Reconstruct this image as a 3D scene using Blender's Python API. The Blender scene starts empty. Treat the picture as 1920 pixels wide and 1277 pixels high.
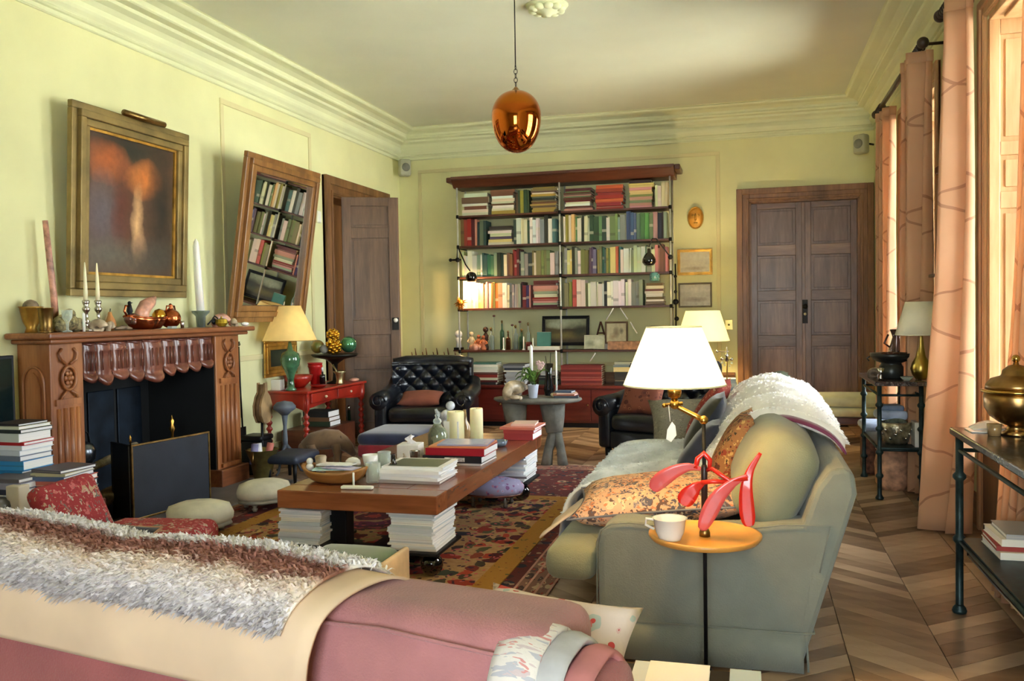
import bpy, math, random
from mathutils import Vector, Matrix, noise
PI = math.pi
S = bpy.context.scene
COL = S.collection
XL, XR, YB, YF, ZC = -4.47, 1.40, 10.86, -2.6, 3.80
# ---------------------------------------------------------------- camera
cam = bpy.data.cameras.new('camera')
camo = bpy.data.objects.new('camera', cam); COL.objects.link(camo); S.camera = camo
cam.sensor_width = 36; cam.lens = 36*1637/1920; cam.clip_start = .05; cam.clip_end = 200
yaw, pit, rol = -0.2658, -0.0315, -0.01656
fw = Vector((math.sin(yaw)*math.cos(pit), math.cos(yaw)*math.cos(pit), math.sin(pit)))
rt = Vector((math.cos(yaw), -math.sin(yaw), 0)); up = rt.cross(fw)
r2 = rt*math.cos(rol)+up*math.sin(rol); u2 = -rt*math.sin(rol)+up*math.cos(rol)
mw = Matrix((r2, u2, -fw)).transposed().to_4x4(); mw.translation = (0, 0, 1.4)
camo.matrix_world = mw
# ---------------------------------------------------------------- sky, sun, daylight, exposure
S.view_settings.view_transform = 'Standard'; S.view_settings.look = 'None'
S.view_settings.gamma = 1; S.view_settings.use_curve_mapping = False
S.view_settings.exposure = 1.65
W = bpy.data.worlds.new('sky'); S.world = W; W.use_nodes = True
_n = W.node_tree.nodes; _l = W.node_tree.links; _n.clear()
_o = _n.new('ShaderNodeOutputWorld'); _b = _n.new('ShaderNodeBackground')
_s = _n.new('ShaderNodeTexSky'); _s.sky_type = 'HOSEK_WILKIE'; _s.turbidity = 3.5; _s.ground_albedo = .4
_s.sun_direction = Vector((.36, -.80, .80)).normalized()
_m = _n.new('ShaderNodeMixRGB'); _m.inputs[0].default_value = .8; _m.inputs[2].default_value = (.90, .95, 1.0, 1)
_l.new(_s.outputs[0], _m.inputs[1]); _l.new(_m.outputs[0], _b.inputs[0]); _b.inputs[1].default_value = 8.5
_l.new(_b.outputs[0], _o.inputs[0])
sun = bpy.data.lights.new('sun', 'SUN'); sun.energy = 25; sun.angle = .02; sun.color = (1, .97, .91)
suno = bpy.data.objects.new('sun', sun); COL.objects.link(suno)
suno.rotation_euler = Vector((-.36, .80, -.80)).to_track_quat('-Z', 'Y').to_euler()
def portal(name, loc, rot, sx, sy):
    l = bpy.data.lights.new(name, 'AREA'); l.shape = 'RECTANGLE'; l.size = sx; l.size_y = sy
    l.cycles.is_portal = True
    o = bpy.data.objects.new(name, l); COL.objects.link(o); o.location = loc; o.rotation_euler = rot
WIN = [(4.45, 5.90), (7.35, 8.90)]      # window openings of the right wall (y range)
WZ0, WZ1 = .50, 3.14
FWIN = [(-1.0, 1.1)]                                 # windows of the wall behind the viewer (x range)
for a, b in WIN: portal('daylight_portal', (XR+.47, (a+b)/2, (WZ0+WZ1)/2), (0, PI/2, 0), WZ1-WZ0, b-a)
for a, b in FWIN: portal('daylight_portal', ((a+b)/2, YF-.47, (WZ0+WZ1)/2), (PI/2, 0, 0), b-a, WZ1-WZ0)
def point(name, loc, energy, color, r=.03):
    l = bpy.data.lights.new(name, 'POINT'); l.energy = energy; l.color = color; l.shadow_soft_size = r
    o = bpy.data.objects.new(name, l); COL.objects.link(o); o.location = loc; return o
S.cycles.use_denoising = True; S.cycles.max_bounces = 9; S.cycles.diffuse_bounces = 6; S.cycles.glossy_bounces = 4
S.cycles.transmission_bounces = 6; S.cycles.transparent_max_bounces = 12; S.cycles.sample_clamp_indirect = 8
S.cycles.caustics_reflective = False; S.cycles.caustics_refractive = False
# ---------------------------------------------------------------- materials
def lin(c):
    r = []
    for v in c[:3]:
        v = v/255; r.append(v/12.92 if v <= .04045 else ((v+.055)/1.055)**2.4)
    return (*r, 1)
MC = {}
def newmat(name):
    m = bpy.data.materials.new(name); m.use_nodes = True; nt = m.node_tree
    return m, nt, nt.nodes['Principled BSDF']
def N(nt, t, **k):
    n = nt.nodes.new(t)
    for a, b in k.items(): setattr(n, a, b)
    return n
def objnoise(nt, scale, detail=3, stretch=(1, 1, 1), space='Object', dist=0):
    tc = N(nt, 'ShaderNodeTexCoord'); mp = N(nt, 'ShaderNodeMapping'); mp.inputs['Scale'].default_value = stretch
    nt.links.new(tc.outputs[space], mp.inputs[0])
    ns = N(nt, 'ShaderNodeTexNoise'); ns.inputs['Scale'].default_value = scale; ns.inputs['Detail'].default_value = detail
    ns.inputs['Distortion'].default_value = dist
    nt.links.new(mp.outputs[0], ns.inputs[0]); return ns, mp
def ramp(nt, src, stops, interp='LINEAR'):
    r = N(nt, 'ShaderNodeValToRGB'); e = r.color_ramp.elements; r.color_ramp.interpolation = interp
    while len(e) < len(stops): e.new(.5)
    for i, (p, c) in enumerate(stops): e[i].position = p; e[i].color = c if len(c) == 4 else lin(c)
    nt.links.new(src, r.inputs[0]); return r
def bump(nt, b, src, strength, dist=.01):
    bp = N(nt, 'ShaderNodeBump'); bp.inputs['Strength'].default_value = strength; bp.inputs['Distance'].default_value = dist
    nt.links.new(src, bp.inputs['Height']); nt.links.new(bp.outputs[0], b.inputs['Normal'])
def mix(nt, f, a, c2, t='MIX'):
    m = N(nt, 'ShaderNodeMixRGB', blend_type=t)
    for i, v in ((0, f), (1, a), (2, c2)):
        if isinstance(v, (float, int)): m.inputs[i].default_value = v
        elif isinstance(v, tuple): m.inputs[i].default_value = v if len(v) == 4 else lin(v)
        else: nt.links.new(v, m.inputs[i])
    return m.outputs[0]
def math_(nt, op, a, b2=None, c=None):
    m = N(nt, 'ShaderNodeMath', operation=op)
    for i, v in ((0, a), (1, b2), (2, c)):
        if v is None: continue
        if isinstance(v, (float, int)): m.inputs[i].default_value = v
        else: nt.links.new(v, m.inputs[i])
    return m.outputs[0]
def dk(c, f): return tuple(max(0, min(255, v*f)) for v in c)
def M(name, col=None, rough=.6, metal=0, var=.12, scale=8, bmp=0, bscale=60, stretch=(1, 1, 1), coat=0, col2=None, sheen=0, spec=None, emit=0, trans=0, sub=0):
    if name in MC: return MC[name]
    m, nt, b = newmat(name); MC[name] = m
    b.inputs['Roughness'].default_value = rough; b.inputs['Metallic'].default_value = metal
    b.inputs['Coat Weight'].default_value = coat; b.inputs['Sheen Weight'].default_value = sheen
    b.inputs['Transmission Weight'].default_value = trans
    if spec is not None: b.inputs['Specular IOR Level'].default_value = spec
    if sub: b.inputs['Subsurface Weight'].default_value = sub; b.inputs['Subsurface Radius'].default_value = (.02, .01, .006)
    if var:
        ns, _ = objnoise(nt, scale, 4, stretch)
        r = ramp(nt, ns.outputs[0], [(.3, dk(col, 1-var)), (.7, col2 or dk(col, 1+var))])
        nt.links.new(r.outputs[0], b.inputs['Base Color'])
        src = r.outputs[0]
    else:
        b.inputs['Base Color'].default_value = lin(col); src = None
    if emit:
        b.inputs['Emission Strength'].default_value = emit
        b.inputs['Emission Color'].default_value = lin(col)
    if bmp:
        n2, _ = objnoise(nt, bscale, 2, stretch); bump(nt, b, n2.outputs[0], bmp)
    return m
def WOOD(name, c1, c2, axis='z', scale=6, rough=.42, coat=.15, bmp=.12):
    if name in MC: return MC[name]
    m, nt, b = newmat(name); MC[name] = m
    st = {'x': (.12, 1, 1), 'y': (1, .12, 1), 'z': (1, 1, .12)}[axis]
    ns, mp = objnoise(nt, scale, 5, st, dist=.6)
    n2, _ = objnoise(nt, scale*9, 3, st)
    f = math_(nt, 'ADD', math_(nt, 'MULTIPLY', ns.outputs[0], .7), math_(nt, 'MULTIPLY', n2.outputs[0], .3))
    r = ramp(nt, f, [(.35, c1), (.5, tuple((a+c)/2 for a, c in zip(c1, c2))), (.66, c2)])
    nt.links.new(r.outputs[0], b.inputs['Base Color']); b.inputs['Roughness'].default_value = rough
    b.inputs['Coat Weight'].default_value = coat; b.inputs['Coat Roughness'].default_value = .25
    bump(nt, b, n2.outputs[0], bmp, .004); return m
def OBJCOL(name, rough=.5, band=True):
    """colour from the object's own viewport colour, a paler title band across the spine"""
    if name in MC: return MC[name]
    m, nt, b = newmat(name); MC[name] = m
    oi = N(nt, 'ShaderNodeObjectInfo'); tc = N(nt, 'ShaderNodeTexCoord'); sp = N(nt, 'ShaderNodeSeparateXYZ')
    nt.links.new(tc.outputs['Generated'], sp.inputs[0])
    c = oi.outputs['Color']
    if band:
        st = math_(nt, 'ADD', math_(nt, 'MULTIPLY', oi.outputs['Random'], .45), .2)
        d = math_(nt, 'ABSOLUTE', math_(nt, 'SUBTRACT', sp.outputs[2], st))
        k = math_(nt, 'MULTIPLY', math_(nt, 'LESS_THAN', d, .055), math_(nt, 'GREATER_THAN', math_(nt, 'FRACT', math_(nt, 'MULTIPLY', oi.outputs['Random'], 31.7)), .45))
        dark = math_(nt, 'GREATER_THAN', math_(nt, 'FRACT', math_(nt, 'MULTIPLY', oi.outputs['Random'], 7.3)), .5)
        bc = mix(nt, dark, (235, 228, 200), (60, 48, 38))
        c = mix(nt, math_(nt, 'MULTIPLY', k, .4), c, bc)
    nt.links.new(c, b.inputs['Base Color']); b.inputs['Roughness'].default_value = rough
    return m
def PATTERN(name, bg, cols, scale=14, size=.32, rough=.9, distort=.35, stretch=(1, 1, 1), bg2=None, space='Object', bmp=.3):
    """irregular motifs of several colours on a ground (woven or printed cloth)"""
    if name in MC: return MC[name]
    m, nt, b = newmat(name); MC[name] = m
    tc = N(nt, 'ShaderNodeTexCoord'); mp = N(nt, 'ShaderNodeMapping'); mp.inputs['Scale'].default_value = stretch
    nt.links.new(tc.outputs[space], mp.inputs[0])
    ns = N(nt, 'ShaderNodeTexNoise'); ns.inputs['Scale'].default_value = scale*1.3; ns.inputs['Detail'].default_value = 2
    nt.links.new(mp.outputs[0], ns.inputs[0])
    v = mix(nt, distort*.12, mp.outputs[0], ns.outputs[1], 'ADD')
    base = bg if bg2 is None else None
    c = None
    for k, (sc, sz) in enumerate(((scale, size), (scale*2.1, size*.8))):
        vo = N(nt, 'ShaderNodeTexVoronoi'); vo.inputs['Scale'].default_value = sc; nt.links.new(v, vo.inputs['Vector'])
        sp = N(nt, 'ShaderNodeSeparateColor'); nt.links.new(vo.outputs['Color'], sp.inputs[0])
        n = len(cols); r = ramp(nt, sp.outputs[0], [(i/n, cc) for i, cc in enumerate(cols)], 'CONSTANT')
        mask = math_(nt, 'LESS_THAN', vo.outputs['Distance'], sz)
        ring = math_(nt, 'LESS_THAN', vo.outputs['Distance'], sz*.45)
        r2_ = ramp(nt, sp.outputs[1], [(i/n, cc) for i, cc in enumerate(cols)], 'CONSTANT')
        mc = mix(nt, ring, r.outputs[0], r2_.outputs[0])
        c = mix(nt, mask, bg if c is None else c, mc)
    nt.links.new(c, b.inputs['Base Color']); b.inputs['Roughness'].default_value = rough
    n3, _ = objnoise(nt, 90, 2); bump(nt, b, n3.outputs[0], bmp, .004)
    return m
def GLASS(name, col, rough=.03, alpha=.25):
    """thin-walled glass: tinted transparency, fresnel reflection, a little body"""
    if name in MC: return MC[name]
    m, nt, b = newmat(name); MC[name] = m; out = nt.nodes['Material Output']
    b.inputs['Base Color'].default_value = lin(col); b.inputs['Roughness'].default_value = rough; b.inputs['Coat Weight'].default_value = .5
    t = N(nt, 'ShaderNodeBsdfTransparent'); t.inputs[0].default_value = lin(col)
    lw = N(nt, 'ShaderNodeLayerWeight'); lw.inputs[0].default_value = .35
    mx = N(nt, 'ShaderNodeMixShader'); f = math_(nt, 'ADD', math_(nt, 'MULTIPLY', lw.outputs[1], .75), alpha*.6)
    nt.links.new(f, mx.inputs[0]); nt.links.new(t.outputs[0], mx.inputs[1]); nt.links.new(b.outputs[0], mx.inputs[2]); nt.links.new(mx.outputs[0], out.inputs[0])
    return m
# ---------------------------------------------------------------- mesh builder
class MB:
    def __init__(s): s.v = []; s.f = []; s.s = []; s.m = []
    def add(s, v, f, smooth=False, mi=0, T=None):
        n = len(s.v); s.v += [tuple(T @ Vector(p)) if T else tuple(p) for p in v]
        for q in f: s.f.append([i+n for i in q]); s.s.append(smooth); s.m.append(mi)
        return s
    def box(s, x0, x1, y0, y1, z0, z1, mi=0, T=None):
        v = [(x, y, z) for z in (z0, z1) for y in (y0, y1) for x in (x0, x1)]
        return s.add(v, [(0, 2, 3, 1), (4, 5, 7, 6), (0, 1, 5, 4), (2, 6, 7, 3), (0, 4, 6, 2), (1, 3, 7, 5)], False, mi, T)
    def lathe(s, prof, c=(0, 0, 0), n=20, mi=0, T=None, smooth=True, a0=0, sy=1):
        v = []; f = []; k = len(prof)
        for i in range(n):
            a = 2*PI*i/n+a0
            for r, z in prof: v.append((c[0]+r*math.cos(a), c[1]+r*math.sin(a)*sy, c[2]+z))
        for i in range(n):
            j = (i+1) % n
            for q in range(k-1): f.append((i*k+q, j*k+q, j*k+q+1, i*k+q+1))
        s.add(v, f, smooth, mi, T)
        for q, rv in ((0, True), (k-1, False)):
            if prof[q][0] > 1e-4:
                fc = [i*k+q for i in range(n)]; o = len(s.v)-len(v)
                if rv: fc.reverse()
                s.f.append([i+o for i in fc]); s.s.append(False); s.m.append(mi)
        return s
    def tube(s, pts, r, n=8, mi=0, T=None, closed=False):
        pts = [Vector(p) for p in pts]; k = len(pts); rr = r if isinstance(r, (list, tuple)) else [r]*k
        v = []; f = []; ref = Vector((0, 0, 1)); prev = None
        for i, p in enumerate(pts):
            a = pts[i-1] if (i > 0 or closed) else p; b = pts[(i+1) % k] if (i < k-1 or closed) else p
            t = (b-a).normalized()
            if prev is None:
                ref = Vector((0, 0, 1)) if abs(t.z) < .9 else Vector((1, 0, 0)); u = t.cross(ref).normalized()
            else: u = (prev-t*prev.dot(t)).normalized()
            prev = u; w = t.cross(u)
            for j in range(n):
                an = 2*PI*j/n; v.append(p+(u*math.cos(an)+w*math.sin(an))*rr[i])
        for i in range(k if closed else k-1):
            i2 = (i+1) % k
            for j in range(n): j2 = (j+1) % n; f.append((i*n+j, i*n+j2, i2*n+j2, i2*n+j))
        if not closed: f.append(tuple(reversed(range(n)))); f.append(tuple((k-1)*n+j for j in range(n)))
        return s.add(v, f, True, mi, T)
    def prism(s, poly, a, b, ax='y', mi=0, T=None, smooth=False):
        """polygon (2D, counter clockwise) extruded from a to b along ax"""
        n = len(poly)
        def P(p, d): return {'x': (d, p[0], p[1]), 'y': (p[0], d, p[1]), 'z': (p[0], p[1], d)}[ax]
        v = [P(p, a) for p in poly]+[P(p, b) for p in poly]
        f = [tuple(range(n)), tuple(range(2*n-1, n-1, -1))]
        s.add(v, f, False, mi, T); o = len(s.v)-2*n
        for i in range(n):
            j = (i+1) % n; s.f.append([o+i, o+n+i, o+n+j, o+j]); s.s.append(smooth); s.m.append(mi)
        return s
    def grid(s, fn, nu, nv, mi=0, T=None, smooth=True, mif=None):
        v = [fn(i/nu, j/nv) for i in range(nu+1) for j in range(nv+1)]
        f = [(i*(nv+1)+j, (i+1)*(nv+1)+j, (i+1)*(nv+1)+j+1, i*(nv+1)+j+1) for i in range(nu) for j in range(nv)]
        k = len(s.m); s.add(v, f, smooth, mi, T)
        if mif:
            q = 0
            for i in range(nu):
                for j in range(nv): s.m[k+q] = mif((i+.5)/nu, (j+.5)/nv); q += 1
        return s
    def rbox(s, x0, x1, y0, y1, z0, z1, r, seg=4, mi=0, T=None, puff=0, nz=0, wob=0):
        """box with rounded edges, optionally puffed like a cushion"""
        c = Vector(((x0+x1)/2, (y0+y1)/2, (z0+z1)/2)); h = Vector((abs(x1-x0)/2, abs(y1-y0)/2, abs(z1-z0)/2))
        def ticks(hh):
            rr = min(r, hh*.98); t = [-hh, -hh+rr*.12, -hh+rr*.45, -hh+rr]
            for i in range(1, seg): t.append(-hh+rr+(2*hh-2*rr)*i/seg)
            t += [hh-rr, hh-rr*.45, hh-rr*.12, hh]; return t
        tk = [ticks(v) for v in h]
        def mp(p):
            p = Vector(p); q = Vector(tuple(max(-h[i]+min(r, h[i]*.98), min(h[i]-min(r, h[i]*.98), p[i])) for i in range(3)))
            d = p-q; rad = max(abs(d.x), abs(d.y), abs(d.z))
            if d.length > 1e-9:
                rs = Vector(tuple(min(r, h[i]*.98) for i in range(3)))
                dn = Vector((d.x/rs.x, d.y/rs.y, d.z/rs.z)); m_ = max(abs(dn.x), abs(dn.y), abs(dn.z)); dn = dn.normalized()*m_
                p = q+Vector((dn.x*rs.x, dn.y*rs.y, dn.z*rs.z))
            if puff:
                u = [p[i]/h[i] for i in range(3)]
                k = 1+puff*(1-u[0]**2)*(1-u[1]**2) if h.z <= min(h.x, h.y) else (1+puff*(1-u[1]**2)*(1-u[2]**2) if h.x <= h.y else 1+puff*(1-u[0]**2)*(1-u[2]**2))
                i = 2 if h.z <= min(h.x, h.y) else (0 if h.x <= h.y else 1)
                p[i] *= k
            if wob:
                n_ = noise.noise_vector((p+c)*3.1); p = p+n_*wob
            return p+c
        for a in range(3):
            b, d = (a+1) % 3, (a+2) % 3
            for sgn in (-1, 1):
                nb, nd = len(tk[b])-1, len(tk[d])-1
                v = []
                for i in range(nb+1):
                    for j in range(nd+1):
                        p = [0, 0, 0]; p[a] = h[a]*sgn; p[b] = tk[b][i]; p[d] = tk[d][j]; v.append(mp(p))
                f = []
                for i in range(nb):
                    for j in range(nd):
                        q = (i*(nd+1)+j, (i+1)*(nd+1)+j, (i+1)*(nd+1)+j+1, i*(nd+1)+j+1)
                        f.append(q if sgn > 0 else q[::-1])
                s.add(v, f, True, mi, T)
        s.weld = True
        return s
    def pillow(s, w, h, t, mi=0, T=None, n=14, back=None, pinch=.10):
        """square pillow in the xy plane with pinched corners, thickness along z"""
        for sg in (1, -1):
            def fn(a, b):
                u, v = a*2-1, b*2-1
                e = (1-abs(u)**2.6)*(1-abs(v)**2.6); z = sg*t/2*max(e, 0)**.45
                k = 1-pinch*(1-v*v)*(abs(u)**3); l = 1-pinch*(1-u*u)*(abs(v)**3)
                nn = noise.noise((u*1.7+w*9, v*1.7, sg*3.3))*.03
                return (u*w/2*k, v*h/2*l, z*(1+nn*3))
            k0 = len(s.f); s.grid(fn, n, n, mi if sg > 0 else (mi if back is None else back), T)
            if sg < 0:
                for q in range(k0, len(s.f)): s.f[q].reverse()
        s.weld = True
        return s
    def ball(s, c, r, n=14, mi=0, T=None, sc=(1, 1, 1)):
        pr = [(math.sin(PI*i/n)*r if 0 < i < n else 0.0, -math.cos(PI*i/n)*r*sc[2]) for i in range(n+1)]
        k0 = len(s.v); s.lathe(pr, (0, 0, 0), n+4, mi)
        for q in range(k0, len(s.v)):
            x, y, z = s.v[q]; p = Vector((x*sc[0], y*sc[1], z))+Vector(c); s.v[q] = tuple(T @ p) if T else tuple(p)
        return s
    def mesh(s, name):
        me = bpy.data.meshes.new(name); me.from_pydata([tuple(p) for p in s.v], [], s.f)
        me.polygons.foreach_set('use_smooth', s.s); me.polygons.foreach_set('material_index', s.m); me.update()
        return me
def link(o, parent=None):
    COL.objects.link(o)
    if parent is not None: o.parent = parent
    return o
def obj(name, mb, mat, parent=None, loc=None, bev=0, sub=0, solid=0, weld=None, label=None, kind=None, rot=None, smooth_bev=False, T=None):
    me = mb.mesh(name) if isinstance(mb, MB) else mb
    if isinstance(mb, MB):
        for m_ in (mat if isinstance(mat, (list, tuple)) else [mat]): me.materials.append(m_)
        if getattr(mb, 'weld', False) or weld:
            import bmesh
            b = bmesh.new(); b.from_mesh(me); bmesh.ops.remove_doubles(b, verts=b.verts, dist=1e-5); b.to_mesh(me); b.free()
    o = bpy.data.objects.new(name, me); link(o, parent)
    if loc: o.location = loc
    if rot: o.rotation_euler = rot
    if bev:
        md = o.modifiers.new('bevel', 'BEVEL'); md.width = bev; md.segments = 2; md.limit_method = 'ANGLE'; md.harden_normals = False
    if solid:
        md = o.modifiers.new('thick', 'SOLIDIFY'); md.thickness = solid; md.offset = 0
    if sub:
        md = o.modifiers.new('sub', 'SUBSURF'); md.levels = sub; md.render_levels = sub
    if label: o['label'] = label
    if kind: o['kind'] = kind
    return o
def tag(o, label, cat, group=None):
    o['label'] = label; o['category'] = cat
    if group: o['group'] = group
    return o
def thing(name, label, cat, loc=(0, 0, 0), rz=0, group=None):
    o = bpy.data.objects.new(name, None); o.empty_display_size = .1; COL.objects.link(o)
    o.location = loc; o.rotation_euler = (0, 0, rz); return tag(o, label, cat, group)
def one(name, label, cat, mb, mat, loc=(0, 0, 0), rz=0, group=None, **k):
    o = obj(name, mb, mat, None, loc, **k); o.rotation_euler = (0, 0, rz); return tag(o, label, cat, group)
def struct(name, mb, mat, **k): return obj(name, mb, mat, kind='structure', **k)
def copy_thing(o, loc, rz=None, label=None, scale=None):
    c = o.copy(); COL.objects.link(c); c.location = loc
    if rz is not None: c.rotation_euler = (0, 0, rz)
    if scale: c.scale = scale
    if label: c['label'] = label
    for ch in list(o.children):
        d = ch.copy(); COL.objects.link(d); d.parent = c
        for g in list(ch.children):
            e = g.copy(); COL.objects.link(e); e.parent = d
    return c
RX = lambda a: Matrix.Rotation(a, 4, 'X')
RY = lambda a: Matrix.Rotation(a, 4, 'Y')
RZ = lambda a: Matrix.Rotation(a, 4, 'Z')
TR = lambda x, y, z: Matrix.Translation((x, y, z))
ORD = ['first', 'second', 'third', 'fourth', 'fifth', 'sixth', 'seventh', 'eighth', 'ninth', 'tenth', 'eleventh', 'twelfth', 'thirteenth', 'fourteenth', 'fifteenth', 'sixteenth', 'seventeenth', 'eighteenth', 'nineteenth', 'twentieth'] + ['twenty-'+w for w in ('first', 'second', 'third', 'fourth', 'fifth', 'sixth', 'seventh', 'eighth', 'ninth')] + ['thirtieth'] + ['thirty-'+w for w in ('first', 'second', 'third', 'fourth', 'fifth', 'sixth', 'seventh', 'eighth', 'ninth')] + ['fortieth']
# ================================================================ setting
WALL = M('plaster_wall', (222, 221, 172), .85, var=.03, scale=1.5, bmp=.05, bscale=40)
CEIL = M('plaster_ceiling', (220, 222, 202), .9, var=.02, scale=1.2)
CORN = M('plaster_cornice', (222, 225, 190), .8, var=.02, scale=2)
MLD = M('painted_moulding', (216, 208, 160), .8, var=.02, scale=2)
DOORW = WOOD('door_oak', (92, 66, 52), (146, 112, 92), 'z', 5, .42, .2)
DOORH = WOOD('door_oak_rails', (98, 70, 54), (150, 116, 94), 'x', 5, .42, .2)
CASE = WOOD('casing_oak', (96, 62, 32), (146, 102, 62), 'z', 5, .5, .1)
LEAFW = WOOD('open_door_oak', (80, 54, 34), (124, 90, 62), 'z', 5, .42, .2)
SHUT = WOOD('reveal_honey_oak', (190, 146, 98), (230, 190, 142), 'z', 4, .45, .15)
PLANK = None
def plank_mat():
    m, nt, b = newmat('parquet_oak')
    ns, mp = objnoise(nt, 7, 4, (.18, 1, 1)); oi = N(nt, 'ShaderNodeObjectInfo'); ge = N(nt, 'ShaderNodeNewGeometry')
    rnd = math_(nt, 'FRACT', math_(nt, 'ADD', math_(nt, 'MULTIPLY', oi.outputs['Random'], 3.7), math_(nt, 'MULTIPLY', ge.outputs['Random Per Island'], 5.1)))
    f = math_(nt, 'ADD', math_(nt, 'MULTIPLY', rnd, .55), math_(nt, 'MULTIPLY', ns.outputs[0], .5))
    r = ramp(nt, f, [(.2, (108, 84, 64)), (.5, (158, 130, 104)), (.85, (200, 172, 142))])
    nt.links.new(r.outputs[0], b.inputs['Base Color']); b.inputs['Roughness'].default_value = .27
    b.inputs['Coat Weight'].default_value = .15; b.inputs['Coat Roughness'].default_value = .3
    n2, _ = objnoise(nt, 14, 3); bump(nt, b, n2.outputs[0], .25, .01); return m
PLANK = plank_mat()
fl = struct('floor', MB().box(XL-.4, XR+.55, YF, YB+.3, -.12, -.014), M('floor_base', (40, 26, 16), .8))
# chevron parquet: columns .371 wide, boards cut at 45 degrees
CWD, PW = .3715, .118
pm = {}
for sg in (1, -1):
    for d in (0,):
        g = .0018
        a = [(g, g), (CWD-g, CWD*.8*sg+g), (CWD-g, CWD*.8*sg+PW-g), (g, PW-g)]
        mb = MB().prism(a, -.013, 0, 'z'); pm[sg] = mb.mesh('plank'); pm[sg].materials.append(PLANK)
rest = MB(); c0 = 1.115
for k in range(0, 16):
    x = c0-CWD*(k+1); sg = 1 if k % 2 == 0 else -1
    if x < XL-.3: break
    nrow = int((YB-YF)/PW)
    for j in range(-4, nrow+4):
        y = YF+j*PW+(0 if sg > 0 else CWD*.8)
        if y < YF or y+CWD > YB+.3: 
            if y < YF-.3 or y > YB+.2: continue
        if k < 4 and 2.7 < y < 7.9:
            o = bpy.data.objects.new('plank', pm[sg]); link(o, fl); o.location = (x, y, 0)
        else:
            if -4.3 < x and -1.9 < y < 2.2: pass
            a = [(x+.0018, y), (x+CWD-.0018, y+CWD*.8*sg), (x+CWD-.0018, y+CWD*.8*sg+PW-.0036), (x+.0018, y+PW-.0036)]
            a = [(max(p[0], XL), min(max(p[1], YF), YB)) for p in a]
            rest.prism(a, -.013, 0, 'z')
obj('planks', rest, PLANK, fl, kind='stuff')
for j in range(7):
    bm_ = MB().box(1.1175, 1.256, YF+j*1.95, YF+j*1.95+1.946, -.013, 0).box(1.259, 1.398, YF+j*1.95-.8 if j else YF, YF+j*1.95+1.14, -.013, 0)
    obj('border_board', bm_, PLANK, fl)
# walls
y1, y2, z1, z2 = 4.78, 6.26, 0, 1.02                               # hole of the hearth in the left wall
dy1, dy2, dz = 8.86, 10.2, 2.74                                    # doorway of the left wall
wl = MB()
for a, b, c, d in ((YF-.5, y1, -.1, ZC), (y1, y2, z2, ZC), (y2, dy1, -.1, ZC), (dy1, dy2, dz, ZC), (dy2, YB+.5, -.1, ZC)): wl.box(XL-.3, XL, a, b, c, d)
wl.box(XL-.62, XL-.5, YF-.5, YB+.5, -.2, ZC); struct('wall_left', wl, WALL)  # outer sheet added out of view to keep daylight from leaking in
bx1, bx2, bz = .01, 1.24, 2.68
wb = MB().box(XL, bx1, YB, YB+.3, -.1, ZC).box(bx1, bx2, YB, YB+.3, bz, ZC).box(bx2, XR, YB, YB+.3, -.1, ZC)
wb.box(XL-.5, XR+.5, YB+.3, YB+.4, -.2, ZC); struct('wall_back', wb, WALL)  # last box: unseen backing added to block light leaking under the double door
wr = MB(); prev = YF-.5
for a, b in WIN:
    wr.box(XR, XR+.5, prev, a, -.1, ZC); wr.box(XR, XR+.5, a, b, -.1, WZ0).box(XR, XR+.5, a, b, WZ1, ZC); prev = b
wr.box(XR, XR+.5, prev, YB+.5, -.1, ZC)
struct('wall_right', wr, WALL)
wf = MB(); prev = XL
for a, b in FWIN:
    wf.box(prev, a, YF-.5, YF, -.1, ZC); wf.box(a, b, YF-.5, YF, -.1, WZ0).box(a, b, YF-.5, YF, WZ1, ZC); prev = b
wf.box(prev, XR, YF-.5, YF, -.1, ZC)
struct('wall_front', wf, WALL)
struct('ceiling', MB().box(XL-.3, XR+.5, YF-.5, YB+.3, ZC, ZC+.25), CEIL)
# cornice
def ring(prof, x0, x1, ya, yb, mat, name):
    mb = MB(); n = len(prof)
    for d, z in prof: mb.v += [(x0+d, ya+d, z), (x1-d, ya+d, z), (x1-d, yb-d, z), (x0+d, yb-d, z)]
    for i in range(n-1):
        for j in range(4):
            k = (j+1) % 4; mb.f.append([i*4+j, (i+1)*4+j, (i+1)*4+k, i*4+k]); mb.s.append(False); mb.m.append(0)
    return struct(name, mb, mat)
ring([(0, 3.43), (.014, 3.43), (.02, 3.437), (.014, 3.444), (.003, 3.446), (.003, 3.475), (.022, 3.48), (.03, 3.49), (.022, 3.50), (.03, 3.51), (.05, 3.53), (.06, 3.55), (.062, 3.56), (.03, 3.565), (.04, 3.60), (.07, 3.63), (.12, 3.65), (.125, 3.675), (.19, 3.68), (.20, 3.69), (.20, 3.705), (.185, 3.71), (.20, 3.735), (.25, 3.757), (.32, 3.765), (.33, 3.77), (.34, 3.782), (.335, 3.795), (.35, 3.80)], XL, XR, YF, YB, CORN, 'trim_1')
def mould(name, ax, w, a0, a1, b0, b1, wd=.035, d=.013, m=None):
    """thin rectangular moulding on a wall; ax: wall axis, w: wall position, inward sign in d"""
    mb = MB()
    for (p, q, r, s_) in ((a0, a1, b1-wd, b1), (a0, a1, b0, b0+wd), (a0, a0+wd, b0+wd, b1-wd), (a1-wd, a1, b0+wd, b1-wd)):
        if ax == 'x': mb.box(min(w, w+d), max(w, w+d), p, q, r, s_)
        else: mb.box(p, q, min(w, w+d), max(w, w+d), r, s_)
    return struct(name, mb, m or MLD, bev=.004)
mould('trim_2', 'x', XL, 6.78, 8.42, 1.0, 3.33, .05)
#mould('trim_3', 'x', XL, 4.62, 6.5, 1.35, 3.33, .04, .006)
mould('trim_4', 'y', YB, -4.2, -.33, .72, 3.30, .045, -.013)
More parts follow.
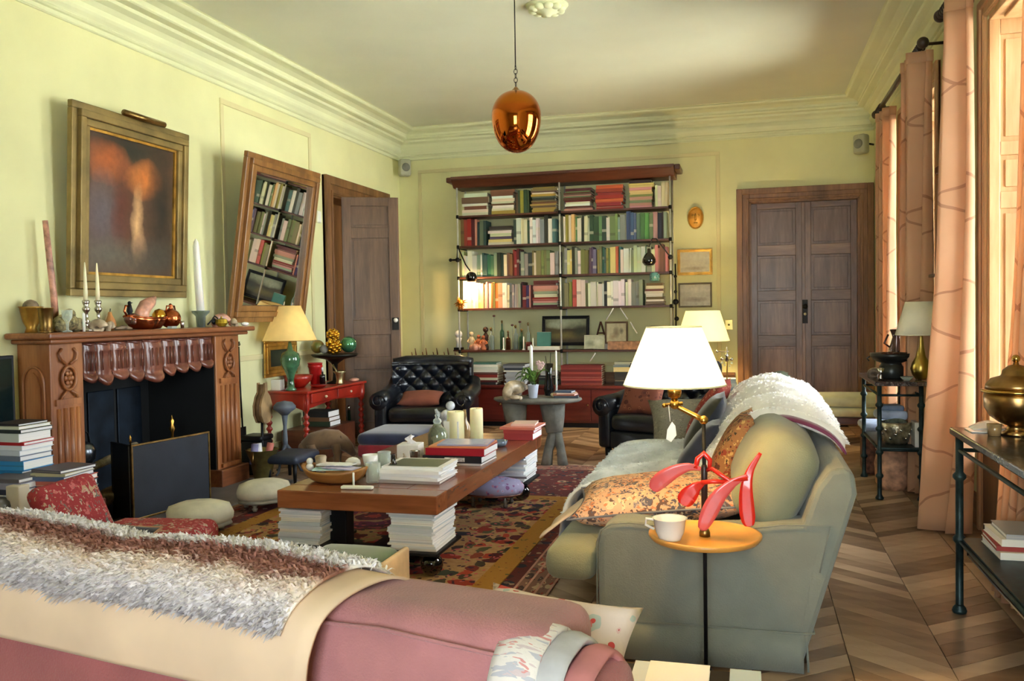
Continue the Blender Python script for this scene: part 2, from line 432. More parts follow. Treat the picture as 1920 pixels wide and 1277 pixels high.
#mould('trim_5', 'x', XR, 6.35, 7.15, .9, 3.3, .03, -.01)
CASEX = WOOD('casing_oak_rails', (96, 62, 32), (146, 102, 62), 'x', 5, .5, .1)
CASEY = WOOD('casing_oak_y', (96, 62, 32), (146, 102, 62), 'y', 5, .5, .1)
# baseboards
struct('baseboard_left', MB().box(XL, XL+.02, YF, 4.5, 0, .18).box(XL, XL+.02, 6.63, 8.62, 0, .18).box(XL, XL+.02, 10.44, YB, 0, .18), MLD, bev=.004)
struct('baseboard_back', MB().box(XL, -.17, YB-.03, YB, 0, .60).box(XL, -.17, YB-.045, YB, .60, .64), CASEX, bev=.004)
rb = MB(); prev = YF
for a, b in WIN: rb.box(XR-.02, XR, prev, a-.1, 0, .2); prev = b+.1
rb.box(XR-.02, XR, prev, YB, 0, .2); struct('baseboard_right', rb, CASEY, bev=.004)
# ------------------------------------------------ doors
def leaf_parts(w, h, rows, th, parent, mv, mh, stile=.11, mid=None):
    """door leaf in the xz plane, front at y=0 facing -y; rows: panel z ranges"""
    fr = MB().box(0, stile, 0, th, 0, h).box(w-stile, w, 0, th, 0, h)
    obj('stiles', fr, mv, parent, bev=.004)
    z = 0; rl = MB()
    for a, b in list(rows)+[(h, h)]: rl.box(stile, w-stile, .001, th-.001, z, a); z = b
    obj('rails', rl, mh, parent, bev=.004)
    for a, b in rows:
        p = MB().box(stile, w-stile, .022, th-.022, a, b)
        e = .03; p.box(stile+e, w-stile-e, .010, th-.010, a+e, b-e)
        f = MB()
        obj('panel', p, mv, parent, bev=.009)
d2 = bpy.data.objects.new('door_2', None); link(d2); d2['kind'] = 'structure'; d2.location = (bx1, YB+.10, 0)
rows = [(.22, .94), (1.075, 1.49), (1.61, 2.03), (2.156, 2.59)]
for i in range(2):
    e = bpy.data.objects.new('leaf', None); link(e, d2); e.location = (.615*i+.002, 0, .005)
    leaf_parts(.611, 2.67, rows, .05, e, DOORW, DOORH, .085)
obj('astragal', MB().box(.595, .635, -.015, 0, .02, 2.66), DOORW, d2, bev=.005)
IRON = M('dark_iron', (34, 32, 30), .45, .8, var=.2)
NICK = M('worn_nickel', (200, 196, 186), .25, 1, var=.05)
obj('lock_plate', MB().box(.60, .66, -.022, -.015, 1.22, 1.50), IRON, d2, bev=.003)
obj('knob', MB().lathe([(0, 0), (.012, 0), (.012, .02), (.028, .03), (.03, .045), (.018, .055), (0, .058)], n=16, T=TR(.63, -.02, 1.42) @ RX(PI/2)), IRON, d2)
obj('keyhole_cover', MB().lathe([(0, 0), (.018, 0), (.014, .008), (0, .01)], n=14, T=TR(.63, -.02, 1.33) @ RX(PI/2)), M('aged_ivory', (214, 200, 170), .5), d2)
def casing(name, ax, w, a0, a1, h, wd, th, mats, par=None):
    """moulded door casing; stepped profile of three layers"""
    mb = MB()
    for i, (o0, o1, t) in enumerate(((0, wd, th*.55), (wd*.55, wd, th), (wd*.08, wd*.24, th*.75))):
        for p, q, r, s_ in ((a0-o1, a0-o0, 0, h+o1), (a1+o0, a1+o1, 0, h+o1), (a0-o0, a1+o0, h+o0, h+o1)):
            if ax == 'y': mb.box(p, q, w-t, w, r, s_)
            elif ax == 'x': mb.box(w, w+t, p, q, r, s_)
            else: mb.box(w-t, w, p, q, r, s_)
    return struct(name, mb, mats, bev=.005)
casing('trim_6', 'y', YB, bx1, bx2, bz, .15, .055, CASE)
struct('trim_7', MB().box(bx1-.001, bx1+.02, YB-.01, YB+.25, 0, bz).box(bx2-.02, bx2+.001, YB-.01, YB+.25, 0, bz).box(bx1, bx2, YB-.01, YB+.25, bz-.02, bz), CASE)
d1 = bpy.data.objects.new('door_1', None); link(d1); d1['kind'] = 'structure'; d1.location = (XL+.07, 8.98, .01); d1.rotation_euler = (0, 0, math.radians(27))
rows1 = [(.18, .78), (.92, 1.17), (1.34, 2.26), (2.38, 2.62)]
leaf_parts(.62, 2.72, rows1, .045, d1, LEAFW, LEAFW, .10)
obj('edge_strip', MB().box(.62, .634, .004, .041, .0, 2.72), CASE, d1)
obj('lock_case', MB().box(.54, .615, -.02, 0, 1.22, 1.36), IRON, d1, bev=.003)
obj('porcelain_knob', MB().ball((.575, -.055, 1.33), .026).tube([(.575, -.03, 1.33), (.575, 0, 1.33)], .01), M('white_porcelain', (238, 236, 230), .15, var=.02, coat=.5), d1)
casing('trim_8', 'x', XL, dy1, dy2, dz, .20, .06, CASE)
struct('trim_9', MB().box(XL-.29, XL+.01, dy1-.001, dy1+.02, 0, dz).box(XL-.29, XL+.01, dy2-.02, dy2, 0, dz).box(XL-.29, XL+.01, dy1, dy2, dz-.02, dz).box(XL-.30, XL-.27, dy1, dy2, 0, dz), CASE)
# ------------------------------------------------ windows
def thin_glass():
    m, nt, b = newmat('window_glass'); nt.nodes.remove(b); out = nt.nodes['Material Output']
    t = N(nt, 'ShaderNodeBsdfTransparent'); t.inputs[0].default_value = (.96, .98, .97, 1); g = N(nt, 'ShaderNodeBsdfGlossy'); g.inputs['Roughness'].default_value = .02
    mx = N(nt, 'ShaderNodeMixShader'); fr = N(nt, 'ShaderNodeFresnel'); fr.inputs[0].default_value = 1.45
    nt.links.new(fr.outputs[0], mx.inputs[0]); nt.links.new(t.outputs[0], mx.inputs[1]); nt.links.new(g.outputs[0], mx.inputs[2]); nt.links.new(mx.outputs[0], out.inputs[0]); return m
WG = thin_glass()
SILV0 = M('steel_knob', (206, 206, 204), .2, 1, var=.04)
def window(k, ax, a, b, base):
    """french casement: outer frame, two sashes of four panes, mouldings; local x along the opening, y outward"""
    w = bpy.data.objects.new('window_%d' % k, None); link(w); w['kind'] = 'structure'
    if ax == 'x': w.location = (base+.40, b, 0); w.rotation_euler = (0, 0, -PI/2)
    else: w.location = (a, base-.40, 0); w.rotation_euler = (0, 0, 0); w.scale = (1, -1, 1)
    L = b-a
    fr = MB().box(0, .05, 0, .06, WZ0, WZ1).box(L-.05, L, 0, .06, WZ0, WZ1).box(.05, L-.05, 0, .06, WZ0, WZ0+.05).box(.05, L-.05, 0, .06, WZ1-.05, WZ1)
    fr.box(L/2-.035, L/2+.035, -.01, .06, WZ0+.05, WZ1-.05)
    obj('window_frame', fr, SHUT, w, bev=.004)
    n = 4; zz = [WZ0+.05+(WZ1-WZ0-.1)*i/n for i in range(n+1)]
    for s_, (p, q) in enumerate(((.05, L/2-.035), (L/2+.035, L-.05))):
        gb = MB()
        for i in range(1, n): gb.box(p, q, .005, .045, zz[i]-.015, zz[i]+.015)
        obj('glazing_bar', gb, SHUT, w)
        for i in range(n): obj('pane', MB().box(p+.001, q-.001, .024, .028, zz[i]+(.015 if i else 0), zz[i+1]-(.015 if i < n-1 else 0)), WG, w)
    # panelled reveal boards on both jambs and the soffit
    for side in (0, 1):
        e = bpy.data.objects.new('jamb_panelling', None); link(e, w)
        if side: e.location = (0.041, -.40, 0); e.rotation_euler = (0, 0, PI/2); sc = 1
        else: e.location = (L-.041, 0.0, 0); e.rotation_euler = (0, 0, -PI/2); sc = 1
        leaf_parts(.395, WZ1-.02, [(.12, .72), (.86, 1.98), (2.08, 2.30), (2.38, 3.02)] if 1 else 0, .04, e, SHUT, SHUT, .06)
    e = bpy.data.objects.new('soffit_panelling', None); link(e, w)
    obj('board', MB().box(.04, L-.04, -.40, 0, WZ1-.035, WZ1), SHUT, e, bev=.004)
    for i in range(3):
        p = .1+(L-.2)*i/3; obj('panel', MB().box(p+.02, p+(L-.2)/3-.02, -.34, -.06, WZ1-.05, WZ1-.034), SHUT, e, bev=.006)
    obj('window_seat', MB().box(.0, L, -.40, 0, WZ0-.03, WZ0+.01), M('pale_bounce_sill', (236, 232, 216), .35, var=.04), w, bev=.006)  # seat made pale as an added reflector, bouncing sun up to the ceiling
    if ax == 'x':
        obj('apron_panel', MB().box(.0, L, -.425, -.401, .02, WZ0+.01).box(.08, L/2-.05, -.437, -.425, .08, WZ0-.06).box(L/2+.05, L-.08, -.437, -.425, .08, WZ0-.06), LEAFW, w, bev=.008)
        obj('apron_knob', MB().ball((L-.62, -.455, .30), .018), SILV0, w)
    return w
for i, (a, b) in enumerate(WIN): window(i+1, 'x', a, b, XR)
for i, (a, b) in enumerate(FWIN): window(i+3, 'y', a, b, YF)
for i, (a, b) in enumerate(WIN): casing('trim_%d' % (30+i), 'z', XR, a, b, WZ1, .11, .035, SHUT)
# terrace outside, seen by the light only through the windows
struct('ground_outside', MB().box(XR+.55, 40, -30, 40, -.7, -.6).box(-30, XR+.5, -40, YF-.55, -.7, -.6), M('pale_gravel', (222, 218, 206), .95, var=.08, scale=3))
# speakers, rosette, pendant
SPK = M('grey_speaker_shell', (170, 172, 150), .6, var=.03)
def speaker(loc, rz, lab):
    t = thing('corner_speaker', lab, 'speaker', loc, rz, 'small loudspeakers in the upper room corners')
    obj('shell', MB().rbox(-.075, .075, -.06, .06, -.11, .11, .03), SPK, t)
    obj('grille', MB().lathe([(0, 0), (.055, 0), (.05, .012), (0, .016)], T=TR(0, -.058, 0) @ RX(PI/2)), M('speaker_grille', (120, 124, 116), .8), t)
    obj('bracket', MB().tube([(0, .05, 0), (0, .15, .02), (0, .26, .02)], .012), IRON, t)
speaker((-4.31, 10.66, 3.31), math.radians(40), 'small grey speaker in the corner above the open door')
speaker((1.24, 10.68, 3.25), math.radians(-40), 'small grey speaker in the corner above the far curtain')
ro = MB().lathe([(0, -.09), (.03, -.085), (.05, -.06), (.10, -.05), (.12, -.02), (.16, -.015), (.17, 0)], n=20)
for i in range(10):
    a = 2*PI*i/10; ro.ball((math.cos(a)*.11, math.sin(a)*.11, -.035), .04, 8, sc=(1, 1, .6))
one('ceiling_rosette', 'small white plaster flower rosette on the ceiling', 'ceiling rose', ro, CORN, (-1.51, 6.75, ZC))
t = thing('pendant_egg', 'shiny copper mercury-glass egg hanging on a thin chain', 'pendant ornament', (-1.47, 5.6, 2.455))
prof = []
for i in range(21):
    u = i/20; th = PI*i/20; z_ = .24-.24*math.cos(th) if th < PI/2 else .24-.165*math.cos(th); r = .1635*math.sin(th)**.88 if 0 < i < 20 else 0; prof.append((r, z_))
m, nt, b = newmat('copper_mercury_glass'); tc = N(nt, 'ShaderNodeTexCoord'); sp = N(nt, 'ShaderNodeSeparateXYZ'); nt.links.new(tc.outputs['Object'], sp.inputs[0])
r = ramp(nt, sp.outputs[2], [(.28, (196, 104, 40)), (.31, (190, 112, 36))]); nt.links.new(r.outputs[0], b.inputs['Base Color']); b.inputs['Metallic'].default_value = 1; b.inputs['Roughness'].default_value = .05
obj('egg', MB().lathe(prof, n=40), m, t)
obj('cap', MB().lathe([(.05, .385), (.04, .40), (.02, .415), (.008, .43), (0, .432)]), M('old_brass', (150, 110, 60), .35, 1, var=.2), t)
ch = MB(); z = .43
for i in range(5):
    pts = [(math.cos(2*PI*k/8)*.012*(i % 2), math.cos(2*PI*k/8)*.012*((i+1) % 2), z+.016+math.sin(2*PI*k/8)*.018) for k in range(8)]; ch.tube(pts, .0025, 5, closed=True); z += .028
obj('chain_links', ch, IRON, t)
obj('cord', MB().tube([(0, 0, z-.01), (0, 0, ZC-2.455)], .004, 6), IRON, t)
# ================================================================ left side: fireplace wall
def wobj(name, mb, mat, t, **k): return obj(name, mb, mat, t, loc=tuple(-v for v in t.location), **k)
OAKV = WOOD('fireplace_oak', (124, 70, 38), (180, 118, 70), 'z', 6, .38, .25)
OAKY = WOOD('fireplace_oak_y', (112, 62, 36), (166, 104, 62), 'y', 6, .35, .3)
OAKD = WOOD('carved_dark_oak', (92, 46, 36), (142, 86, 68), 'z', 5, .28, .4)
SOOT = M('soot_black', (12, 13, 15), .8, var=.3, scale=3)
BRASS = M('brass', (190, 146, 70), .25, 1, var=.08)
OLDB = M('antique_brass', (140, 112, 66), .32, 1, var=.2, scale=14)
SILV = M('silver_plate', (196, 192, 186), .18, 1, var=.06)
PEWT = M('pewter', (120, 118, 112), .4, .9, var=.15)
BLK = M('black_iron', (20, 21, 24), .45, .5, var=.2)
BLKG = M('black_gloss', (10, 10, 12), .08, 0, var=0, coat=.8)
CREAMC = M('cream_wax', (244, 236, 200), .45, var=.03, sub=.3)
WHITEC = M('white_wax', (250, 248, 240), .4, var=.02, sub=.2)
PORC = M('white_china', (244, 242, 238), .15, var=.02, coat=.6)
COPR = M('copper', (176, 96, 58), .22, 1, var=.2, scale=12)
CLEAR = GLASS('clear_glass', (244, 250, 246))
t = thing('fireplace', 'large carved oak fireplace with scalloped frieze and dark hearth opening', 'fireplace', (XL, 5.55, 0))
e = .012
wobj('mantel_shelf', MB().box(XL, -4.12, 4.40, 6.70, 1.285, 1.325), OAKY, t, bev=.012)
wobj('shelf_moulding', MB().box(XL, -4.16, 4.45, 6.65, 1.255, 1.285), OAKY, t, bev=.01)
pl = [MB().box(XL, -4.22, 4.50, 4.78, .14, 1.255), MB().box(XL, -4.225, 6.26, 6.60, .14, 1.255)]; wobj('pilaster', pl[0], OAKV, t, bev=.006); wobj('pilaster', pl[1], OAKV, t, bev=.006)
wobj('plinth', MB().box(XL, -4.17, 4.47, 4.81, 0, .15), OAKY, t, bev=.008)
wobj('plinth', MB().box(XL, -4.17, 6.23, 6.63, 0, .15), OAKY, t, bev=.008)
for y0, y1_ in ((4.53, 4.75), (6.30, 6.56)):
    w = y1_-y0
    fl_ = MB()
    for k in range(4): fl_.tube([(-4.222, y0+w*(k+.5)/4, .2), (-4.222, y0+w*(k+.5)/4, .84)], .017, 8)
    fl_.box(-4.23, -4.205, y0, y1_, .16, .19).box(-4.23, -4.205, y0, y1_, .86, .90)
    wobj('fluting', fl_, OAKV, t)
    cv = MB(); cy_ = (y0+y1_)/2
    cv.tube([(-4.205, cy_+math.cos(a*PI/8)*.06, 1.03+math.sin(a*PI/8)*.075) for a in range(16)], .011, 6, closed=True)
    for k in range(6): a = k*PI/3; cv.ball((-4.207, cy_+math.cos(a)*.028, 1.03+math.sin(a)*.034), .016, 8, sc=(.6, 1, 1))
    cv.ball((-4.205, cy_, 1.03), .018, 8)
    for k in (-1, 1):
        cv.tube([(-4.21, cy_+k*.02, 1.12), (-4.20, cy_+k*.06, 1.15), (-4.205, cy_+k*.075, 1.19), (-4.21, cy_+k*.05, 1.22)], .009, 6)
        cv.tube([(-4.21, cy_+k*.02, .95), (-4.20, cy_+k*.055, .925), (-4.21, cy_+k*.07, .90)], .009, 6)
    wobj('carved_rosette', cv, OAKV, t)
# arched panel on the side of the near jamb
ar = MB(); pts = [(XL+.045, .2)]
ar_pts = [(XL+.045, 4.494, .22), (XL+.045, 4.494, 1.0)]+[(XL+.125-math.cos(a)*.08, 4.494, 1.0+math.sin(a)*.11) for a in [PI*k/10 for k in range(1, 10)]]+[(XL+.205, 4.494, 1.0), (XL+.205, 4.494, .22)]
ar.tube(ar_pts, .009, 6, closed=True)
ar.prism([(XL+.07, .25), (XL+.18, .25), (XL+.18, .98), (XL+.155, 1.05), (XL+.125, 1.075), (XL+.095, 1.05), (XL+.07, .98)], 4.488, 4.50, 'y')
wobj('arched_panel', ar, OAKV, t)
# frieze with carved lappets
wobj('frieze_board', MB().box(XL, -4.27, 4.78, 6.26, 1.02, 1.255), OAKD, t)
edges = [4.80, 4.93, 5.08, 5.24, 5.40, 5.62, 5.76, 5.92, 6.08, 6.25]
for k in range(9):
    a, b = edges[k], edges[k+1]; w = b-a; rec = k % 2 == 0; dp = .035 if k != 4 else .055; lo = (1.0, .985, 1.0, .985, .955, 1.0, 1.0, 1.01, 1.015)[k]-.02
    def fn(u, v, a=a, w=w, rec=rec, dp=dp, lo=lo, k=k):
        ed = (2*u-1)
        bot = lo+.035*abs(ed)**2.2-(.012 if not rec else 0)*math.cos(ed*PI/2)
        z = 1.25+(bot-1.25)*v
        x = -4.262+dp*(1-abs(ed)**3)*(.55+.45*math.sin(v*PI*.9))+(.022*math.exp(-((v-.95)/.08)**2))
        if .25 < v < .85 and abs(ed) < .62: x -= .012
        return (x, a+w*u, z)
    wobj('carved_lappet', MB().grid(fn, 12, 14), OAKD, t, solid=.012)
    st = MB()
    for q in (-.33, 0, .33):
        if k in (1, 3, 6, 7) and q == 0: continue
        st.tube([(-4.262+dp+.006, a+w*(.5+q*.8), z) for z in (1.19, 1.12, 1.06)], .006, 6)
    st.tube([(-4.255, a, 1.245), (-4.24+dp*.4, a+w/2, 1.235), (-4.255, b, 1.245)], .010, 6)
    wobj('carved_reed', st, OAKD, t)
fb = MB().box(XL-.42, XL-.40, 4.7, 6.34, -.02, 1.1).box(XL-.42, -4.24, 4.76, 4.79, -.0, 1.04).box(XL-.42, -4.24, 6.25, 6.28, 0, 1.04).box(XL-.42, -4.28, 4.76, 6.28, 1.0, 1.06).box(XL-.42, -4.30, 4.76, 6.28, -.03, .004)
wobj('firebox', fb, SOOT, t)
pn = MB()
for k in range(4): pn.box(XL-.40, XL-.385, 4.9+k*.32, 5.18+k*.32, .05, .85)
wobj('fireback_plates', pn, M('fireback_iron', (26, 36, 48), .5, .6, var=.4, scale=4), t, bev=.01)
struct('trim_20', MB().box(-4.27, -3.72, 4.45, 6.66, -.005, .012), M('hearth_slate', (98, 94, 92), .5, var=.12, scale=4), bev=.006)
# fire screen, two leaves
t = thing('fire_screen', 'folding black mesh fire screen with thin brass edging', 'fire screen', (-4.10, 5.06, 0), 0)
MESHM = M('fine_black_mesh', (38, 42, 52), .55, .3, var=.12, scale=5, bmp=.3, bscale=300)
def scr(T, w):
    f = MB()
    for p, q, r, s_ in ((0, w, 0, .014), (0, w, .512, .526), (0, .014, .014, .512), (w-.014, w, .014, .512)): f.box(p, q, -.009, .009, r, s_, T=T)
    g = MB().box(.014, w-.014, -.003, .003, .014, .512, T=T); return f, g
T1 = RZ(math.radians(81)); T2 = RZ(math.radians(164)) 
f, g = scr(T1, .74); obj('edging', f, OLDB, t, loc=(0, 0, .012), bev=.003); obj('mesh_panel', g, MESHM, t, loc=(0, 0, .012))
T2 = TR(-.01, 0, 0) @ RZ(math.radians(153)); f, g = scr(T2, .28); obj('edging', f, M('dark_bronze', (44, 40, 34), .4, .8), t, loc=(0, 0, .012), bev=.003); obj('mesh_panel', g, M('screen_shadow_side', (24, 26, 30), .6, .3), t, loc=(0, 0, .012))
obj('finial', MB().lathe([(.006, 0), (.006, .025), (.012, .03), (.006, .04), (.010, .05), (.0, .075)], (0, 0, .535), 12), BRASS, t)
for k, (y, zh) in enumerate(((4.98, .42), (5.86, .62))):
    tt = thing('andiron', ('brass knobbed andiron at the near side of the hearth', 'brass andiron finial behind the fire screen')[k], 'andiron', (-4.36, y, .012))
    obj('post', MB().lathe([(.03, 0), (.014, .04), (.012, zh-.12), (.026, zh-.09), (.012, zh-.06), (.02, zh-.03), (.008, zh-.01), (0, zh+.02)], n=14), BRASS if k else PEWT, tt)
    obj('foot', MB().tube([(.0, -.09, 0.005), (0, -.05, .05), (0, 0, .065), (0, .05, .05), (0, .09, 0.005)], .012, 8), BLK, tt)
    obj('bar', MB().box(-.28, 0, -.01, .01, .06, .085), BLK, tt)
lg = MB().tube([(-4.42, 5.02, .12), (-4.40, 5.2, .15), (-4.39, 5.5, .17), (-4.41, 5.72, .13)], [.05, .062, .065, .05], 12)
lg.tube([(-4.44, 5.1, .10), (-4.54, 5.4, .11), (-4.5, 5.7, .10)], [.05, .055, .04], 10)
t = thing('firewood', 'pale split logs lying on the andirons in the hearth', 'firewood', (-4.44, 5.4, .012))
wobj('log', lg, M('log_bark', (118, 104, 84), .9, var=.3, scale=10, bmp=.6), t)
wobj('top_log', MB().tube([(-4.45, 5.05, .36), (-4.42, 5.35, .42), (-4.42, 5.5, .44), (-4.46, 5.62, .40)], [.025, .035, .05, .03], 10).tube([(-4.44, 5.1, .18), (-4.46, 5.08, .3), (-4.45, 5.06, .36)], .03, 8).tube([(-4.44, 5.45, .18), (-4.44, 5.48, .3), (-4.43, 5.5, .42)], .03, 8), M('pale_log', (150, 136, 110), .9, var=.25, scale=12, bmp=.5), t)
kt = MB().lathe([(.06, 0), (.085, .03), (.09, .09), (.07, .13), (.03, .15), (.012, .16), (.015, .18), (0, .19)], n=18)
t = thing('iron_kettle', 'dark round kettle with shining lid in the hearth corner', 'kettle', (-4.36, 4.90, .43))
obj('body', kt, M('dull_steel', (90, 94, 100), .25, .9, var=.25), t); obj('handle', MB().tube([(0, -.08, .12), (0, -.06, .2), (0, 0, .24), (0, .06, .2), (0, .08, .12)], .006, 6), BLK, t)
obj('trivet', MB().tube([(0, 0, -.418), (0, 0, 0)], .02, 8).lathe([(.08, -.012), (.08, 0)], n=16), BLK, t)
# ------------------------------------------------ painting over the mantel
def framed(name, label, cat, w, h, fw_, mats, pic, T, dep=.05, group=None, liner=None, prof=3):
    """picture in the local xz plane, seen from -y; T places it"""
    t = bpy.data.objects.new(name, None); COL.objects.link(t); t.matrix_world = T; tag(t, label, cat, group)
    mb = MB()
    for k in range(prof):
        a = fw_*k/prof; b = fw_*(k+1)/prof; d = dep*(.55, 1.0, .75, .5)[k % 4] if prof > 1 else dep
        x0, x1, z0, z1 = a, w-a, a, h-a; q = b-a
        for p in ((x0, x1, z0, z0+q), (x0, x1, z1-q, z1), (x0, x0+q, z0+q, z1-q), (x1-q, x1, z0+q, z1-q)): mb.box(p[0], p[1], -d, 0, p[2], p[3])
    obj('frame', mb, mats, t, bev=min(.006, fw_*.12))
    if liner:
        mb = MB(); q = fw_*.12
        x0, x1, z0, z1 = fw_, w-fw_, fw_, h-fw_
        for p in ((x0, x1, z0, z0+q), (x0, x1, z1-q, z1), (x0, x0+q, z0+q, z1-q), (x1-q, x1, z0+q, z1-q)): mb.box(p[0], p[1], -dep*.45, 0, p[2], p[3])
        obj('liner', mb, liner, t)
    obj('picture', MB().box(fw_, w-fw_, -dep*.25, -.002, fw_, h-fw_), pic, t)
    return t
def blobs(name, base, lst, rough=.35):
    """flat print: soft coloured patches on a dark ground. lst: (u, v, ru, rv, colour, weight) in generated coords"""
    m, nt, b = newmat(name); tc = N(nt, 'ShaderNodeTexCoord'); 
    ns, _ = objnoise(nt, 5, 5); nv = mix(nt, .16, tc.outputs['Generated'], ns.outputs[1], 'ADD')
    c = base
    for u, v, ru, rv, col, wt in lst:
        mp = N(nt, 'ShaderNodeMapping'); mp.inputs['Location'].default_value = (-(u+.08)/ru, 0, -(v+.08)/rv); mp.inputs['Scale'].default_value = (1/ru, 0, 1/rv)
        nt.links.new(nv, mp.inputs[0]); g = N(nt, 'ShaderNodeTexGradient', gradient_type='SPHERICAL'); nt.links.new(mp.outputs[0], g.inputs[0])
        f = math_(nt, 'MULTIPLY', math_(nt, 'POWER', g.outputs[1], .7), wt); c = mix(nt, f, c, col)
    n2, _ = objnoise(nt, 26, 4); c = mix(nt, .35, c, n2.outputs[0], 'OVERLAY')
    nt.links.new(c, b.inputs['Base Color']); b.inputs['Roughness'].default_value = rough; return m
PAINT = blobs('old_oil_painting', (92, 64, 46), [(.5, .93, .6, .16, (30, 34, 28), 1), (.22, .80, .3, .16, (176, 92, 44), .95), (.62, .72, .24, .16, (206, 120, 56), 1), (.85, .5, .22, .55, (36, 34, 28), 1), (.18, .42, .26, .34, (96, 88, 96), .9), (.38, .48, .13, .34, (92, 44, 34), 1), (.56, .38, .085, .30, (214, 168, 120), 1), (.6, .22, .09, .1, (190, 146, 110), .9), (.25, .13, .5, .16, (98, 92, 82), 1), (.78, .14, .35, .18, (70, 66, 58), 1)])
GILTG = M('greenish_gilt', (132, 112, 66), .45, .35, var=.18, scale=5)
GILT = M('gilt', (190, 146, 66), .35, .7, var=.2, scale=9)
def onwall(y, z, lean, x0=XL): return TR(x0+.004, y, z) @ RY(-lean*-1) @ RZ(PI/2)
def wallT(y0, z0, xbot, ax): # picture facing +x, bottom edge at x = xbot, leaning forward by ax
    return TR(xbot, y0, z0) @ RY(ax) @ RZ(PI/2)
t = framed('oil_painting', 'dark oil painting in heavy gilt frame above the mantel', 'painting', 1.25, 1.30, .15, GILTG, PAINT, wallT(4.85, 1.565, XL+.065, .05), .075, liner=GILT)
obj('picture_light', MB().tube([(.42, -.10, 1.30), (.86, -.10, 1.30)], .022, 10).tube([(.64, -.1, 1.30), (.64, -.04, 1.33), (.64, -.01, 1.28)], .008, 6), OLDB, t)
# ------------------------------------------------ leaning mirror
m, nt, b = newmat('mirror_glass'); b.inputs['Base Color'].default_value = (.82, .84, .80, 1); b.inputs['Metallic'].default_value = 1; b.inputs['Roughness'].default_value = .015; MIRR = m
MFR = WOOD('mirror_frame_oak', (110, 72, 34), (160, 114, 62), 'z', 6, .4, .2)
t = framed('wall_mirror', 'tall oak-framed mirror tilting forward beside the open door', 'mirror', 1.30, 1.47, .15, MFR, MIRR, wallT(6.58, 1.36, XL+.14, .15), .07)
obj('hanging_wire', MB().tube([(.3, .0, 1.38), (.65, .04, 1.46), (1.0, 0, 1.38)], .003, 5), IRON, t)
obj('wall_rest', MB().box(.1, 1.2, .0, .09, .02, .05), MFR, t)
one('thermostat', 'small white plastic box on the wall beside the door casing', 'thermostat', MB().rbox(XL, XL+.03, 8.50, 8.585, 2.40, 2.53, .012), M('white_plastic', (238, 238, 226), .4, var=.02), (0, 0, 0))
# ------------------------------------------------ mantel ornaments
MZ = 1.326
t = thing('twisted_taper', 'tall marbled red candle leaning at the near end of the mantel', 'candle', (-4.36, 4.70, MZ))
obj('wax', MB().tube([(-.02, -.03, .72), (-.01, -.015, .48), (0, -.0, .25), (0, .01, .07)], [.017, .02, .021, .022], 10), M('marbled_wax', (176, 128, 112), .4, var=.35, scale=16), t)
obj('holder', MB().lathe([(.05, 0), (.05, .01), (.018, .03), (.018, .06), (.03, .075), (.03, .085)], n=16), OLDB, t)
t = thing('white_taper', 'tall thick white candle leaning at the far end of the mantel', 'candle', (-4.36, 6.27, MZ))
obj('wax', MB().tube([(0, 0, .13), (-.008, -.012, .42), (-.012, -.02, .66), (-.012, -.02, .70), (-.012, -.02, .725)], [.033, .031, .026, .018, .004], 12), WHITEC, t)
obj('dish', MB().lathe([(.03, 0), (.035, .01), (.04, .09), (.07, .12), (.072, .135), (.03, .13)], n=18), GLASS('smoked_glass', (170, 180, 172)), t)
for k, (y, lab) in enumerate(((4.80, 'cream taper in crystal candlestick, nearer of the mantel pair'), (4.91, 'cream taper in crystal candlestick, farther of the mantel pair'))):
    t = thing('candlestick', lab, 'candlestick', (-4.20, y, MZ), 0, 'pair of crystal candlesticks on the mantel')
    pr = [(.045, 0), (.045, .012), (.02, .02), (.012, .05), (.024, .065), (.012, .08), (.011, .12), (.022, .135), (.026, .15), (.014, .165), (.022, .185), (.024, .20), (.016, .205)]
    obj('stem', MB().lathe(pr, n=16), SILV, t)
    obj('taper', MB().lathe([(.0135, .20), (.0135, .26), (.010, .36), (.004, .45), (0, .455)], n=12), CREAMC, t)
def shell(name, lab, loc, s, mat, rz=0, cat='shell', turns=2.2):
    mb = MB(); pts = []; rr = []
    for i in range(34):
        a = i/33; th = turns*2*PI*a; R_ = s*(1-a)**1.1*.55+.004; pts.append((math.cos(th)*R_, a*s*.9-.2*s, s*.42*(1-a)**.5*.9+math.sin(th)*R_*.8)); rr.append(s*.38*(1-a)**1.2+.003)
    mb.tube(pts, rr, 10); return one(name, lab, cat, mb, mat, loc, rz)
SHL = M('seashell', (196, 168, 132), .35, var=.3, scale=14, col2=(230, 210, 180), coat=.3)
SHL2 = M('dark_shell', (112, 96, 78), .5, var=.4, scale=16)
SHL3 = M('rosy_shell', (206, 150, 128), .3, var=.25, scale=12, coat=.4)
t = thing('brass_vase', 'dull brass ribbed beaker at the near end of the mantel', 'vase', (-4.24, 4.50, MZ))
obj('body', MB().lathe([(.032, 0), (.038, .01), (.036, .05), (.045, .15), (.05, .155), (.044, .15)], n=18), OLDB, t); obj('foot_ring', MB().lathe([(.04, 0), (.042, .006), (.036, .012)], n=18), OLDB, t)
t = thing('gilt_cup', 'small gilt ornament cup behind the near glass on the mantel', 'ornament', (-4.40, 4.55, MZ))
obj('cup', MB().lathe([(.04, 0), (.03, .03), (.05, .07), (.068, .16), (.074, .165), (.06, .15)], n=18), GILT, t); obj('stones', MB().ball((0, 0, .16), .05, 8), SHL2, t)
t = thing('crystal_glass', 'small cut crystal glass with silver foot beside the brass beaker', 'glass', (-4.17, 4.60, MZ))
obj('bowl', MB().lathe([(.03, 0), (.03, .005), (.008, .012), (.008, .06), (.03, .09), (.034, .14), (.03, .14), (.026, .095), (.002, .07)], n=14), CLEAR, t)
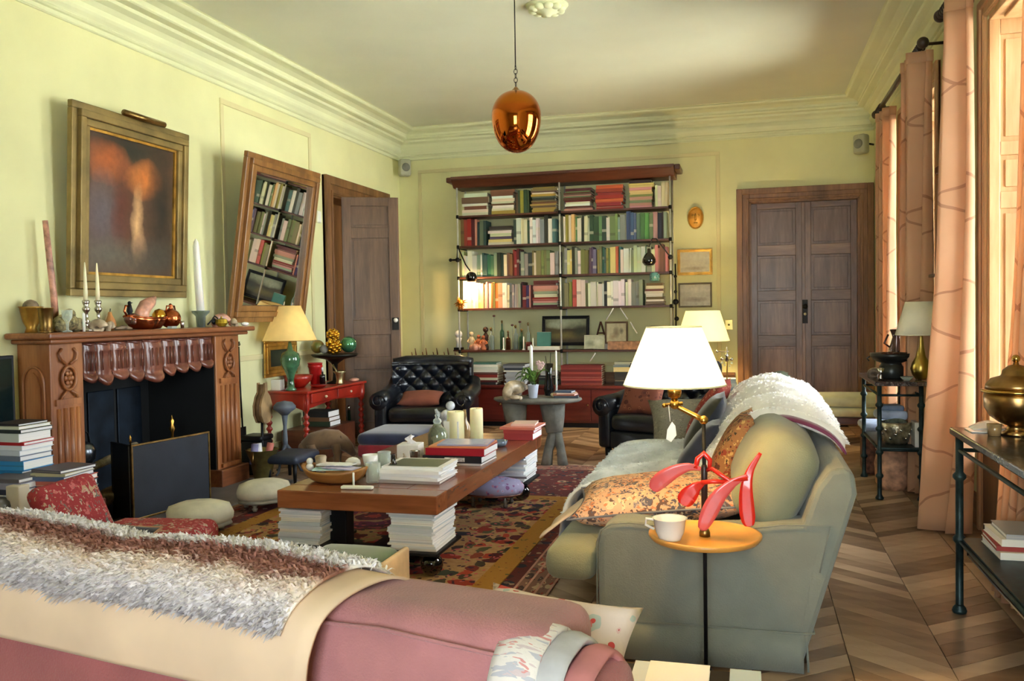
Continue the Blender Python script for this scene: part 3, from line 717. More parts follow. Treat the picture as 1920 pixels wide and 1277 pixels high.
one('shell_cluster', 'grey-green barnacled shell cluster near the marbled candle', 'shell', MB().ball((0, 0, .06), .07, 10, sc=(1, 1.3, .8)).ball((.02, .08, .04), .05, 9).ball((.02, -.07, .05), .05, 9).ball((0, .03, .11), .04, 8), M('barnacle', (140, 128, 92), .8, var=.4, scale=40, bmp=.8, bscale=70), (-4.27, 4.70, MZ))
one('stub_candle', 'short white candle stub beside the marbled taper', 'candle', MB().lathe([(.009, 0), (.009, .115), (.002, .12), (0, .125)], n=10), WHITEC, (-4.15, 4.72, MZ+0))
shell('conch_shell', 'brown spiny shell between the crystal candlesticks', (-4.15, 4.84, MZ), .07, SHL, .5)
shell('small_conch', 'small tan shell at the foot of the farther crystal candlestick', (-4.15, 4.95, MZ), .055, SHL, 2.1)
t = thing('wooden_tray', 'low red-brown wooden box on the mantel behind the stub candle', 'box', (-4.33, 4.87, MZ))
obj('box', MB().box(-.06, .06, -.09, .09, 0, .035), OAKD, t, bev=.004); obj('lid', MB().box(-.065, .065, -.095, .095, .036, .045), OAKY, t, bev=.003)
t = thing('pear_ornament', 'yellow and orange ceramic pear beside the crystal candlesticks', 'ornament', (-4.25, 5.08, MZ))
obj('fruit', MB().lathe([(0, 0), (.03, .004), (.042, .035), (.034, .07), (.018, .10), (.012, .125), (0, .13)], n=16), M('pear_glaze', (208, 170, 96), .3, var=.25, scale=10, col2=(222, 140, 90), coat=.4), t)
obj('stalk', MB().tube([(0, 0, .125), (.006, 0, .15)], .003, 5), IRON, t)
one('driftwood', 'small flat piece of driftwood lying on the mantel', 'driftwood', MB().tube([(0, -.08, .012), (.01, -.02, .02), (0, .05, .014), (-.01, .1, .01)], [.008, .014, .012, .005], 8), SHL2, (-4.16, 5.1, MZ))
# copper basket with ceramic creatures
t = thing('copper_basket', 'long copper dish holding shells and glazed ornaments on the mantel', 'dish', (-4.25, 5.45, MZ))
def fn(u, v):
    a = 2*PI*u; w = [(.02, 0), (.06, .004), (.078, .04), (.088, .082)]; i = v*3; k = min(2, int(i)); f_ = i-k
    r = w[k][0]*(1-f_)+w[k+1][0]*f_; z = w[k][1]*(1-f_)+w[k+1][1]*f_
    return (math.cos(a)*r*1.15, math.sin(a)*r*2.3, z+.02*abs(math.sin(a))**3*v)
obj('dish', MB().grid(fn, 28, 6), COPR, t, solid=.005)
obj('rim', MB().tube([(math.cos(2*PI*i/24)*.101, math.sin(2*PI*i/24)*.203, .082+.02*abs(math.sin(2*PI*i/24))**3) for i in range(24)], .006, 6, closed=True), COPR, t)
obj('handle', MB().tube([(0, -.2, .10), (0, -.225, .13), (0, -.21, .17), (0, -.17, .165)], .008, 8), COPR, t)
t = thing('horn_ornament', 'tall curved shell horn rising from the copper dish', 'shell', (-4.25, 5.47, MZ+.07))
obj('horn', MB().tube([(0, -.07, 0), (0, -.06, .05), (0, -.02, .10), (.0, .04, .13), (0, .09, .165)], [.055, .05, .05, .04, .012], 12), SHL3, t); obj('gold_collar', MB().lathe([(.058, 0), (.062, .015), (.05, .03)], (0, -.07, -.01), 14), GILT, t)
t = thing('bird_figure', 'small black bird figure standing in the copper dish', 'figurine', (-4.25, 5.28, MZ+.08))
obj('body', MB().lathe([(.02, 0), (.012, .03), (.022, .05), (.016, .08), (.012, .1), (0, .115)], n=12), BLK, t); obj('head', MB().ball((0, 0, .11), .013, 8).tube([(0, .01, .11), (0, .035, .112)], [.006, .001], 6), BLK, t)
one('glazed_crab', 'dark glazed crab shell at the left of the copper dish', 'shell', MB().ball((0, 0, .0), .055, 10, sc=(1, 1.2, .8)).ball((.04, .05, -.02), .02, 8).ball((.04, -.04, -.02), .02, 8), M('dark_glaze', (96, 60, 50), .2, var=.3, scale=14, coat=.6), (-4.25, 5.31, MZ+.075))
one('gold_nugget', 'glittering gold faceted ornament at the right of the copper dish', 'ornament', MB().ball((0, 0, .0), .055, 5, sc=(1, 1, 1.1)), M('bright_gilt', (214, 160, 60), .15, 1, var=.2), (-4.25, 5.60, MZ+.09))
one('copper_gourd', 'round copper jug lying at the right of the copper dish', 'jug', MB().ball((0, 0, .075), .075, 12, sc=(1, 1.1, 1)).tube([(0, 0, .14), (0, .02, .17), (0, .0, .18)], [.02, .014, .012], 8).tube([(0, -.05, .12), (0, -.04, .17), (0, .05, .17), (0, .07, .11)], .006, 6), COPR, (-4.25, 5.73, MZ))
one('silver_thimble', 'tiny silver cup in front of the copper jug', 'cup', MB().lathe([(.012, 0), (.014, .03), (.017, .055), (.014, .055)], n=12), SILV, (-4.14, 5.72, MZ))
one('glass_slab', 'small clear glass block in front of the copper dish', 'glass block', MB().box(-.02, .02, -.03, .03, 0, .018), CLEAR, (-4.14, 5.60, MZ), bev=.003)
one('twig_bundle', 'dark curled twig beside the white candle on the mantel', 'twig', MB().tube([(0, -.05, .02), (.01, 0, .06), (0, .05, .09), (0, .09, .07), (0, .1, .03)], .006, 6).ball((0, .04, .045), .028, 8, sc=(.6, 1, 1)), BLK, (-4.27, 6.28, MZ))
one('gold_pumpkin', 'small gold pumpkin at the far end of the mantel', 'ornament', MB().lathe([(0, 0), (.03, .003), (.052, .03), (.045, .06), (.01, .07), (.006, .085), (0, .087)], n=12, smooth=False), M('olive_gilt', (176, 150, 50), .3, .7, var=.25, scale=12), (-4.22, 6.35, MZ))
shell('curled_shell', 'curled copper-pink shell behind the gold pumpkin', (-4.32, 6.47, MZ), .10, SHL3, 1.2)
shell('pearl_shell', 'small pearly shell right of the gold pumpkin', (-4.18, 6.47, MZ), .06, SHL, -.6)
one('bone_shell', 'flat white shell at the far corner of the mantel', 'shell', MB().ball((0, 0, .018), .04, 9, sc=(.8, 1, .45)), PORC, (-4.17, 6.62, MZ))
one('sea_urchin', 'small round pink sea urchin at the far end of the mantel', 'shell', MB().ball((0, 0, .022), .026, 8, sc=(1, 1, .8)), SHL3, (-4.27, 6.57, MZ))
# ------------------------------------------------ fire tools and bellows
t = thing('fire_tools', 'dark iron poker and tongs hanging right of the fireplace', 'fire tools', (XL+.06, 6.80, .30))
tb = MB()
for k, (dy, L) in enumerate(((-.05, .82), (0, .86), (.05, .78), (.09, .7))): tb.tube([(0, dy, .9-.02*k), (.01, dy, .9-L)], .007, 6); tb.ball((0, dy, .92-.02*k), .016, 8)
obj('rods', tb, M('verdigris_iron', (82, 84, 62), .5, .6, var=.3), t); obj('hook_rail', MB().box(-.058, .0, -.08, .11, .86, .885), BLK, t)
obj('tongs', MB().tube([(.02, -.03, .75), (.03, -.07, .5), (.03, -.02, .25), (.02, 0, .15)], .008, 6).tube([(.02, -.03, .75), (.03, .02, .5), (.03, .0, .25), (.02, 0, .15)], .008, 6), IRON, t)
obj('shovel', MB().box(.02, .028, .03, .13, -.02, .12).tube([(.024, .08, .1), (.0, .08, .8)], .007, 6), BLK, t)
bp = [(-.0, -.16), (.05, -.15), (.09, -.08), (.095, .0), (.06, .08), (.022, .12), (.018, .2), (-.018, .2), (-.022, .12), (-.06, .08), (-.095, 0), (-.09, -.08), (-.05, -.15)]
t = thing('bellows', 'tan leather and wood bellows leaning right of the fireplace', 'bellows', (-4.13, 6.85, .62))
obj('board', MB().prism(bp[::-1], -.012, .012, 'x'), M('bellows_wood', (150, 122, 84), .6, var=.2), t, bev=.004)
obj('leather', MB().prism([(p[0]*.93, p[1]*.93) for p in bp[::-1]], -.06, -.012, 'x', smooth=True), M('tan_leather', (120, 92, 60), .6, var=.2), t)
obj('back_board', MB().prism(bp[::-1], -.075, -.06, 'x'), M('bellows_wood'), t, bev=.004)
obj('stand', MB().tube([(-.04, 0, -.15), (-.05, 0, -.605)], .012, 8).box(-.09, .02, -.07, .07, -.62, -.605), BLK, t)
# ================================================================ middle of the room
def fur(name, fn, mat, parent, n, L=.03, nrm=1, lean=(0, 0, -.4), seed=1, off=0, u0=0, u1=1, v0=0, v1=1, w=.004, mask=None):
    """tufts of fur standing on the surface fn(u, v)"""
    rnd = random.Random(seed); V = []; F = []
    lv = Vector(lean)
    for _ in range(n):
        u = rnd.uniform(u0, u1); v = rnd.uniform(v0, v1)
        if mask and not mask(u, v): continue
        p = Vector(fn(u, v)); e = 1e-3
        a = Vector(fn(min(u+e, 1), v))-Vector(fn(max(u-e, 0), v)); b_ = Vector(fn(u, min(v+e, 1)))-Vector(fn(u, max(v-e, 0)))
        nn = a.cross(b_)
        if nn.length < 1e-12: continue
        nn = nn.normalized()*nrm
        d = (nn+lv*rnd.uniform(.4, 1.2)+Vector((rnd.uniform(-.5, .5), rnd.uniform(-.5, .5), rnd.uniform(-.4, .4)))).normalized()
        l = L*rnd.uniform(.6, 1.25); s = d.cross(Vector((rnd.uniform(-1, 1), rnd.uniform(-1, 1), rnd.uniform(-1, 1)))).normalized()*w*rnd.uniform(.6, 1.3)
        k = len(V); q = p-nn*.002
        m_ = q+d*l*.55+nn*l*.08; V += [q-s, q+s, m_-s*.8, m_+s*.8, q+d*l+lv*l*.35]; F += [(k, k+1, k+3, k+2), (k+2, k+3, k+4)]
    me = bpy.data.meshes.new(name); me.from_pydata([tuple(p) for p in V], [], F); me.materials.append(mat); me.update()
    o = bpy.data.objects.new(name, me); link(o, parent); o['kind'] = 'stuff'; return o
BOOKC = OBJCOL('book_cloth', .55); BOOKP = OBJCOL('book_jacket', .35, False)
PAGES = M('page_edges', (226, 220, 200), .85, var=.06, scale=60, stretch=(.05, .05, 12))
PAGEW = M('white_page_edges', (244, 244, 246), .8, var=.05, scale=50, stretch=(.05, .05, 14))
def flatbook(cx, cy, z, w, d, t, rz, col, label, group, cat='book', mag=False, pages=None, name=None, parts=True, cov=None):
    """a book lying flat: spine (length w) towards -y"""
    th = .0012 if mag else .0035
    cb = MB().box(-w/2, w/2, -d/2, d/2, 0, th).box(-w/2, w/2, -d/2, d/2, t-th, t).box(-w/2, w/2, -d/2, -d/2+th, th, t-th)
    pb = MB().box(-w/2+th, w/2-th, -d/2+th, d/2-th*1.5, th, t-th)
    nm = name or ('magazine' if mag else 'book')
    if parts:
        o = thing(nm, label, cat, (cx, cy, z), rz, group)
        c = obj('cover', cb, cov or BOOKC, o); c.color = lin(col); obj('pages', pb, pages or PAGEW, o)
    else:
        pb.m = [1]*len(pb.m); k = len(cb.v); cb.v += pb.v; cb.f += [[i+k for i in f] for f in pb.f]; cb.s += pb.s; cb.m += pb.m
        o = one(nm, label, cat, cb, [cov or BOOKC, pages or PAGEW], (cx, cy, z), rz, group); o.color = lin(col)
    return o
def colname(c):
    import colorsys
    h, s_, v = colorsys.rgb_to_hsv(*[x/255 for x in c[:3]])
    if v < .22: return 'black'
    if s_ < .13: return 'white' if v > .82 else ('pale grey' if v > .6 else ('grey' if v > .35 else 'dark grey'))
    d = 'dark ' if v < .42 else ('pale ' if (v > .75 and s_ < .45) else '')
    h *= 360
    n = 'red' if h < 14 or h > 340 else ('orange' if h < 32 and s_ > .55 and v > .6 else ('brown' if h < 42 and v < .72 else ('cream' if h < 66 and s_ < .32 and v > .7 else ('yellow' if h < 66 and v > .6 else ('olive' if h < 80 else ('green' if h < 160 else ('teal' if h < 195 else ('blue' if h < 255 else 'purple'))))))))
    return (d+n).replace('pale cream', 'cream')
def pile(cx, cy, z, specs, where, group, seed, jit=.012, rot=.05, mag=False, cat='book', pages=None, parts=True, gap=.0008):
    rnd = random.Random(seed); n = len(specs); zz = z
    for i, (w, d, t, c) in enumerate(specs):
        k = n-1-i; pos = 'topmost' if k == 0 else ('lowest' if i == 0 else (ORD[k]+' from top'))
        lab = '%s %s, %s of the %s' % (colname(c), 'magazine' if mag else 'book', pos, where)
        flatbook(cx+rnd.uniform(-jit, jit), cy+rnd.uniform(-jit, jit), zz, w, d, t, rnd.uniform(-rot, rot), c, lab, group, cat='magazine' if mag else 'book', mag=mag, pages=pages, parts=parts)
        zz += t+gap
    return zz
# ------------------------------------------------ rugs
RUGB = PATTERN('red_oriental_wool', (96, 34, 36), [(44, 36, 58), (148, 44, 40), (176, 150, 120), (60, 30, 32), (120, 96, 80), (30, 34, 50)], 9, .36, .95)
RUGS = PATTERN('striped_rug_border', (130, 92, 80), [(60, 38, 46), (190, 160, 130), (150, 50, 44), (90, 60, 60)], 16, .4, .95, stretch=(1, .5, 1))
t = thing('oriental_rug', 'dark red and navy oriental rug lying under the sand-coloured rug', 'rug', (-2.3, 5.0, .001))
bx = (-1.35, 1.33, -2.7, 2.75)
obj('field', MB().box(bx[0]+.18, bx[1]-.18, bx[2]+.2, bx[3]-.2, 0, .008), RUGB, t)
bb = MB()
for p in ((bx[0], bx[1], bx[3]-.2, bx[3]), (bx[0], bx[1], bx[2], bx[2]+.2), (bx[0], bx[0]+.18, bx[2]+.2, bx[3]-.2), (bx[1]-.18, bx[1], bx[2]+.2, bx[3]-.2)): bb.box(*p, 0, .008)
obj('border', bb, RUGS, t)
gb = MB()
for o_ in (.0, .07, .14, .2): gb.box(bx[0]+o_, bx[1]-o_, bx[3]-o_-.012, bx[3]-o_, .008, .0095); gb.box(bx[1]-o_*.9-.012, bx[1]-o_*.9, bx[2]+o_, bx[3]-o_, .008, .0095)
obj('guard_stripes', gb, M('rug_pink_line', (190, 140, 124), .95, var=.1), t)
obj('fringe', MB().grid(lambda u, v: (bx[0]+(bx[1]-bx[0])*u, bx[3]+.05*v, .004+.002*math.sin(u*900)), 120, 1), M('rug_fringe', (206, 190, 166), .95, var=.2, scale=60, stretch=(6, .1, 1)), t)
def suzani():
    m, nt, b = newmat('sand_suzani_wool'); tc = N(nt, 'ShaderNodeTexCoord'); ns = N(nt, 'ShaderNodeTexNoise'); ns.inputs['Scale'].default_value = 9
    nt.links.new(tc.outputs['Object'], ns.inputs[0]); v = mix(nt, .10, tc.outputs['Object'], ns.outputs[1], 'ADD')
    c = mix(nt, .0, (172, 134, 88), (172, 134, 88))
    ns2, _ = objnoise(nt, 30, 3); c = mix(nt, .4, c, ramp(nt, ns2.outputs[0], [(.35, (150, 112, 72)), (.65, (188, 150, 104))]).outputs[0])
    def layer(c, sc, sz, cols, prob=1.0, off=0.0, stretch=(1, 1, 1)):
        mp = N(nt, 'ShaderNodeMapping'); mp.inputs['Location'].default_value = (off, off*.7, 0); mp.inputs['Scale'].default_value = stretch; nt.links.new(v, mp.inputs[0])
        vo = N(nt, 'ShaderNodeTexVoronoi', voronoi_dimensions='2D'); vo.inputs['Scale'].default_value = sc; nt.links.new(mp.outputs[0], vo.inputs['Vector'])
        sp = N(nt, 'ShaderNodeSeparateColor'); nt.links.new(vo.outputs['Color'], sp.inputs[0]); n = len(cols)
        r = ramp(nt, sp.outputs[0], [(i/n, x) for i, x in enumerate(cols)], 'CONSTANT')
        mk = math_(nt, 'MULTIPLY', math_(nt, 'LESS_THAN', vo.outputs['Distance'], sz), math_(nt, 'LESS_THAN', sp.outputs[2], prob))
        return mix(nt, mk, c, r.outputs[0])
    c = layer(c, 9, .27, [(86, 84, 52), (120, 38, 30), (70, 60, 44), (140, 60, 40)], .8, 3.3, (1, .55, 1))
    c = layer(c, 6.5, .30, [(128, 30, 28), (44, 42, 54), (150, 44, 34), (92, 26, 30), (60, 66, 50)], .75, 0, (.6, 1, 1))
    c = layer(c, 11, .28, [(170, 60, 40), (196, 160, 100), (50, 34, 34)], .5, 7.7, (1, .6, 1))
    for (px, py) in ((-.18, 1.0), (-.85, -.15), (.55, -1.3), (-1.0, 1.5)):
        mp = N(nt, 'ShaderNodeMapping'); mp.inputs['Location'].default_value = (-px, -py, 0); nt.links.new(v, mp.inputs[0])
        ln = N(nt, 'ShaderNodeVectorMath', operation='LENGTH'); nt.links.new(mp.outputs[0], ln.inputs[0])
        r = ramp(nt, ln.outputs[1], [(0, (170, 60, 70)), (.07, (96, 36, 66)), (.13, (170, 130, 110)), (.17, (110, 40, 84)), (.27, (84, 36, 62)), (.31, (150, 60, 74)), (.34, (84, 50, 50))], 'CONSTANT')
        c = mix(nt, math_(nt, 'LESS_THAN', ln.outputs[1], .37), c, r.outputs[0])
        c = layer(c, 14, .16, [(190, 90, 90), (60, 26, 50)], .4, px)
    nt.links.new(c, b.inputs['Base Color']); b.inputs['Roughness'].default_value = .95
    n3, _ = objnoise(nt, 120, 2); bump(nt, b, n3.outputs[0], .4, .004); return m
MUST = PATTERN('mustard_vine_border', (164, 118, 46), [(120, 50, 30), (150, 100, 40), (90, 84, 44), (176, 130, 56)], 12, .2, .95)
t = thing('embroidered_rug', 'sand-coloured embroidered rug with red motifs and mustard border', 'rug', (-2.28, 4.55, .0105))
q = (-1.04, 1.04, -1.95, 1.82)
obj('field', MB().box(q[0]+.13, q[1]-.13, q[2]+.13, q[3]-.13, 0, .007), suzani(), t)
bb = MB()
for p in ((q[0], q[1], q[3]-.13, q[3]), (q[0], q[1], q[2], q[2]+.13), (q[0], q[0]+.13, q[2]+.13, q[3]-.13), (q[1]-.13, q[1], q[2]+.13, q[3]-.13)): bb.box(*p, 0, .007)
obj('border', bb, MUST, t)
# ------------------------------------------------ coffee table
TBL = WOOD('walnut_table', (112, 60, 36), (168, 104, 64), 'x', 4, .22, .5)
TBLY = WOOD('walnut_table_y', (104, 56, 36), (156, 94, 60), 'y', 4, .22, .5)
t = thing('coffee_table', 'long low thick-topped walnut coffee table on black legs', 'coffee table', (-2.03, 5.4, .0185))
x0, x1, ya, yb, z0, z1 = -2.49, -1.565, 4.22, 6.56, .36, .458
dz_ = -.0185
wobj('end_board', MB().box(x0, x1, ya, ya+.16, z0, z1), TBL, t, bev=.006); wobj('end_board', MB().box(x0, x1, yb-.16, yb, z0, z1), TBL, t, bev=.006)
for k in range(4):
    a = x0+(x1-x0)*k/4; wobj('top_board', MB().box(a+.0008, a+(x1-x0)/4-.0008, ya+.161, yb-.161, z0, z1), TBLY, t, bev=.003)
for (lx, ly) in ((-2.205, 4.42), (-1.86, 4.55), (-2.205, 6.30), (-1.86, 6.22)): wobj('leg', MB().box(lx-.05, lx+.05, ly-.05, ly+.05, .019, z0), BLK, t, bev=.005)
for (lx, ly) in ((-2.36, 4.42), (-1.72, 4.42), (-2.36, 6.32), (-1.72, 6.32)):
    wobj('ledge', MB().box(lx-.15, lx+.15, ly-.20, ly+.20, .140, .156), BLK, t, bev=.004)
    for sx, sy in ((-.09, .12), (.09, -.12)): wobj('ball_foot', MB().ball((lx+sx*(1 if lx > -2 else -1), ly+sy, .0185+.061), .061, 16), BLKG, t)
wobj('floor_rail', MB().box(-2.22, -1.86, 4.44, 4.50, .10, .118).box(-2.22, -1.86, 6.24, 6.30, .10, .118).box(-2.05, -2.0, 4.5, 6.24, .10, .118), BLK, t)
rnd = random.Random(4)
wh = lambda k=0: rnd.choice([(236, 238, 242), (226, 232, 236), (214, 222, 230), (240, 240, 238), (200, 212, 220), (230, 226, 216)])
for (cx, cy, wn, sd, n) in ((-2.375, 4.42, 'pile under the table beside its black leg', 3, 15), (-1.725, 4.42, 'pile under the near right corner of the table', 5, 17), (-1.715, 6.32, 'pile under the far right corner of the table', 8, 15)):
    sp_ = []; tot = 0
    while tot < (.182 if sd != 5 else .190): tt_ = rnd.uniform(.008, .02); tot += tt_+.0008; sp_.append((.255+rnd.uniform(-.02, .008), .345+rnd.uniform(-.02, .01), tt_, wh()))
    if sd == 8: sp_[-1] = (.25, .34, sp_[-1][2], (120, 160, 200)); sp_[2] = (.25, .34, sp_[2][2], (120, 110, 110))
    pile(cx, cy, .158, sp_, wn, 'white magazines piled under the coffee table', sd, .008, .04, mag=True)
# ------------------------------------------------ green sofa
GRN = M('sage_green_linen', (122, 126, 116), .9, var=.06, scale=5, bmp=.25, bscale=160, sheen=.2)
GRN2 = M('sage_green_cushion', (134, 136, 112), .9, var=.06, scale=5, bmp=.25, bscale=160, sheen=.2)
t = thing('green_sofa', 'long sage-green linen sofa heaped with throws and cushions', 'sofa', (-.2, 5.0, 0))
Y0, Y1 = 3.46, 6.72
def armprof(dz=0): return [(-.60, .03), (.185, .03), (.25, .40), (.29, .58), (.12, .575), (-.05, .548), (-.2, .538), (-.36, .548), (-.47, .556), (-.54, .548), (-.585, .52), (-.60, .47)]
for a, b in ((Y0, Y0+.19), (Y1-.19, Y1)): wobj('arm', MB().prism(armprof(), a, b, 'y', smooth=False), GRN, t, bev=.028)
wobj('back_frame', MB().prism([(.185, .03), (.385, .70), (.375, .775), (.34, .80), (.29, .79), (.24, .72), (.06, .20), (.05, .03)], Y0+.001, Y1-.001, 'y'), GRN, t, bev=.02)
wobj('seat_deck', MB().box(-.60, .08, Y0+.19, Y1-.19, .05, .285), GRN, t, bev=.02)
sk = MB()
def skf(x0, y0, x1, y1, n, amp=.004):
    L = math.hypot(x1-x0, y1-y0); nx, ny = (y1-y0)/L, -(x1-x0)/L
    def f(u, v): w = amp*math.sin(u*L*16)*(1-v); return (x0+(x1-x0)*u+nx*(w+.006+(1-v)*.006), y0+(y1-y0)*u+ny*(w+.006+(1-v)*.006), .012+.15*v)
    return f
for p in ((-.605, Y0-.004, .19, Y0-.004), (.195, Y0, .19+.03, Y1), (-.61, Y1, -.61, Y0)):
    sk.grid(skf(*p, 40), 40, 2)
wobj('skirt', sk, GRN, t, solid=.008)
wobj('skirt_piping', MB().tube([(-.62, Y0-.012, .163), (.20, Y0-.012, .163), (.228, Y0, .163), (.228, Y1, .163)], .004, 6), GRN, t)
wobj('arm_piping', MB().tube([(p[0], Y0-.004, p[1]) for p in armprof()[2:]]+[(-.602, Y0-.004, .17)], .004, 6), GRN, t)
cl = (Y1-Y0-.4)/3
for k in range(3):
    a = Y0+.2+cl*k; mb = MB().rbox(-.83 if k else -.83, .10, a+.004 if k else a+.004, a+cl-.004, .288, .435, .06, 5, puff=.10)
    if k == 0: mb.rbox(-.832, -.612, Y0+.02, a+.2, .289, .432, .06, 4, puff=.05)
    o = wobj('seat_cushion', mb, GRN2, t)
for k in range(3):
    a = Y0+(.055 if k == 0 else .13)+(cl+.045)*k; b_ = Y0+.13+(cl+.045)*k+cl+.03
    T = TR(.085, 0, .70 if k == 0 else .63) @ RY(.46)
    wobj('back_cushion', MB().rbox(-.125, .125, a+.006, b_, -.175, .215, .10, 5, T=T, puff=.30), GRN2, t)
# cushions and throws on it
KILIM = PATTERN('kilim_orange', (224, 180, 148), [(110, 84, 76), (150, 136, 136), (214, 140, 100), (236, 206, 170), (96, 92, 104)], 13, .46, .9, distort=2.5)
LEAFP = PATTERN('leaf_print', (150, 106, 66), [(84, 40, 30), (196, 160, 100), (60, 50, 34), (140, 60, 40)], 26, .4, .9)
GREYP = PATTERN('grey_beaded', (120, 116, 100), [(90, 88, 78), (150, 144, 124), (104, 92, 84)], 40, .3, .8)
REDP = PATTERN('red_brocade', (140, 50, 44), [(96, 34, 32), (190, 150, 120), (160, 70, 56)], 34, .3, .8)
NAVY = M('navy_velvet', (42, 46, 62), .8, var=.2, sheen=.5)
DGRN = M('olive_velvet', (54, 52, 38), .85, var=.2, sheen=.5)
def pil(label, w, h, th, mat, T, back=None, cat='cushion', nm='cushion', piping=None):
    o = bpy.data.objects.new(nm, None); COL.objects.link(o); o.matrix_world = T; tag(o, label, cat)
    obj('cushion_cover', MB().pillow(w, h, th, back=1 if back else None), [mat, back] if back else mat, o)
    if piping:
        pts = []
        for k in range(40):
            a = k/40*4; s_ = int(a); f_ = a-s_; u = (-1+2*f_, 1, 1-2*f_, -1)[s_]; v = (-1, -1+2*f_, 1, 1-2*f_)[s_]
            kk = 1-.10*(1-v*v)*(abs(u)**3); l = 1-.10*(1-u*u)*(abs(v)**3); pts.append((u*w/2*kk, v*h/2*l, 0))
        obj('piping', MB().tube(pts, .005, 6, closed=True), piping, o)
    return o
pil('orange and grey kilim cushion lying flat beside the near arm', .78, .60, .19, KILIM, TR(-.40, 3.98, .555) @ RZ(.08) @ RX(.03) @ RY(-.10), piping=M('grey_cord', (128, 128, 136), .9))
pil('brown leaf-patterned cushion leaning behind the red mobile', .44, .44, .15, LEAFP, TR(-.085, 4.22, .72) @ RY(-1.12))
pil('grey beaded cushion at the far end of the green sofa', .60, .60, .16, GREYP, TR(-.38, 6.12, .60) @ RZ(.15) @ RX(.55))
pil('small red brocade cushion leaning on the far back of the sofa', .42, .42, .13, REDP, TR(-.25, 5.62, .78) @ RZ(-.1) @ RY(-1.0))
pil('dark red fringed cushion behind the grey beaded one', .44, .44, .13, M('dark_red_velvet', (104, 36, 38), .8, var=.2, sheen=.4), TR(-.12, 6.34, .72) @ RZ(-.1) @ RY(-.8))
pil('dark olive velvet cushion behind the white fur throw', .40, .38, .13, DGRN, TR(-.25, 5.12, .75) @ RY(-1.0), NAVY)
pil('navy velvet cushion below the dark olive one', .36, .30, .11, NAVY, TR(-.27, 4.80, .66) @ RY(-.9))
pil('grey-green cushion lying on top of the sofa back', .34, .26, .10, M('grey_green_cloth', (104, 112, 96), .9, var=.1), TR(.10, 6.15, .90) @ RY(-.35))
WFUR = M('white_fur', (252, 249, 248), .95, var=.08, scale=9, col2=(255, 252, 250), stretch=(1, 1, 1), sheen=.3)
GFUR = M('silver_fur', (204, 212, 216), .95, var=.12, scale=7, col2=(240, 246, 248), sheen=.3)
PLUM = M('plum_satin', (126, 46, 84), .4, var=.1, sheen=.3)
WP = [(-.30, .50), (-.24, .60), (-.15, .73), (-.04, .85), (.10, .90), (.22, .89), (.33, .85), (.39, .79)]
def poly(P, u):
    u = max(0, min(.9999, u))*(len(P)-1); i = int(u); f_ = u-i
    p0, p1, p2, p3 = P[max(i-1, 0)], P[i], P[i+1], P[min(i+2, len(P)-1)]
    return [.5*((2*p1[k])+(-p0[k]+p2[k])*f_+(2*p0[k]-5*p1[k]+4*p2[k]-p3[k])*f_*f_+(-p0[k]+3*p1[k]-3*p2[k]+p3[k])*f_**3) for k in range(2)]
def whitef(u, v):
    x, z = poly(WP, u); y = 4.16+1.9*v+.10*math.sin(u*5); r = .028*math.sin(v*28+2*u)+.014*noise.noise((u*6, v*9, 1))
    end = .03*math.exp(-v*14)+.10*v
    return (x-r*.6+.02, y, z+r+.0*end+.05*math.sin(v*PI)*.8-.05*(v < .02)+.04*v)
t = thing('white_fur_throw', 'white fur throw draped over the back of the green sofa', 'throw', (.1, 5.0, .9))
wobj('fur_side', MB().grid(whitef, 26, 40), WFUR, t, solid=.012)
f_ = fur('fur_tufts', whitef, WFUR, t, 9000, .016, 1, (0, -.1, -.45), 3, w=.005); f_.location = tuple(-v for v in t.location)
def plumf(u, v):
    x, z = poly(WP, .30+.68*u); return (x+.015, 4.11+.14*v+.10*math.sin((.30+.68*u)*5), z-.012+.028*math.sin(u*PI)-.02*(1-v))
wobj('satin_lining', MB().grid(plumf, 20, 3), PLUM, t, solid=.01)
GP = [(-.02, .50), (-.12, .53), (-.30, .535), (-.50, .525), (-.68, .51), (-.82, .48), (-.885, .42), (-.905, .33), (-.915, .22), (-.93, .15)]
def greyf(u, v):
    x, z = poly(GP, u); y = 4.40+1.45*v-.20*u*(1-v); r = .036*math.sin(v*24+u*3)+.014*noise.noise((u*5, v*8, 4))
    return (x-max(0, u-.6)*r*1.5, y, z+r*(1-.7*u)+.02)
t = thing('grey_fur_throw', 'silvery grey fur throw spread over the sofa seat', 'throw', (-.5, 5.1, .5))
wobj('fur_side', MB().grid(greyf, 30, 36), GFUR, t, solid=.012)
f_ = fur('fur_tufts', greyf, GFUR, t, 9000, .016, -1, (-.3, -.1, -.3), 5, w=.005); f_.location = tuple(-v for v in t.location)
t = thing('cream_lining_corner', 'cream fabric corner of a throw hanging over the seat front', 'throw', (-.85, 4.3, .4))
wobj('cloth', MB().grid(lambda u, v: (-.70-.25*u, 3.98+.40*v-.06*u, .465-.02*u-.17*max(0, u-.45)+.008*math.sin(v*9)), 10, 10), M('cream_cloth', (226, 206, 186), .85, var=.06), t, solid=.006)
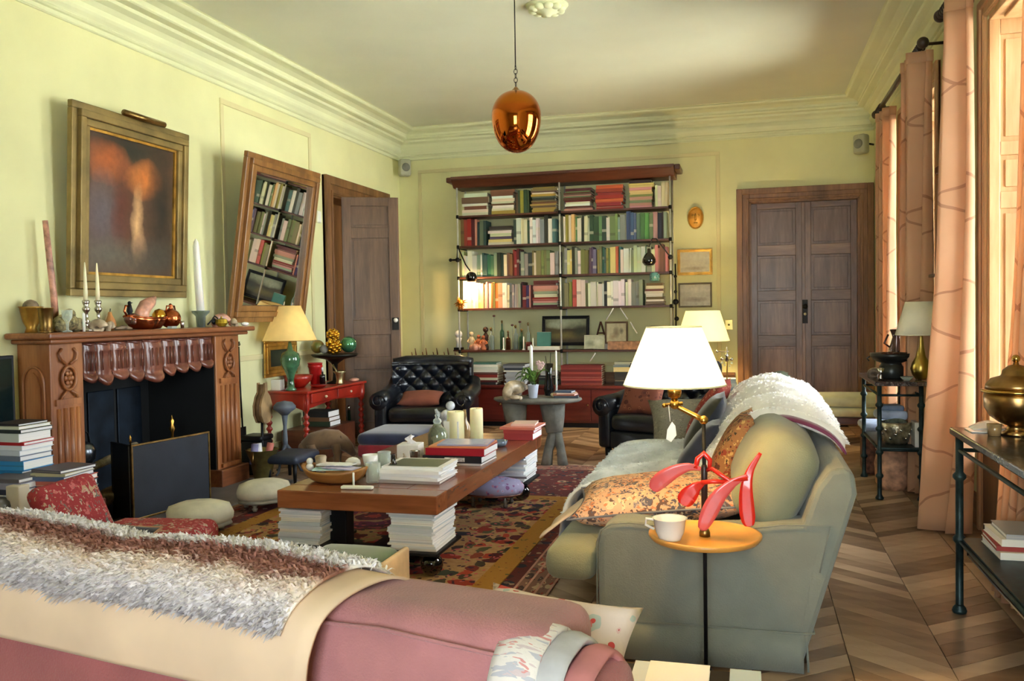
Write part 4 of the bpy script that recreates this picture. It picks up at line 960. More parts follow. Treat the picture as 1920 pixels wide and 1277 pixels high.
# ------------------------------------------------ pink sofa (seen from behind)
PNK = M('faded_rose_linen', (160, 92, 92), .92, var=.08, scale=4, bmp=.3, bscale=160, sheen=.25)
PNK2 = M('faded_rose_cushion', (172, 116, 118), .92, var=.08, scale=4, bmp=.3, bscale=160, sheen=.25)
t = thing('rose_sofa', 'faded rose-pink sofa seen from behind in the foreground', 'sofa', (-1.2, 1.93, 0), math.radians(-11)); PS = t
obj('back_frame', MB().rbox(-2.0, .965, -.16, .05, .06, .585, .035, 6), PNK, t)
obj('seat_base', MB().rbox(-2.0, .62, .05, .60, .06, .29, .03, 5), PNK, t)
for k in range(3): obj('seat_cushion', MB().rbox(-1.79+.80*k, -.995+.80*k, .22, .62, .292, .43, .05, 5, puff=.12), PNK2, t)
bcx = [(-1.85, -.80), (-.795, .10), (.105, .83)]
for a, b in bcx: obj('back_cushion', MB().rbox(a, b, -.16, .15, -.17, .195, .06, 6, T=TR(0, .06, .585) @ RX(-.08), puff=.18), PNK2, t)
for a in (.80, ): obj('arm', MB().rbox(a+.025, a+.165, -.155, .12, .06, .705, .06, 5), PNK, t)
obj('arm', MB().rbox(-2.0, -1.80, .03, .60, .06, .60, .07, 5), PNK, t)
obj('frame_piping', MB().tube([(-2.0, -.164, .565), (-1, -.164, .565), (0, -.164, .565), (.94, -.164, .565), (.967, -.14, .565), (.969, .04, .565)], .006, 6), PNK2, t)
obj('cushion_piping', MB().tube([(.115, -.118, .45), (.112, -.122, .60), (.13, -.11, .735), (.45, -.112, .752), (.79, -.11, .735), (.82, -.12, .60), (.822, -.115, .46)], .005, 6), PNK2, t)
LIN = M('cream_suede_lining', (222, 196, 168), .85, var=.05, scale=3)
TP = [(-.178, .575), (-.182, .64), (-.175, .70), (-.14, .765), (-.07, .80), (.03, .81), (.12, .80), (.20, .76), (.24, .68)]
def throwf(u, v):   # u across the back (bottom outer -> over the top), v along x
    y, z = poly(TP, u); x = -2.0+2.25*v+.10*(1-u)*v*0
    k = max(0, (v-.55)/.45); drop = -.0*k*max(0, 1-u/.35) if u < .35 else 0
    r = .006*noise.noise((x*3, u*4, 2)); dip = -.012*math.exp(-((v-.66)/.02)**2)
    return (x+.11*k*u+.05*k*(1-u), y+r-.01, z+drop+dip*(u > .3)+.012*math.sin(v*17)*u)
t = thing('fur_lined_throw', 'fur throw with cream lining folded over the rose sofa back', 'throw', (-1.2, 1.93, 0), math.radians(-11))
obj('lining', MB().grid(throwf, 30, 60), LIN, t, solid=.008)
def furmat():
    m, nt, b = newmat('brown_striped_fur'); tc = N(nt, 'ShaderNodeTexCoord'); sp = N(nt, 'ShaderNodeSeparateXYZ'); nt.links.new(tc.outputs['Object'], sp.inputs[0])
    ns, _ = objnoise(nt, 14, 4, (1, 1, 1)); n2, _ = objnoise(nt, 60, 2)
    f = math_(nt, 'ADD', sp.outputs[1], math_(nt, 'MULTIPLY', math_(nt, 'SUBTRACT', ns.outputs[0], .5), .09))
    r = ramp(nt, math_(nt, 'ADD', math_(nt, 'MULTIPLY', f, 2.0), .5), [(.10, (206, 200, 204)), (.20, (246, 240, 240)), (.31, (244, 228, 212)), (.39, (176, 126, 106)), (.54, (158, 106, 92)), (.60, (246, 242, 242)), (.9, (250, 248, 252))])
    c = mix(nt, .5, r.outputs[0], ramp(nt, n2.outputs[0], [(.32, (150, 140, 146)), (.5, (255, 255, 255))]).outputs[0], 'MULTIPLY')
    c = mix(nt, .35, c, r.outputs[0]); nt.links.new(c, b.inputs['Base Color']); b.inputs['Roughness'].default_value = .95; return m
FURM = furmat()
def furf(u, v):
    p = Vector(throwf(.30+.70*u, v*.965)); q = p; 
    return tuple(p+Vector((0, -.012*max(0, 1-3*u), .014*min(1, 3*u)+.004)))
obj('fur_side', MB().grid(furf, 16, 60), FURM, t, solid=.008)
fur('fur_tufts', furf, FURM, t, 26000, .030, -1, (.1, -.5, -.5), 9, w=.0035)
WST = PATTERN('pink_white_stripe', (226, 220, 218), [(206, 190, 196), (214, 150, 150), (188, 188, 200)], 30, .36, .9, stretch=(.4, 2, .4))
t = thing('striped_blanket', 'white grey and pink striped blanket folded over the sofa arm', 'blanket', (-1.2, 1.93, 0), math.radians(-11))
BP = [(-.186, .22), (-.188, .40), (-.186, .55), (-.17, .64), (-.11, .715), (-.02, .735), (.05, .73), (.11, .66), (.125, .55)]
for k, (xa, xb, mm) in enumerate(((.735, .835, WST), (.825, .89, M('grey_wool', (196, 196, 204), .95, var=.1)), (.885, .945, M('dusty_pink_wool', (196, 128, 132), .95, var=.08)))):
    def bf(u, v, xa=xa, xb=xb, k=k):
        y, z = poly(BP, u); return (xa+(xb-xa)*v+.01*math.sin(u*7), y-.012, z+(.035, .02, .0)[k]*max(0, min(1, (u-.35)*5))-.012*abs(v-.5)*2)
    obj('fold', MB().grid(bf, 24, 5), mm, t, solid=.016)
CSH = PATTERN('pink_floral_print', (232, 214, 208), [(204, 74, 74), (226, 190, 190), (190, 200, 196), (216, 120, 120)], 13, .30, .85)
pil('cream and red floral cushion on the right corner of the rose sofa', .42, .28, .13, CSH, TR(-.485, 2.10, .565) @ RZ(-.19) @ RY(.03) @ RX(.85), M('dusty_pink_wool'))
pil('dark navy cushion with tan piping behind the fur-lined throw', .62, .40, .12, NAVY, TR(-2.30, 2.46, .575) @ RZ(-.19) @ RX(.55), piping=M('tan_cord', (184, 140, 112), .8))
for q_ in bpy.data.objects:
    if q_.parent is None and q_.get('label') and q_.name.split('.')[0] in ('rose_sofa', 'fur_lined_throw', 'striped_blanket'): q_.scale = (1, 1, .955)
t = thing('green_stool', 'low green velvet footstool with cream edging', 'footstool', (-1.66, 3.42, .019))
obj('seat', MB().rbox(-.23, .16, -.2, .2, .17, .35, .06, 4, puff=.1), M('moss_green_velvet', (84, 108, 78), .85, var=.08, sheen=.5), t)
obj('side_band', MB().rbox(.155, .185, -.2, .2, .12, .345, .014, 4), M('cream_canvas', (214, 190, 156), .85, var=.08), t)
for sx in (-.18, .13):
    for sy in (-.15, .15): obj('leg', MB().tube([(sx, sy, 0), (sx, sy, .175)], [.014, .02], 8), OAKD, t)
# ------------------------------------------------ floor lamp with tray, cup and mobile
t = thing('floor_lamp', 'slim dark floor lamp with round wooden tray, swing arm and lit cream shade', 'lamp', (-.165, 3.27, 0)); FL = t
obj('base', MB().lathe([(.12, 0), (.12, .012), (.06, .02), (.03, .035), (.022, .05), (.03, .06), (.014, .075)], n=24), BLK, t)
obj('pole', MB().tube([(0, 0, .07), (0, 0, .60), (0, 0, 1.0)], .0075, 10), BLK, t)
obj('sleeve', MB().lathe([(.012, .60), (.012, .82), (.009, .83)], n=12), M('brown_bakelite', (56, 34, 28), .4), t)
TRAYM = M('honey_maple', (206, 148, 72), .35, var=.1, scale=6, coat=.3)
obj('tray', MB().lathe([(0, .548), (.16, .548), (.196, .556), (.205, .568), (.205, .576), (.196, .578), (.185, .572), (.17, .566), (0, .565)], n=44), TRAYM, t)
obj('tray_hub', MB().lathe([(.02, .565), (.02, .58), (.012, .60)], n=14), OLDB, t)
hx, hy, hz = -.105, .0, 1.06
obj('arm', MB().tube([(0, 0, .995), (-.03, 0, 1.01), (-.085, 0, 1.038), (hx, hy, 1.05)], [.011, .010, .009, .009], 10).ball((0, 0, .995), .017, 10).ball((hx, hy, 1.052), .019, 10).tube([(hx-.035, 0, 1.048), (hx+.03, 0, 1.056)], .007, 8).ball((hx-.038, 0, 1.047), .009, 8), BRASS, t)
obj('socket', MB().lathe([(.012, 1.06), (.012, 1.075), (.024, 1.08), (.026, 1.105), (.018, 1.125), (.018, 1.19), (.012, 1.2)], (hx, hy, 0), 16), BRASS, t)
obj('pull_tag', MB().tube([(hx-.02, -.02, 1.05), (hx-.015, -.02, .99)], .0012, 5).prism([(hx-.03, .925), (hx-.012, .915), (hx+.008, .94), (hx+.004, .975), (hx-.008, .99), (hx-.026, .96)], -.024, -.021, 'y'), PORC, t)
obj('bulb', MB().ball((hx, hy, 1.20), .03, 10), M('lit_bulb', (255, 236, 190), .5, var=0, emit=6), t)
SHD = newmat('lit_parchment_shade'); m, nt, b = SHD
b.inputs['Base Color'].default_value = lin((250, 240, 200)); b.inputs['Roughness'].default_value = .8
b.inputs['Emission Color'].default_value = (1, .90, .62, 1); b.inputs['Emission Strength'].default_value = .55
tl = N(nt, 'ShaderNodeBsdfTranslucent'); tl.inputs[0].default_value = (1, .93, .72, 1); mx = N(nt, 'ShaderNodeMixShader'); mx.inputs[0].default_value = .45
nt.links.new(b.outputs[0], mx.inputs[1]); nt.links.new(tl.outputs[0], mx.inputs[2]); nt.links.new(mx.outputs[0], nt.nodes['Material Output'].inputs[0])
SHADE1 = m
def shade(t, r0, z0, r1, z1, c, mat, tilt=None, rim=None):
    obj('shade', MB().lathe([(r0, z0), (r0*.5+r1*.5, (z0+z1)/2), (r1, z1)], c, 48), mat, t, solid=.002)
    o = t.children[-1]
    me = [x for x in t.children if x.name.startswith('shade')][-1].data
    # open top and bottom: drop the caps
    import bmesh
    b = bmesh.new(); b.from_mesh(me); bmesh.ops.delete(b, geom=[f for f in b.faces if len(f.verts) > 4], context='FACES_ONLY'); b.to_mesh(me); b.free()
    rb = MB()
    for r, z in ((r0, z0), (r1, z1)): rb.tube([(c[0]+math.cos(2*PI*i/40)*r, c[1]+math.sin(2*PI*i/40)*r, z) for i in range(40)], .003, 5, closed=True)
    obj('shade_rim', rb, rim or M('cream_trim', (238, 226, 186), .8), t)
    sp_ = MB()
    for k in range(3): a = k*2*PI/3; sp_.tube([(c[0], c[1], z1-.015), (c[0]+math.cos(a)*r1, c[1]+math.sin(a)*r1, z1-.008)], .002, 5)
    obj('shade_spider', sp_, BRASS, t)
shade(t, .187, 1.125, .100, 1.338, (hx, hy, 0), SHADE1)
point('floor_lamp_bulb', (-.165+hx, 3.27+hy, 1.20), 320, (1, .60, .22), .03)
t = thing('china_cup', 'white china cup standing on the round lamp tray', 'cup', (-.285, 3.19, .567))
obj('bowl', MB().lathe([(0, .001), (.04, .001), (.042, .008), (.052, .03), (.060, .078), (.064, .08), (.058, .076), (.048, .03), (.03, .012), (0, .01)], n=28), PORC, t)
obj('handle', MB().tube([(-.055, 0, .07), (-.085, 0, .073), (-.088, 0, .05), (-.056, 0, .035)], .005, 8), PORC, t)
RACR = M('red_acrylic', (222, 40, 28), .25, var=.03, coat=.4); PACR = M('coral_acrylic', (226, 92, 92), .25, var=.05, coat=.4)
t = thing('leaf_mobile', 'red and coral plastic leaf sculpture hooked around the lamp pole', 'sculpture', (-.165, 3.27, .82))
def leafm(pts, w, mat):
    P = [Vector(p) for p in pts]; n = len(P)-1
    def f(u, v):
        a = u*n; i = min(int(a), n-1); f_ = a-i; p0, p1, p2, p3 = P[max(i-1, 0)], P[i], P[i+1], P[min(i+2, n)]
        p = .5*((2*p1)+(-p0+p2)*f_+(2*p0-5*p1+4*p2-p3)*f_*f_+(-p0+3*p1-3*p2+p3)*f_**3)
        tdir = (P[i+1]-P[i]).normalized(); s_ = tdir.cross(Vector((0, 1, .15))).normalized()
        ww = w*(.22+.78*math.sin(PI*min(1, u*.98)**1.6)**.8) if u < .999 else .002
        return p+s_*ww*(v-.5)
    return obj('leaf', MB().grid(lambda u, v: tuple(f(u, v)), 22, 4), mat, t, solid=.004)
leafm([(-.01, -.03, .0), (-.06, -.035, .005), (-.12, -.04, -.02), (-.165, -.04, -.055), (-.185, -.04, -.085)], .06, PACR)
leafm([(0, -.03, -.05), (-.03, -.04, -.07), (-.06, -.04, -.105), (-.075, -.04, -.135)], .065, RACR)
leafm([(.155, -.03, -.02), (.10, -.035, -.05), (.05, -.04, -.10), (.015, -.04, -.165), (-.01, -.04, -.225)], .06, PACR)
leafm([(.20, -.01, .06), (.165, -.02, .0), (.15, -.03, -.06), (.15, -.03, -.13), (.155, -.03, -.18), (.16, -.03, -.205)], .055, RACR)
obj('stem', MB().tube([(.01, .0, -.01), (.03, -.02, .0), (.06, -.03, -.02), (.09, -.03, -.04), (.155, -.03, -.03)], .008, 6).tube([(-.03, -.03, 0), (-.022, -.02, .035), (0, -.015, .055), (.022, -.012, .03), (.02, -.01, 0)], [.009, .01, .011, .01, .008], 8).tube([(-.01, -.03, -.05), (.03, -.03, -.045), (.09, -.03, -.045)], .009, 6), RACR, t)
# magazines at the bottom of the picture
t = thing('paper_rack', 'low white-topped side rack of papers at the bottom edge', 'magazine rack', (-.19, 2.62, 0))
obj('frame', MB().box(-.2, .2, -.16, .16, .25, .265), BLK, t)
for sx in (-.18, .18):
    for sy in (-.14, .14): obj('leg', MB().tube([(sx, sy, 0), (sx, sy, .25)], .01, 8), BLK, t)
for k, (x, w, c, lab) in enumerate(((-.285+.16, .14, (214, 224, 238), 'glossy pale blue magazine at the bottom edge, leftmost'), (-.05, .20, (252, 252, 255), 'large white magazine at the bottom edge of the picture'), (.15, .10, (180, 200, 214), 'small blue-grey magazine at the bottom edge, rightmost'))):
    flatbook(-.19+x+.02, 2.62, .266, w*.93, .30, .014+.004*(k == 1), .0, c, lab, 'magazines at the bottom edge', 'magazine', mag=True, cov=BOOKP)
# ================================================================ far wall: bookcase, cabinet, pictures
DKW = WOOD('shelf_mahogany', (70, 34, 22), (110, 60, 38), 'x', 5, .4, .2)
REDC = WOOD('cabinet_dark_red', (84, 26, 20), (120, 44, 34), 'x', 4, .3, .4)
TUBE = M('grey_steel_tube', (214, 214, 204), .35, .3, var=.06)
t = thing('bookcase', 'wide open bookcase of dark shelves on steel poles under a mahogany cornice', 'bookcase', (-2.2, 10.65, 0)); BK = t
YBF = 10.50
cp = [(YBF+.02, 2.985), (YBF, 3.0), (YBF-.02, 3.02), (YBF-.07, 3.075), (YBF-.09, 3.08), (YBF-.09, 3.115), (10.858, 3.115), (10.858, 2.985)]
wobj('cornice', MB().prism(cp[::-1], -3.60, -.84, 'x'), DKW, t, bev=.004)
wobj('cornice_end', MB().box(-3.67, -3.60, 10.44, 10.858, 3.05, 3.115), DKW, t, bev=.012); wobj('cornice_end', MB().box(-.84, -.77, 10.44, 10.858, 3.05, 3.115), DKW, t, bev=.012)
SZ = [2.635, 2.255, 1.862, 1.465, .935]
for z in SZ:
    for a, b in ((-3.53, -2.24), (-2.22, -.91)): wobj('shelf', MB().box(a, b, YBF+.01, 10.83, z-.024, z), DKW, t, bev=.002)
for x in (-3.545, -2.23, -.895):
    for y in (YBF-.005, 10.84):
        wobj('pole', MB().tube([(x, y, .515), (x, y, 2.985)], .011, 10), TUBE, t)
    cb = MB()
    for z in SZ: cb.lathe([(.011, -.035), (.018, -.03), (.018, .005), (.011, .01)], (x, YBF-.005, z), 10); cb.box(x-.008, x+.008, YBF, 10.84, z-.036, z-.024)
    wobj('bracket', cb, IRON, t)
um = MB().box(0, 1, 0, .04, 0, 1).box(0, .08, .04, 1, 0, 1).box(.92, 1, .04, 1, 0, 1)
k0 = len(um.f); um.box(.08, .92, .04, .97, .015, .985, mi=1); UB = um.mesh('book'); UB.materials.append(BOOKC); UB.materials.append(PAGES)
bay = ('left', 'right')
def upright(row, bi, segs, seed, z):
    """segs: (x0, x1, palette, hmin, hmax)"""
    rnd = random.Random(seed); cnt = upright.cnt
    for x0, x1, pal, h0, h1 in segs:
        x = x0; lean = 0
        while x < x1-.012:
            w = rnd.choice((.024, .03, .036, .042, .05, .06)) * rnd.uniform(.85, 1.15)
            if x+w > x1: w = x1-x
            c = rnd.choice(pal); c = tuple(max(0, min(255, v+rnd.uniform(-14, 14))) for v in c); h = rnd.uniform(h0, h1); d = rnd.uniform(.2, .27)
            k = cnt.get((row, bi), 0); cnt[(row, bi)] = k+1
            o = bpy.data.objects.new('book', UB); COL.objects.link(o); o.color = lin(c)
            o.location = (x, YBF+.02+rnd.uniform(0, .03), z+.001); o.scale = (w-.0015, d, h)
            if rnd.random() < .12: o.rotation_euler = (0, math.radians(rnd.uniform(.5, 2)), 0)
            kind = 'slim' if w < .03 else ('thick' if w > .05 else ('tall' if h > .31 else 'upright'))
            tag(o, '%s %s book, %s upright from left, %s shelf, %s bay' % (kind, colname(c), ORD[min(k, 39)], ORD[row], bay[bi]), 'book', 'books on the bookcase')
            x += w
upright.cnt = {}
sty = [0]
def lying(row, bi, x0, x1, z, zmax, pal, seed, tmin=.02, tmax=.045):
    rnd = random.Random(seed); sp_ = []; zz = z+.002
    while True:
        tt_ = rnd.uniform(tmin, tmax)
        if zz+tt_ > zmax: break
        c = rnd.choice(pal); c = tuple(max(0, min(255, v+rnd.uniform(-12, 12))) for v in c)
        sp_.append(((x1-x0)*rnd.uniform(.82, 1), .26*rnd.uniform(.8, 1), tt_, c)); zz += tt_+.001
    sty[0] += 1
    wn = {1: 'top shelf', 2: 'second shelf', 3: 'third shelf', 4: 'fourth shelf'}[row]
    pile((x0+x1)/2, YBF+.16, z+.002, sp_, '%s pile, %s, %s bay' % (ORD[PI_.setdefault((row, bi), 0)], wn, bay[bi]), 'books lying flat on the bookcase', seed, .008, .02, pages=PAGES, parts=False); PI_[(row, bi)] += 1
PI_ = {}
CR = (224, 218, 190); WH = (238, 236, 224); GN = (112, 134, 96); DG = (52, 70, 50); TL = (70, 120, 110); RD = (150, 48, 40); DR = (96, 34, 32); BR = (120, 86, 60); DB = (62, 46, 38); OC = (176, 146, 70); OR = (206, 110, 50); GY = (150, 150, 140); BK_ = (40, 40, 40); PU = (88, 68, 96); BL = (70, 90, 120); OL = (130, 128, 72); PK = (200, 140, 130); YL = (220, 200, 120)
z = SZ[0]
lying(1, 0, -3.50, -3.14, z, z+.30, [CR, BR, DB, WH], 1, .03, .08); lying(1, 0, -3.12, -2.80, z, z+.32, [OC, CR, DG, BR, WH], 2); upright(0, 0, [(-2.79, -2.62, [OC, BR, GY, DG], .24, .29)], 3, z); lying(1, 0, -2.61, -2.27, z, z+.335, [OC, CR, BR, DG, OL], 4, .015, .03)
lying(1, 1, -2.19, -1.83, z, z+.30, [CR, DR, PK, GN, WH], 5, .016, .035); lying(1, 1, -1.80, -1.45, z, z+.30, [RD, WH, RD, CR, OR], 6, .025, .045); lying(1, 1, -1.40, -1.08, z, z+.33, [GN, PK, YL, DB, OL], 7, .016, .035); upright(0, 1, [(-1.07, -.93, [DB, BR, DR, CR], .24, .30)], 8, z)
z = SZ[1]
upright(1, 0, [(-3.52, -3.30, [RD, DR, PK, BR], .31, .345), (-3.30, -3.17, [GN, GY, DG], .27, .32)], 11, z); lying(2, 0, -3.16, -2.83, z, z+.25, [WH, PU, GY, YL, DB, CR], 12); upright(1, 0, [(-2.82, -2.62, [GN, DG, GY, CR], .27, .32), (-2.62, -2.27, [TL, CR, DB, WH, GY], .29, .345)], 13, z)
upright(1, 1, [(-2.19, -2.04, [OC, YL, CR], .30, .345), (-2.04, -1.66, [GN, DG, CR, GN], .28, .33), (-1.66, -1.42, [BR, OL, GY, CR, GN], .27, .33), (-1.42, -1.30, [BL, TL, BL], .31, .345), (-1.30, -1.10, [(66, 124, 70), (90, 140, 90), GN], .29, .33), (-1.10, -.93, [PK, BR, BK_, GY], .27, .33)], 14, z)
z = SZ[2]
upright(2, 0, [(-3.51, -3.24, [CR, GY, YL, WH], .26, .33), (-3.24, -2.96, [(70, 110, 80), DG, GY, GN], .26, .30), (-2.96, -2.84, [CR, CR, BR], .26, .30), (-2.84, -2.76, [RD, DR], .30, .34), (-2.76, -2.27, [CR, GN, GY, DG, CR, OL], .26, .31)], 15, z)
upright(2, 1, [(-2.19, -1.88, [OL, DG, GY, CR, YL], .28, .34), (-1.88, -1.78, [PU, (120, 110, 130)], .29, .33), (-1.78, -1.62, [OL, TL, GN], .28, .34), (-1.62, -1.52, [OR, YL], .30, .33), (-1.52, -1.18, [CR, GY, GN, WH, TL], .27, .33), (-1.18, -.93, [BR, PK, GY, CR], .27, .34)], 16, z)
z = SZ[3]
upright(3, 0, [(-3.50, -3.34, [WH, WH, CR], .33, .36), (-3.34, -2.92, [CR, WH, YL, OR, PK, CR], .29, .33), (-2.92, -2.72, [GY, DB, BR, CR], .28, .32), (-2.72, -2.62, [PK, PU, DR], .27, .31)], 17, z); lying(4, 0, -2.60, -2.27, z, z+.35, [DR, PK, GY, RD, CR, DR], 18)
upright(3, 1, [(-2.19, -2.09, [OL, GN], .28, .32), (-2.09, -1.93, [(206, 100, 70), RD, CR], .30, .34), (-1.93, -1.70, [CR, GN, GY, CR], .27, .31), (-1.70, -1.44, [WH, GY, BK_, WH], .29, .34), (-1.44, -1.22, [WH, CR, GN, GY], .28, .32)], 19, z); lying(4, 1, -1.21, -.98, z, z+.28, [PK, BR, CR, WH, TL], 20)
# lamps clipped to the poles
t = thing('clip_lamp', 'lit black ball-shaped clip lamp on the left bookcase pole', 'lamp', (-3.545, YBF-.03, 2.08))
obj('clamp', MB().ball((0, -.0, 0), .03, 10).tube([(-.09, -.01, 0), (.05, -.01, 0)], .012, 8).ball((-.09, -.01, 0), .022, 8), BLK, t); obj('arm', MB().tube([(0, -.02, 0), (.02, -.05, .17), (.14, -.10, -.07), (.20, -.11, -.15)], .008, 8), BLK, t)
obj('head', MB().ball((.215, -.11, -.23), .072, 14), BLKG, t); obj('opening', MB().lathe([(0, 0), (.045, 0), (.05, .02)], (.215, -.11, -.305), 14), M('lit_lamp_mouth', (255, 190, 110), .5, var=0, emit=5), t)
point('clip_lamp_bulb', (-3.545+.215, YBF-.14, 1.745), 5.5, (1, .66, .30), .03)
t = thing('clip_lamp', 'unlit black pear-shaped clip lamp on the right bookcase pole', 'lamp', (-.895, YBF-.03, 2.03))
obj('clamp', MB().ball((0, 0, 0), .03, 10), BLK, t); obj('arm', MB().tube([(0, -.02, 0), (-.16, -.06, .22), (-.2, -.08, .22), (-.24, -.1, .12)], .007, 8), BLK, t)
obj('head', MB().lathe([(0, -.10), (.05, -.098), (.082, -.06), (.078, -.02), (.05, .03), (.022, .055), (.018, .1), (0, .105)], (-.24, -.1, 0), 18), BLKG, t)
t = thing('pole_bracket', 'black knotted iron plant hanger on the right bookcase pole', 'bracket', (-.84, YBF-.02, 1.5))
obj('rod', MB().tube([(0, 0, -.35), (.005, 0, .1), (-.0, 0, .45)], .009, 8), BLK, t); obj('knots', MB().ball((0, 0, -.0), .035, 8).ball((0, 0, .12), .02, 8).ball((.01, 0, -.2), .028, 8).ball((0, 0, .3), .02, 8), BLK, t)
TNS = M('orange_tinsel', (214, 120, 34), .3, .5, var=.4, scale=40)
tz = MB(); rnd = random.Random(2)
for i in range(26):
    d = Vector((rnd.gauss(0, 1), rnd.gauss(0, 1)*.6, rnd.gauss(0, 1))).normalized(); tz.tube([(0, 0, 0), tuple(d*.05), tuple(d*rnd.uniform(.07, .105)+Vector((.01, 0, -.01)))], [.012, .008, .001], 5)
tz.ball((0, 0, 0), .045, 8)
one('tinsel_mask', 'orange shaggy mask hanging on the left bookcase pole', 'mask', tz, TNS, (-3.50, YBF-.08, 1.535))
one('spotted_tin', 'teal and white spotted tin standing at the right end of the fourth shelf', 'tin', MB().lathe([(0, 0), (.06, 0), (.06, .09), (.05, .1), (0, .11)], (0, 0, 0), 18), PATTERN('teal_spots', (110, 170, 166), [(220, 232, 226), (70, 120, 120)], 30, .3), (-1.24+.15, YBF-.0+.05, SZ[3]+.29))
# objects on the fifth shelf
z = SZ[4]+.001
def bottle(x, y, z, h, r, mat, lab, cap=None, cat='bottle', neck=.35, grp=None):
    t = thing('bottle', lab, cat, (x, y, z), 0, grp)
    obj('body', MB().lathe([(0, 0), (r, .002), (r, h*(1-neck)), (r*.9, h*(1-neck)+.02), (r*.35, h*(1-neck*.6)), (r*.32, h), (0, h)], n=16), mat, t)
    obj('stopper', MB().lathe([(r*.3, h-.005), (r*.3, h+.015), (r*.5, h+.02), (r*.4, h+.04), (0, h+.045)], n=12), cap or OLDB, t)
    return t
GG = GLASS('green_bottle_glass', (120, 160, 130)); GC = GLASS('pale_glass', (214, 226, 220)); GB = GLASS('brown_bottle_glass', (120, 70, 40))
bottle(-3.16, 10.60, z, .24, .035, GC, 'clear stoppered bottle at the left of the fifth shelf'); bottle(-3.02, 10.62, z, .33, .028, GG, 'tall pale green bottle among the shelf figures'); bottle(-2.93, 10.58, z, .20, .03, GB, 'short brown bottle on the fifth shelf')
bottle(-2.84, 10.61, z, .27, .032, GC, 'clear bottle right of the short brown one'); bottle(-2.76, 10.6, z, .22, .034, GG, 'squat green glass bottle on the fifth shelf'); bottle(-2.68, 10.62, z, .30, .022, GC, 'thin clear bottle beside the teal book')
t = thing('white_figure', 'small white bust standing outside the left bookcase pole', 'figurine', (-3.60, 10.62, .94)); obj('bust', MB().ball((0, 0, .20), .05, 10).lathe([(.04, .02), (.03, .1), (.045, .15), (.0, .17)], n=12), PORC, t); obj('plinth', MB().box(-.05, .05, -.05, .05, -.0, .03), IRON, t); obj('shelf_bracket', MB().box(-.06, .10, -.04, .04, -.02, 0), DKW, t)
def figure(x, y, z, h, mat, lab, rz=0):
    t = thing('figurine', lab, 'figurine', (x, y, z), rz)
    obj('body', MB().lathe([(.035, 0), (.04, .02), (.022, h*.3), (.032, h*.5), (.035, h*.62), (.014, h*.74), (0, h*.76)], n=14, sy=.7), mat, t); obj('head', MB().ball((0, 0, h*.86), h*.12, 10), mat, t)
    obj('arms', MB().tube([(-.03, 0, h*.6), (-.05, -.02, h*.45), (-.02, -.035, h*.4)], .008, 6).tube([(.03, 0, h*.6), (.05, -.02, h*.45), (.02, -.035, h*.4)], .008, 6), mat, t); return t
TERR = M('terracotta', (190, 108, 66), .6, var=.2); BONE = M('bone', (226, 200, 160), .5, var=.15); DRKF = M('dark_bronze_figure', (70, 44, 32), .4, .3, var=.3)
figure(-3.42, 10.60, z, .24, BONE, 'carved bone figure at the left end of the fifth shelf'); figure(-3.32, 10.58, z, .20, TERR, 'orange terracotta figure second on the fifth shelf'); figure(-3.24, 10.63, z, .30, DRKF, 'dark bronze figure behind the terracotta ones'); figure(-3.25, 10.56, z, .19, TERR, 'squat terracotta figure beside the clear bottle', .4)
one('shell_heap', 'rosy shells heaped between the terracotta figures', 'shell', MB().ball((0, 0, .04), .05, 9).ball((.06, .01, .035), .04, 9).ball((-.05, .01, .03), .04, 9), SHL3, (-3.36, 10.57, z+.0))
for k, (x, hh, lab) in enumerate(((-2.98, .15, 'short white taper in a glass on the fifth shelf'), (-2.72, .16, 'white taper in front of the squat green bottle'), (-2.60, .14, 'white taper beside the dark red votive'))):
    one('candle', lab, 'candle', MB().lathe([(.02, 0), (.02, .01), (.008, .02), (.008, hh), (.002, hh+.01), (0, hh+.012)], n=10), WHITEC, (x, 10.54, z))
one('votive', 'dark red glass votive between two white tapers', 'candle holder', MB().lathe([(.03, 0), (.04, .01), (.042, .10), (.038, .10), (.035, .02), (0, .015)], n=16), M('ruby_glass', (90, 20, 18), .1, coat=.5), (-2.66, 10.56, z))
for k, (x, h_, lab) in enumerate(((-2.90, .30, 'tall glass stem with a tiny black flower'), (-2.80, .34, 'tallest glass stem on the fifth shelf'), (-3.14, .42, 'long glass stem rising above the bronze figure'))):
    t = thing('glass_flower', lab, 'ornament', (x, 10.66, z)); obj('stem', MB().tube([(0, 0, 0), (0, 0, .01), (.005, 0, h_)], [.02, .004, .003], 8), GC, t); obj('flower', MB().ball((.005, 0, h_+.01), .02, 8, sc=(1, .6, .7)), M('dried_flower', (110, 70, 56), .8, var=.3), t)
t = thing('teal_book', 'teal cloth book standing face-out on the fifth shelf', 'book', (-2.47, 10.58, z)); obj('cover', MB().box(-.09, .09, -.012, .018, .0, .22), M('teal_cloth', (72, 128, 120), .7, var=.06), t, bev=.003, rot=(-.12, 0, 0)); obj('pages', MB().box(-.086, .086, -.008, .014, .002, .222), PAGES, t, rot=(-.12, 0, 0))
one('white_tray', 'long flat white box lying on the fifth shelf beneath the teal book', 'box', MB().box(-.2, .22, -.06, -.0, 0, .045), M('white_card', (232, 226, 212), .7, var=.05), (-2.46, 10.56, z), bev=.003)
LAND = blobs('landscape_painting', (60, 50, 30), [(.5, .9, .9, .35, (150, 156, 128), 1), (.3, .75, .3, .2, (172, 176, 150), .8), (.5, .30, .6, .2, (110, 100, 50), .9), (.85, .45, .2, .3, (40, 44, 26), 1), (.2, .5, .25, .15, (70, 60, 34), .9)])
t = framed('landscape_painting', 'landscape painting in black frame leaning on the fifth shelf', 'painting', .60, .37, .04, BLK, LAND, TR(-2.50, 10.60, z+.05) @ RX(-.12), .02)
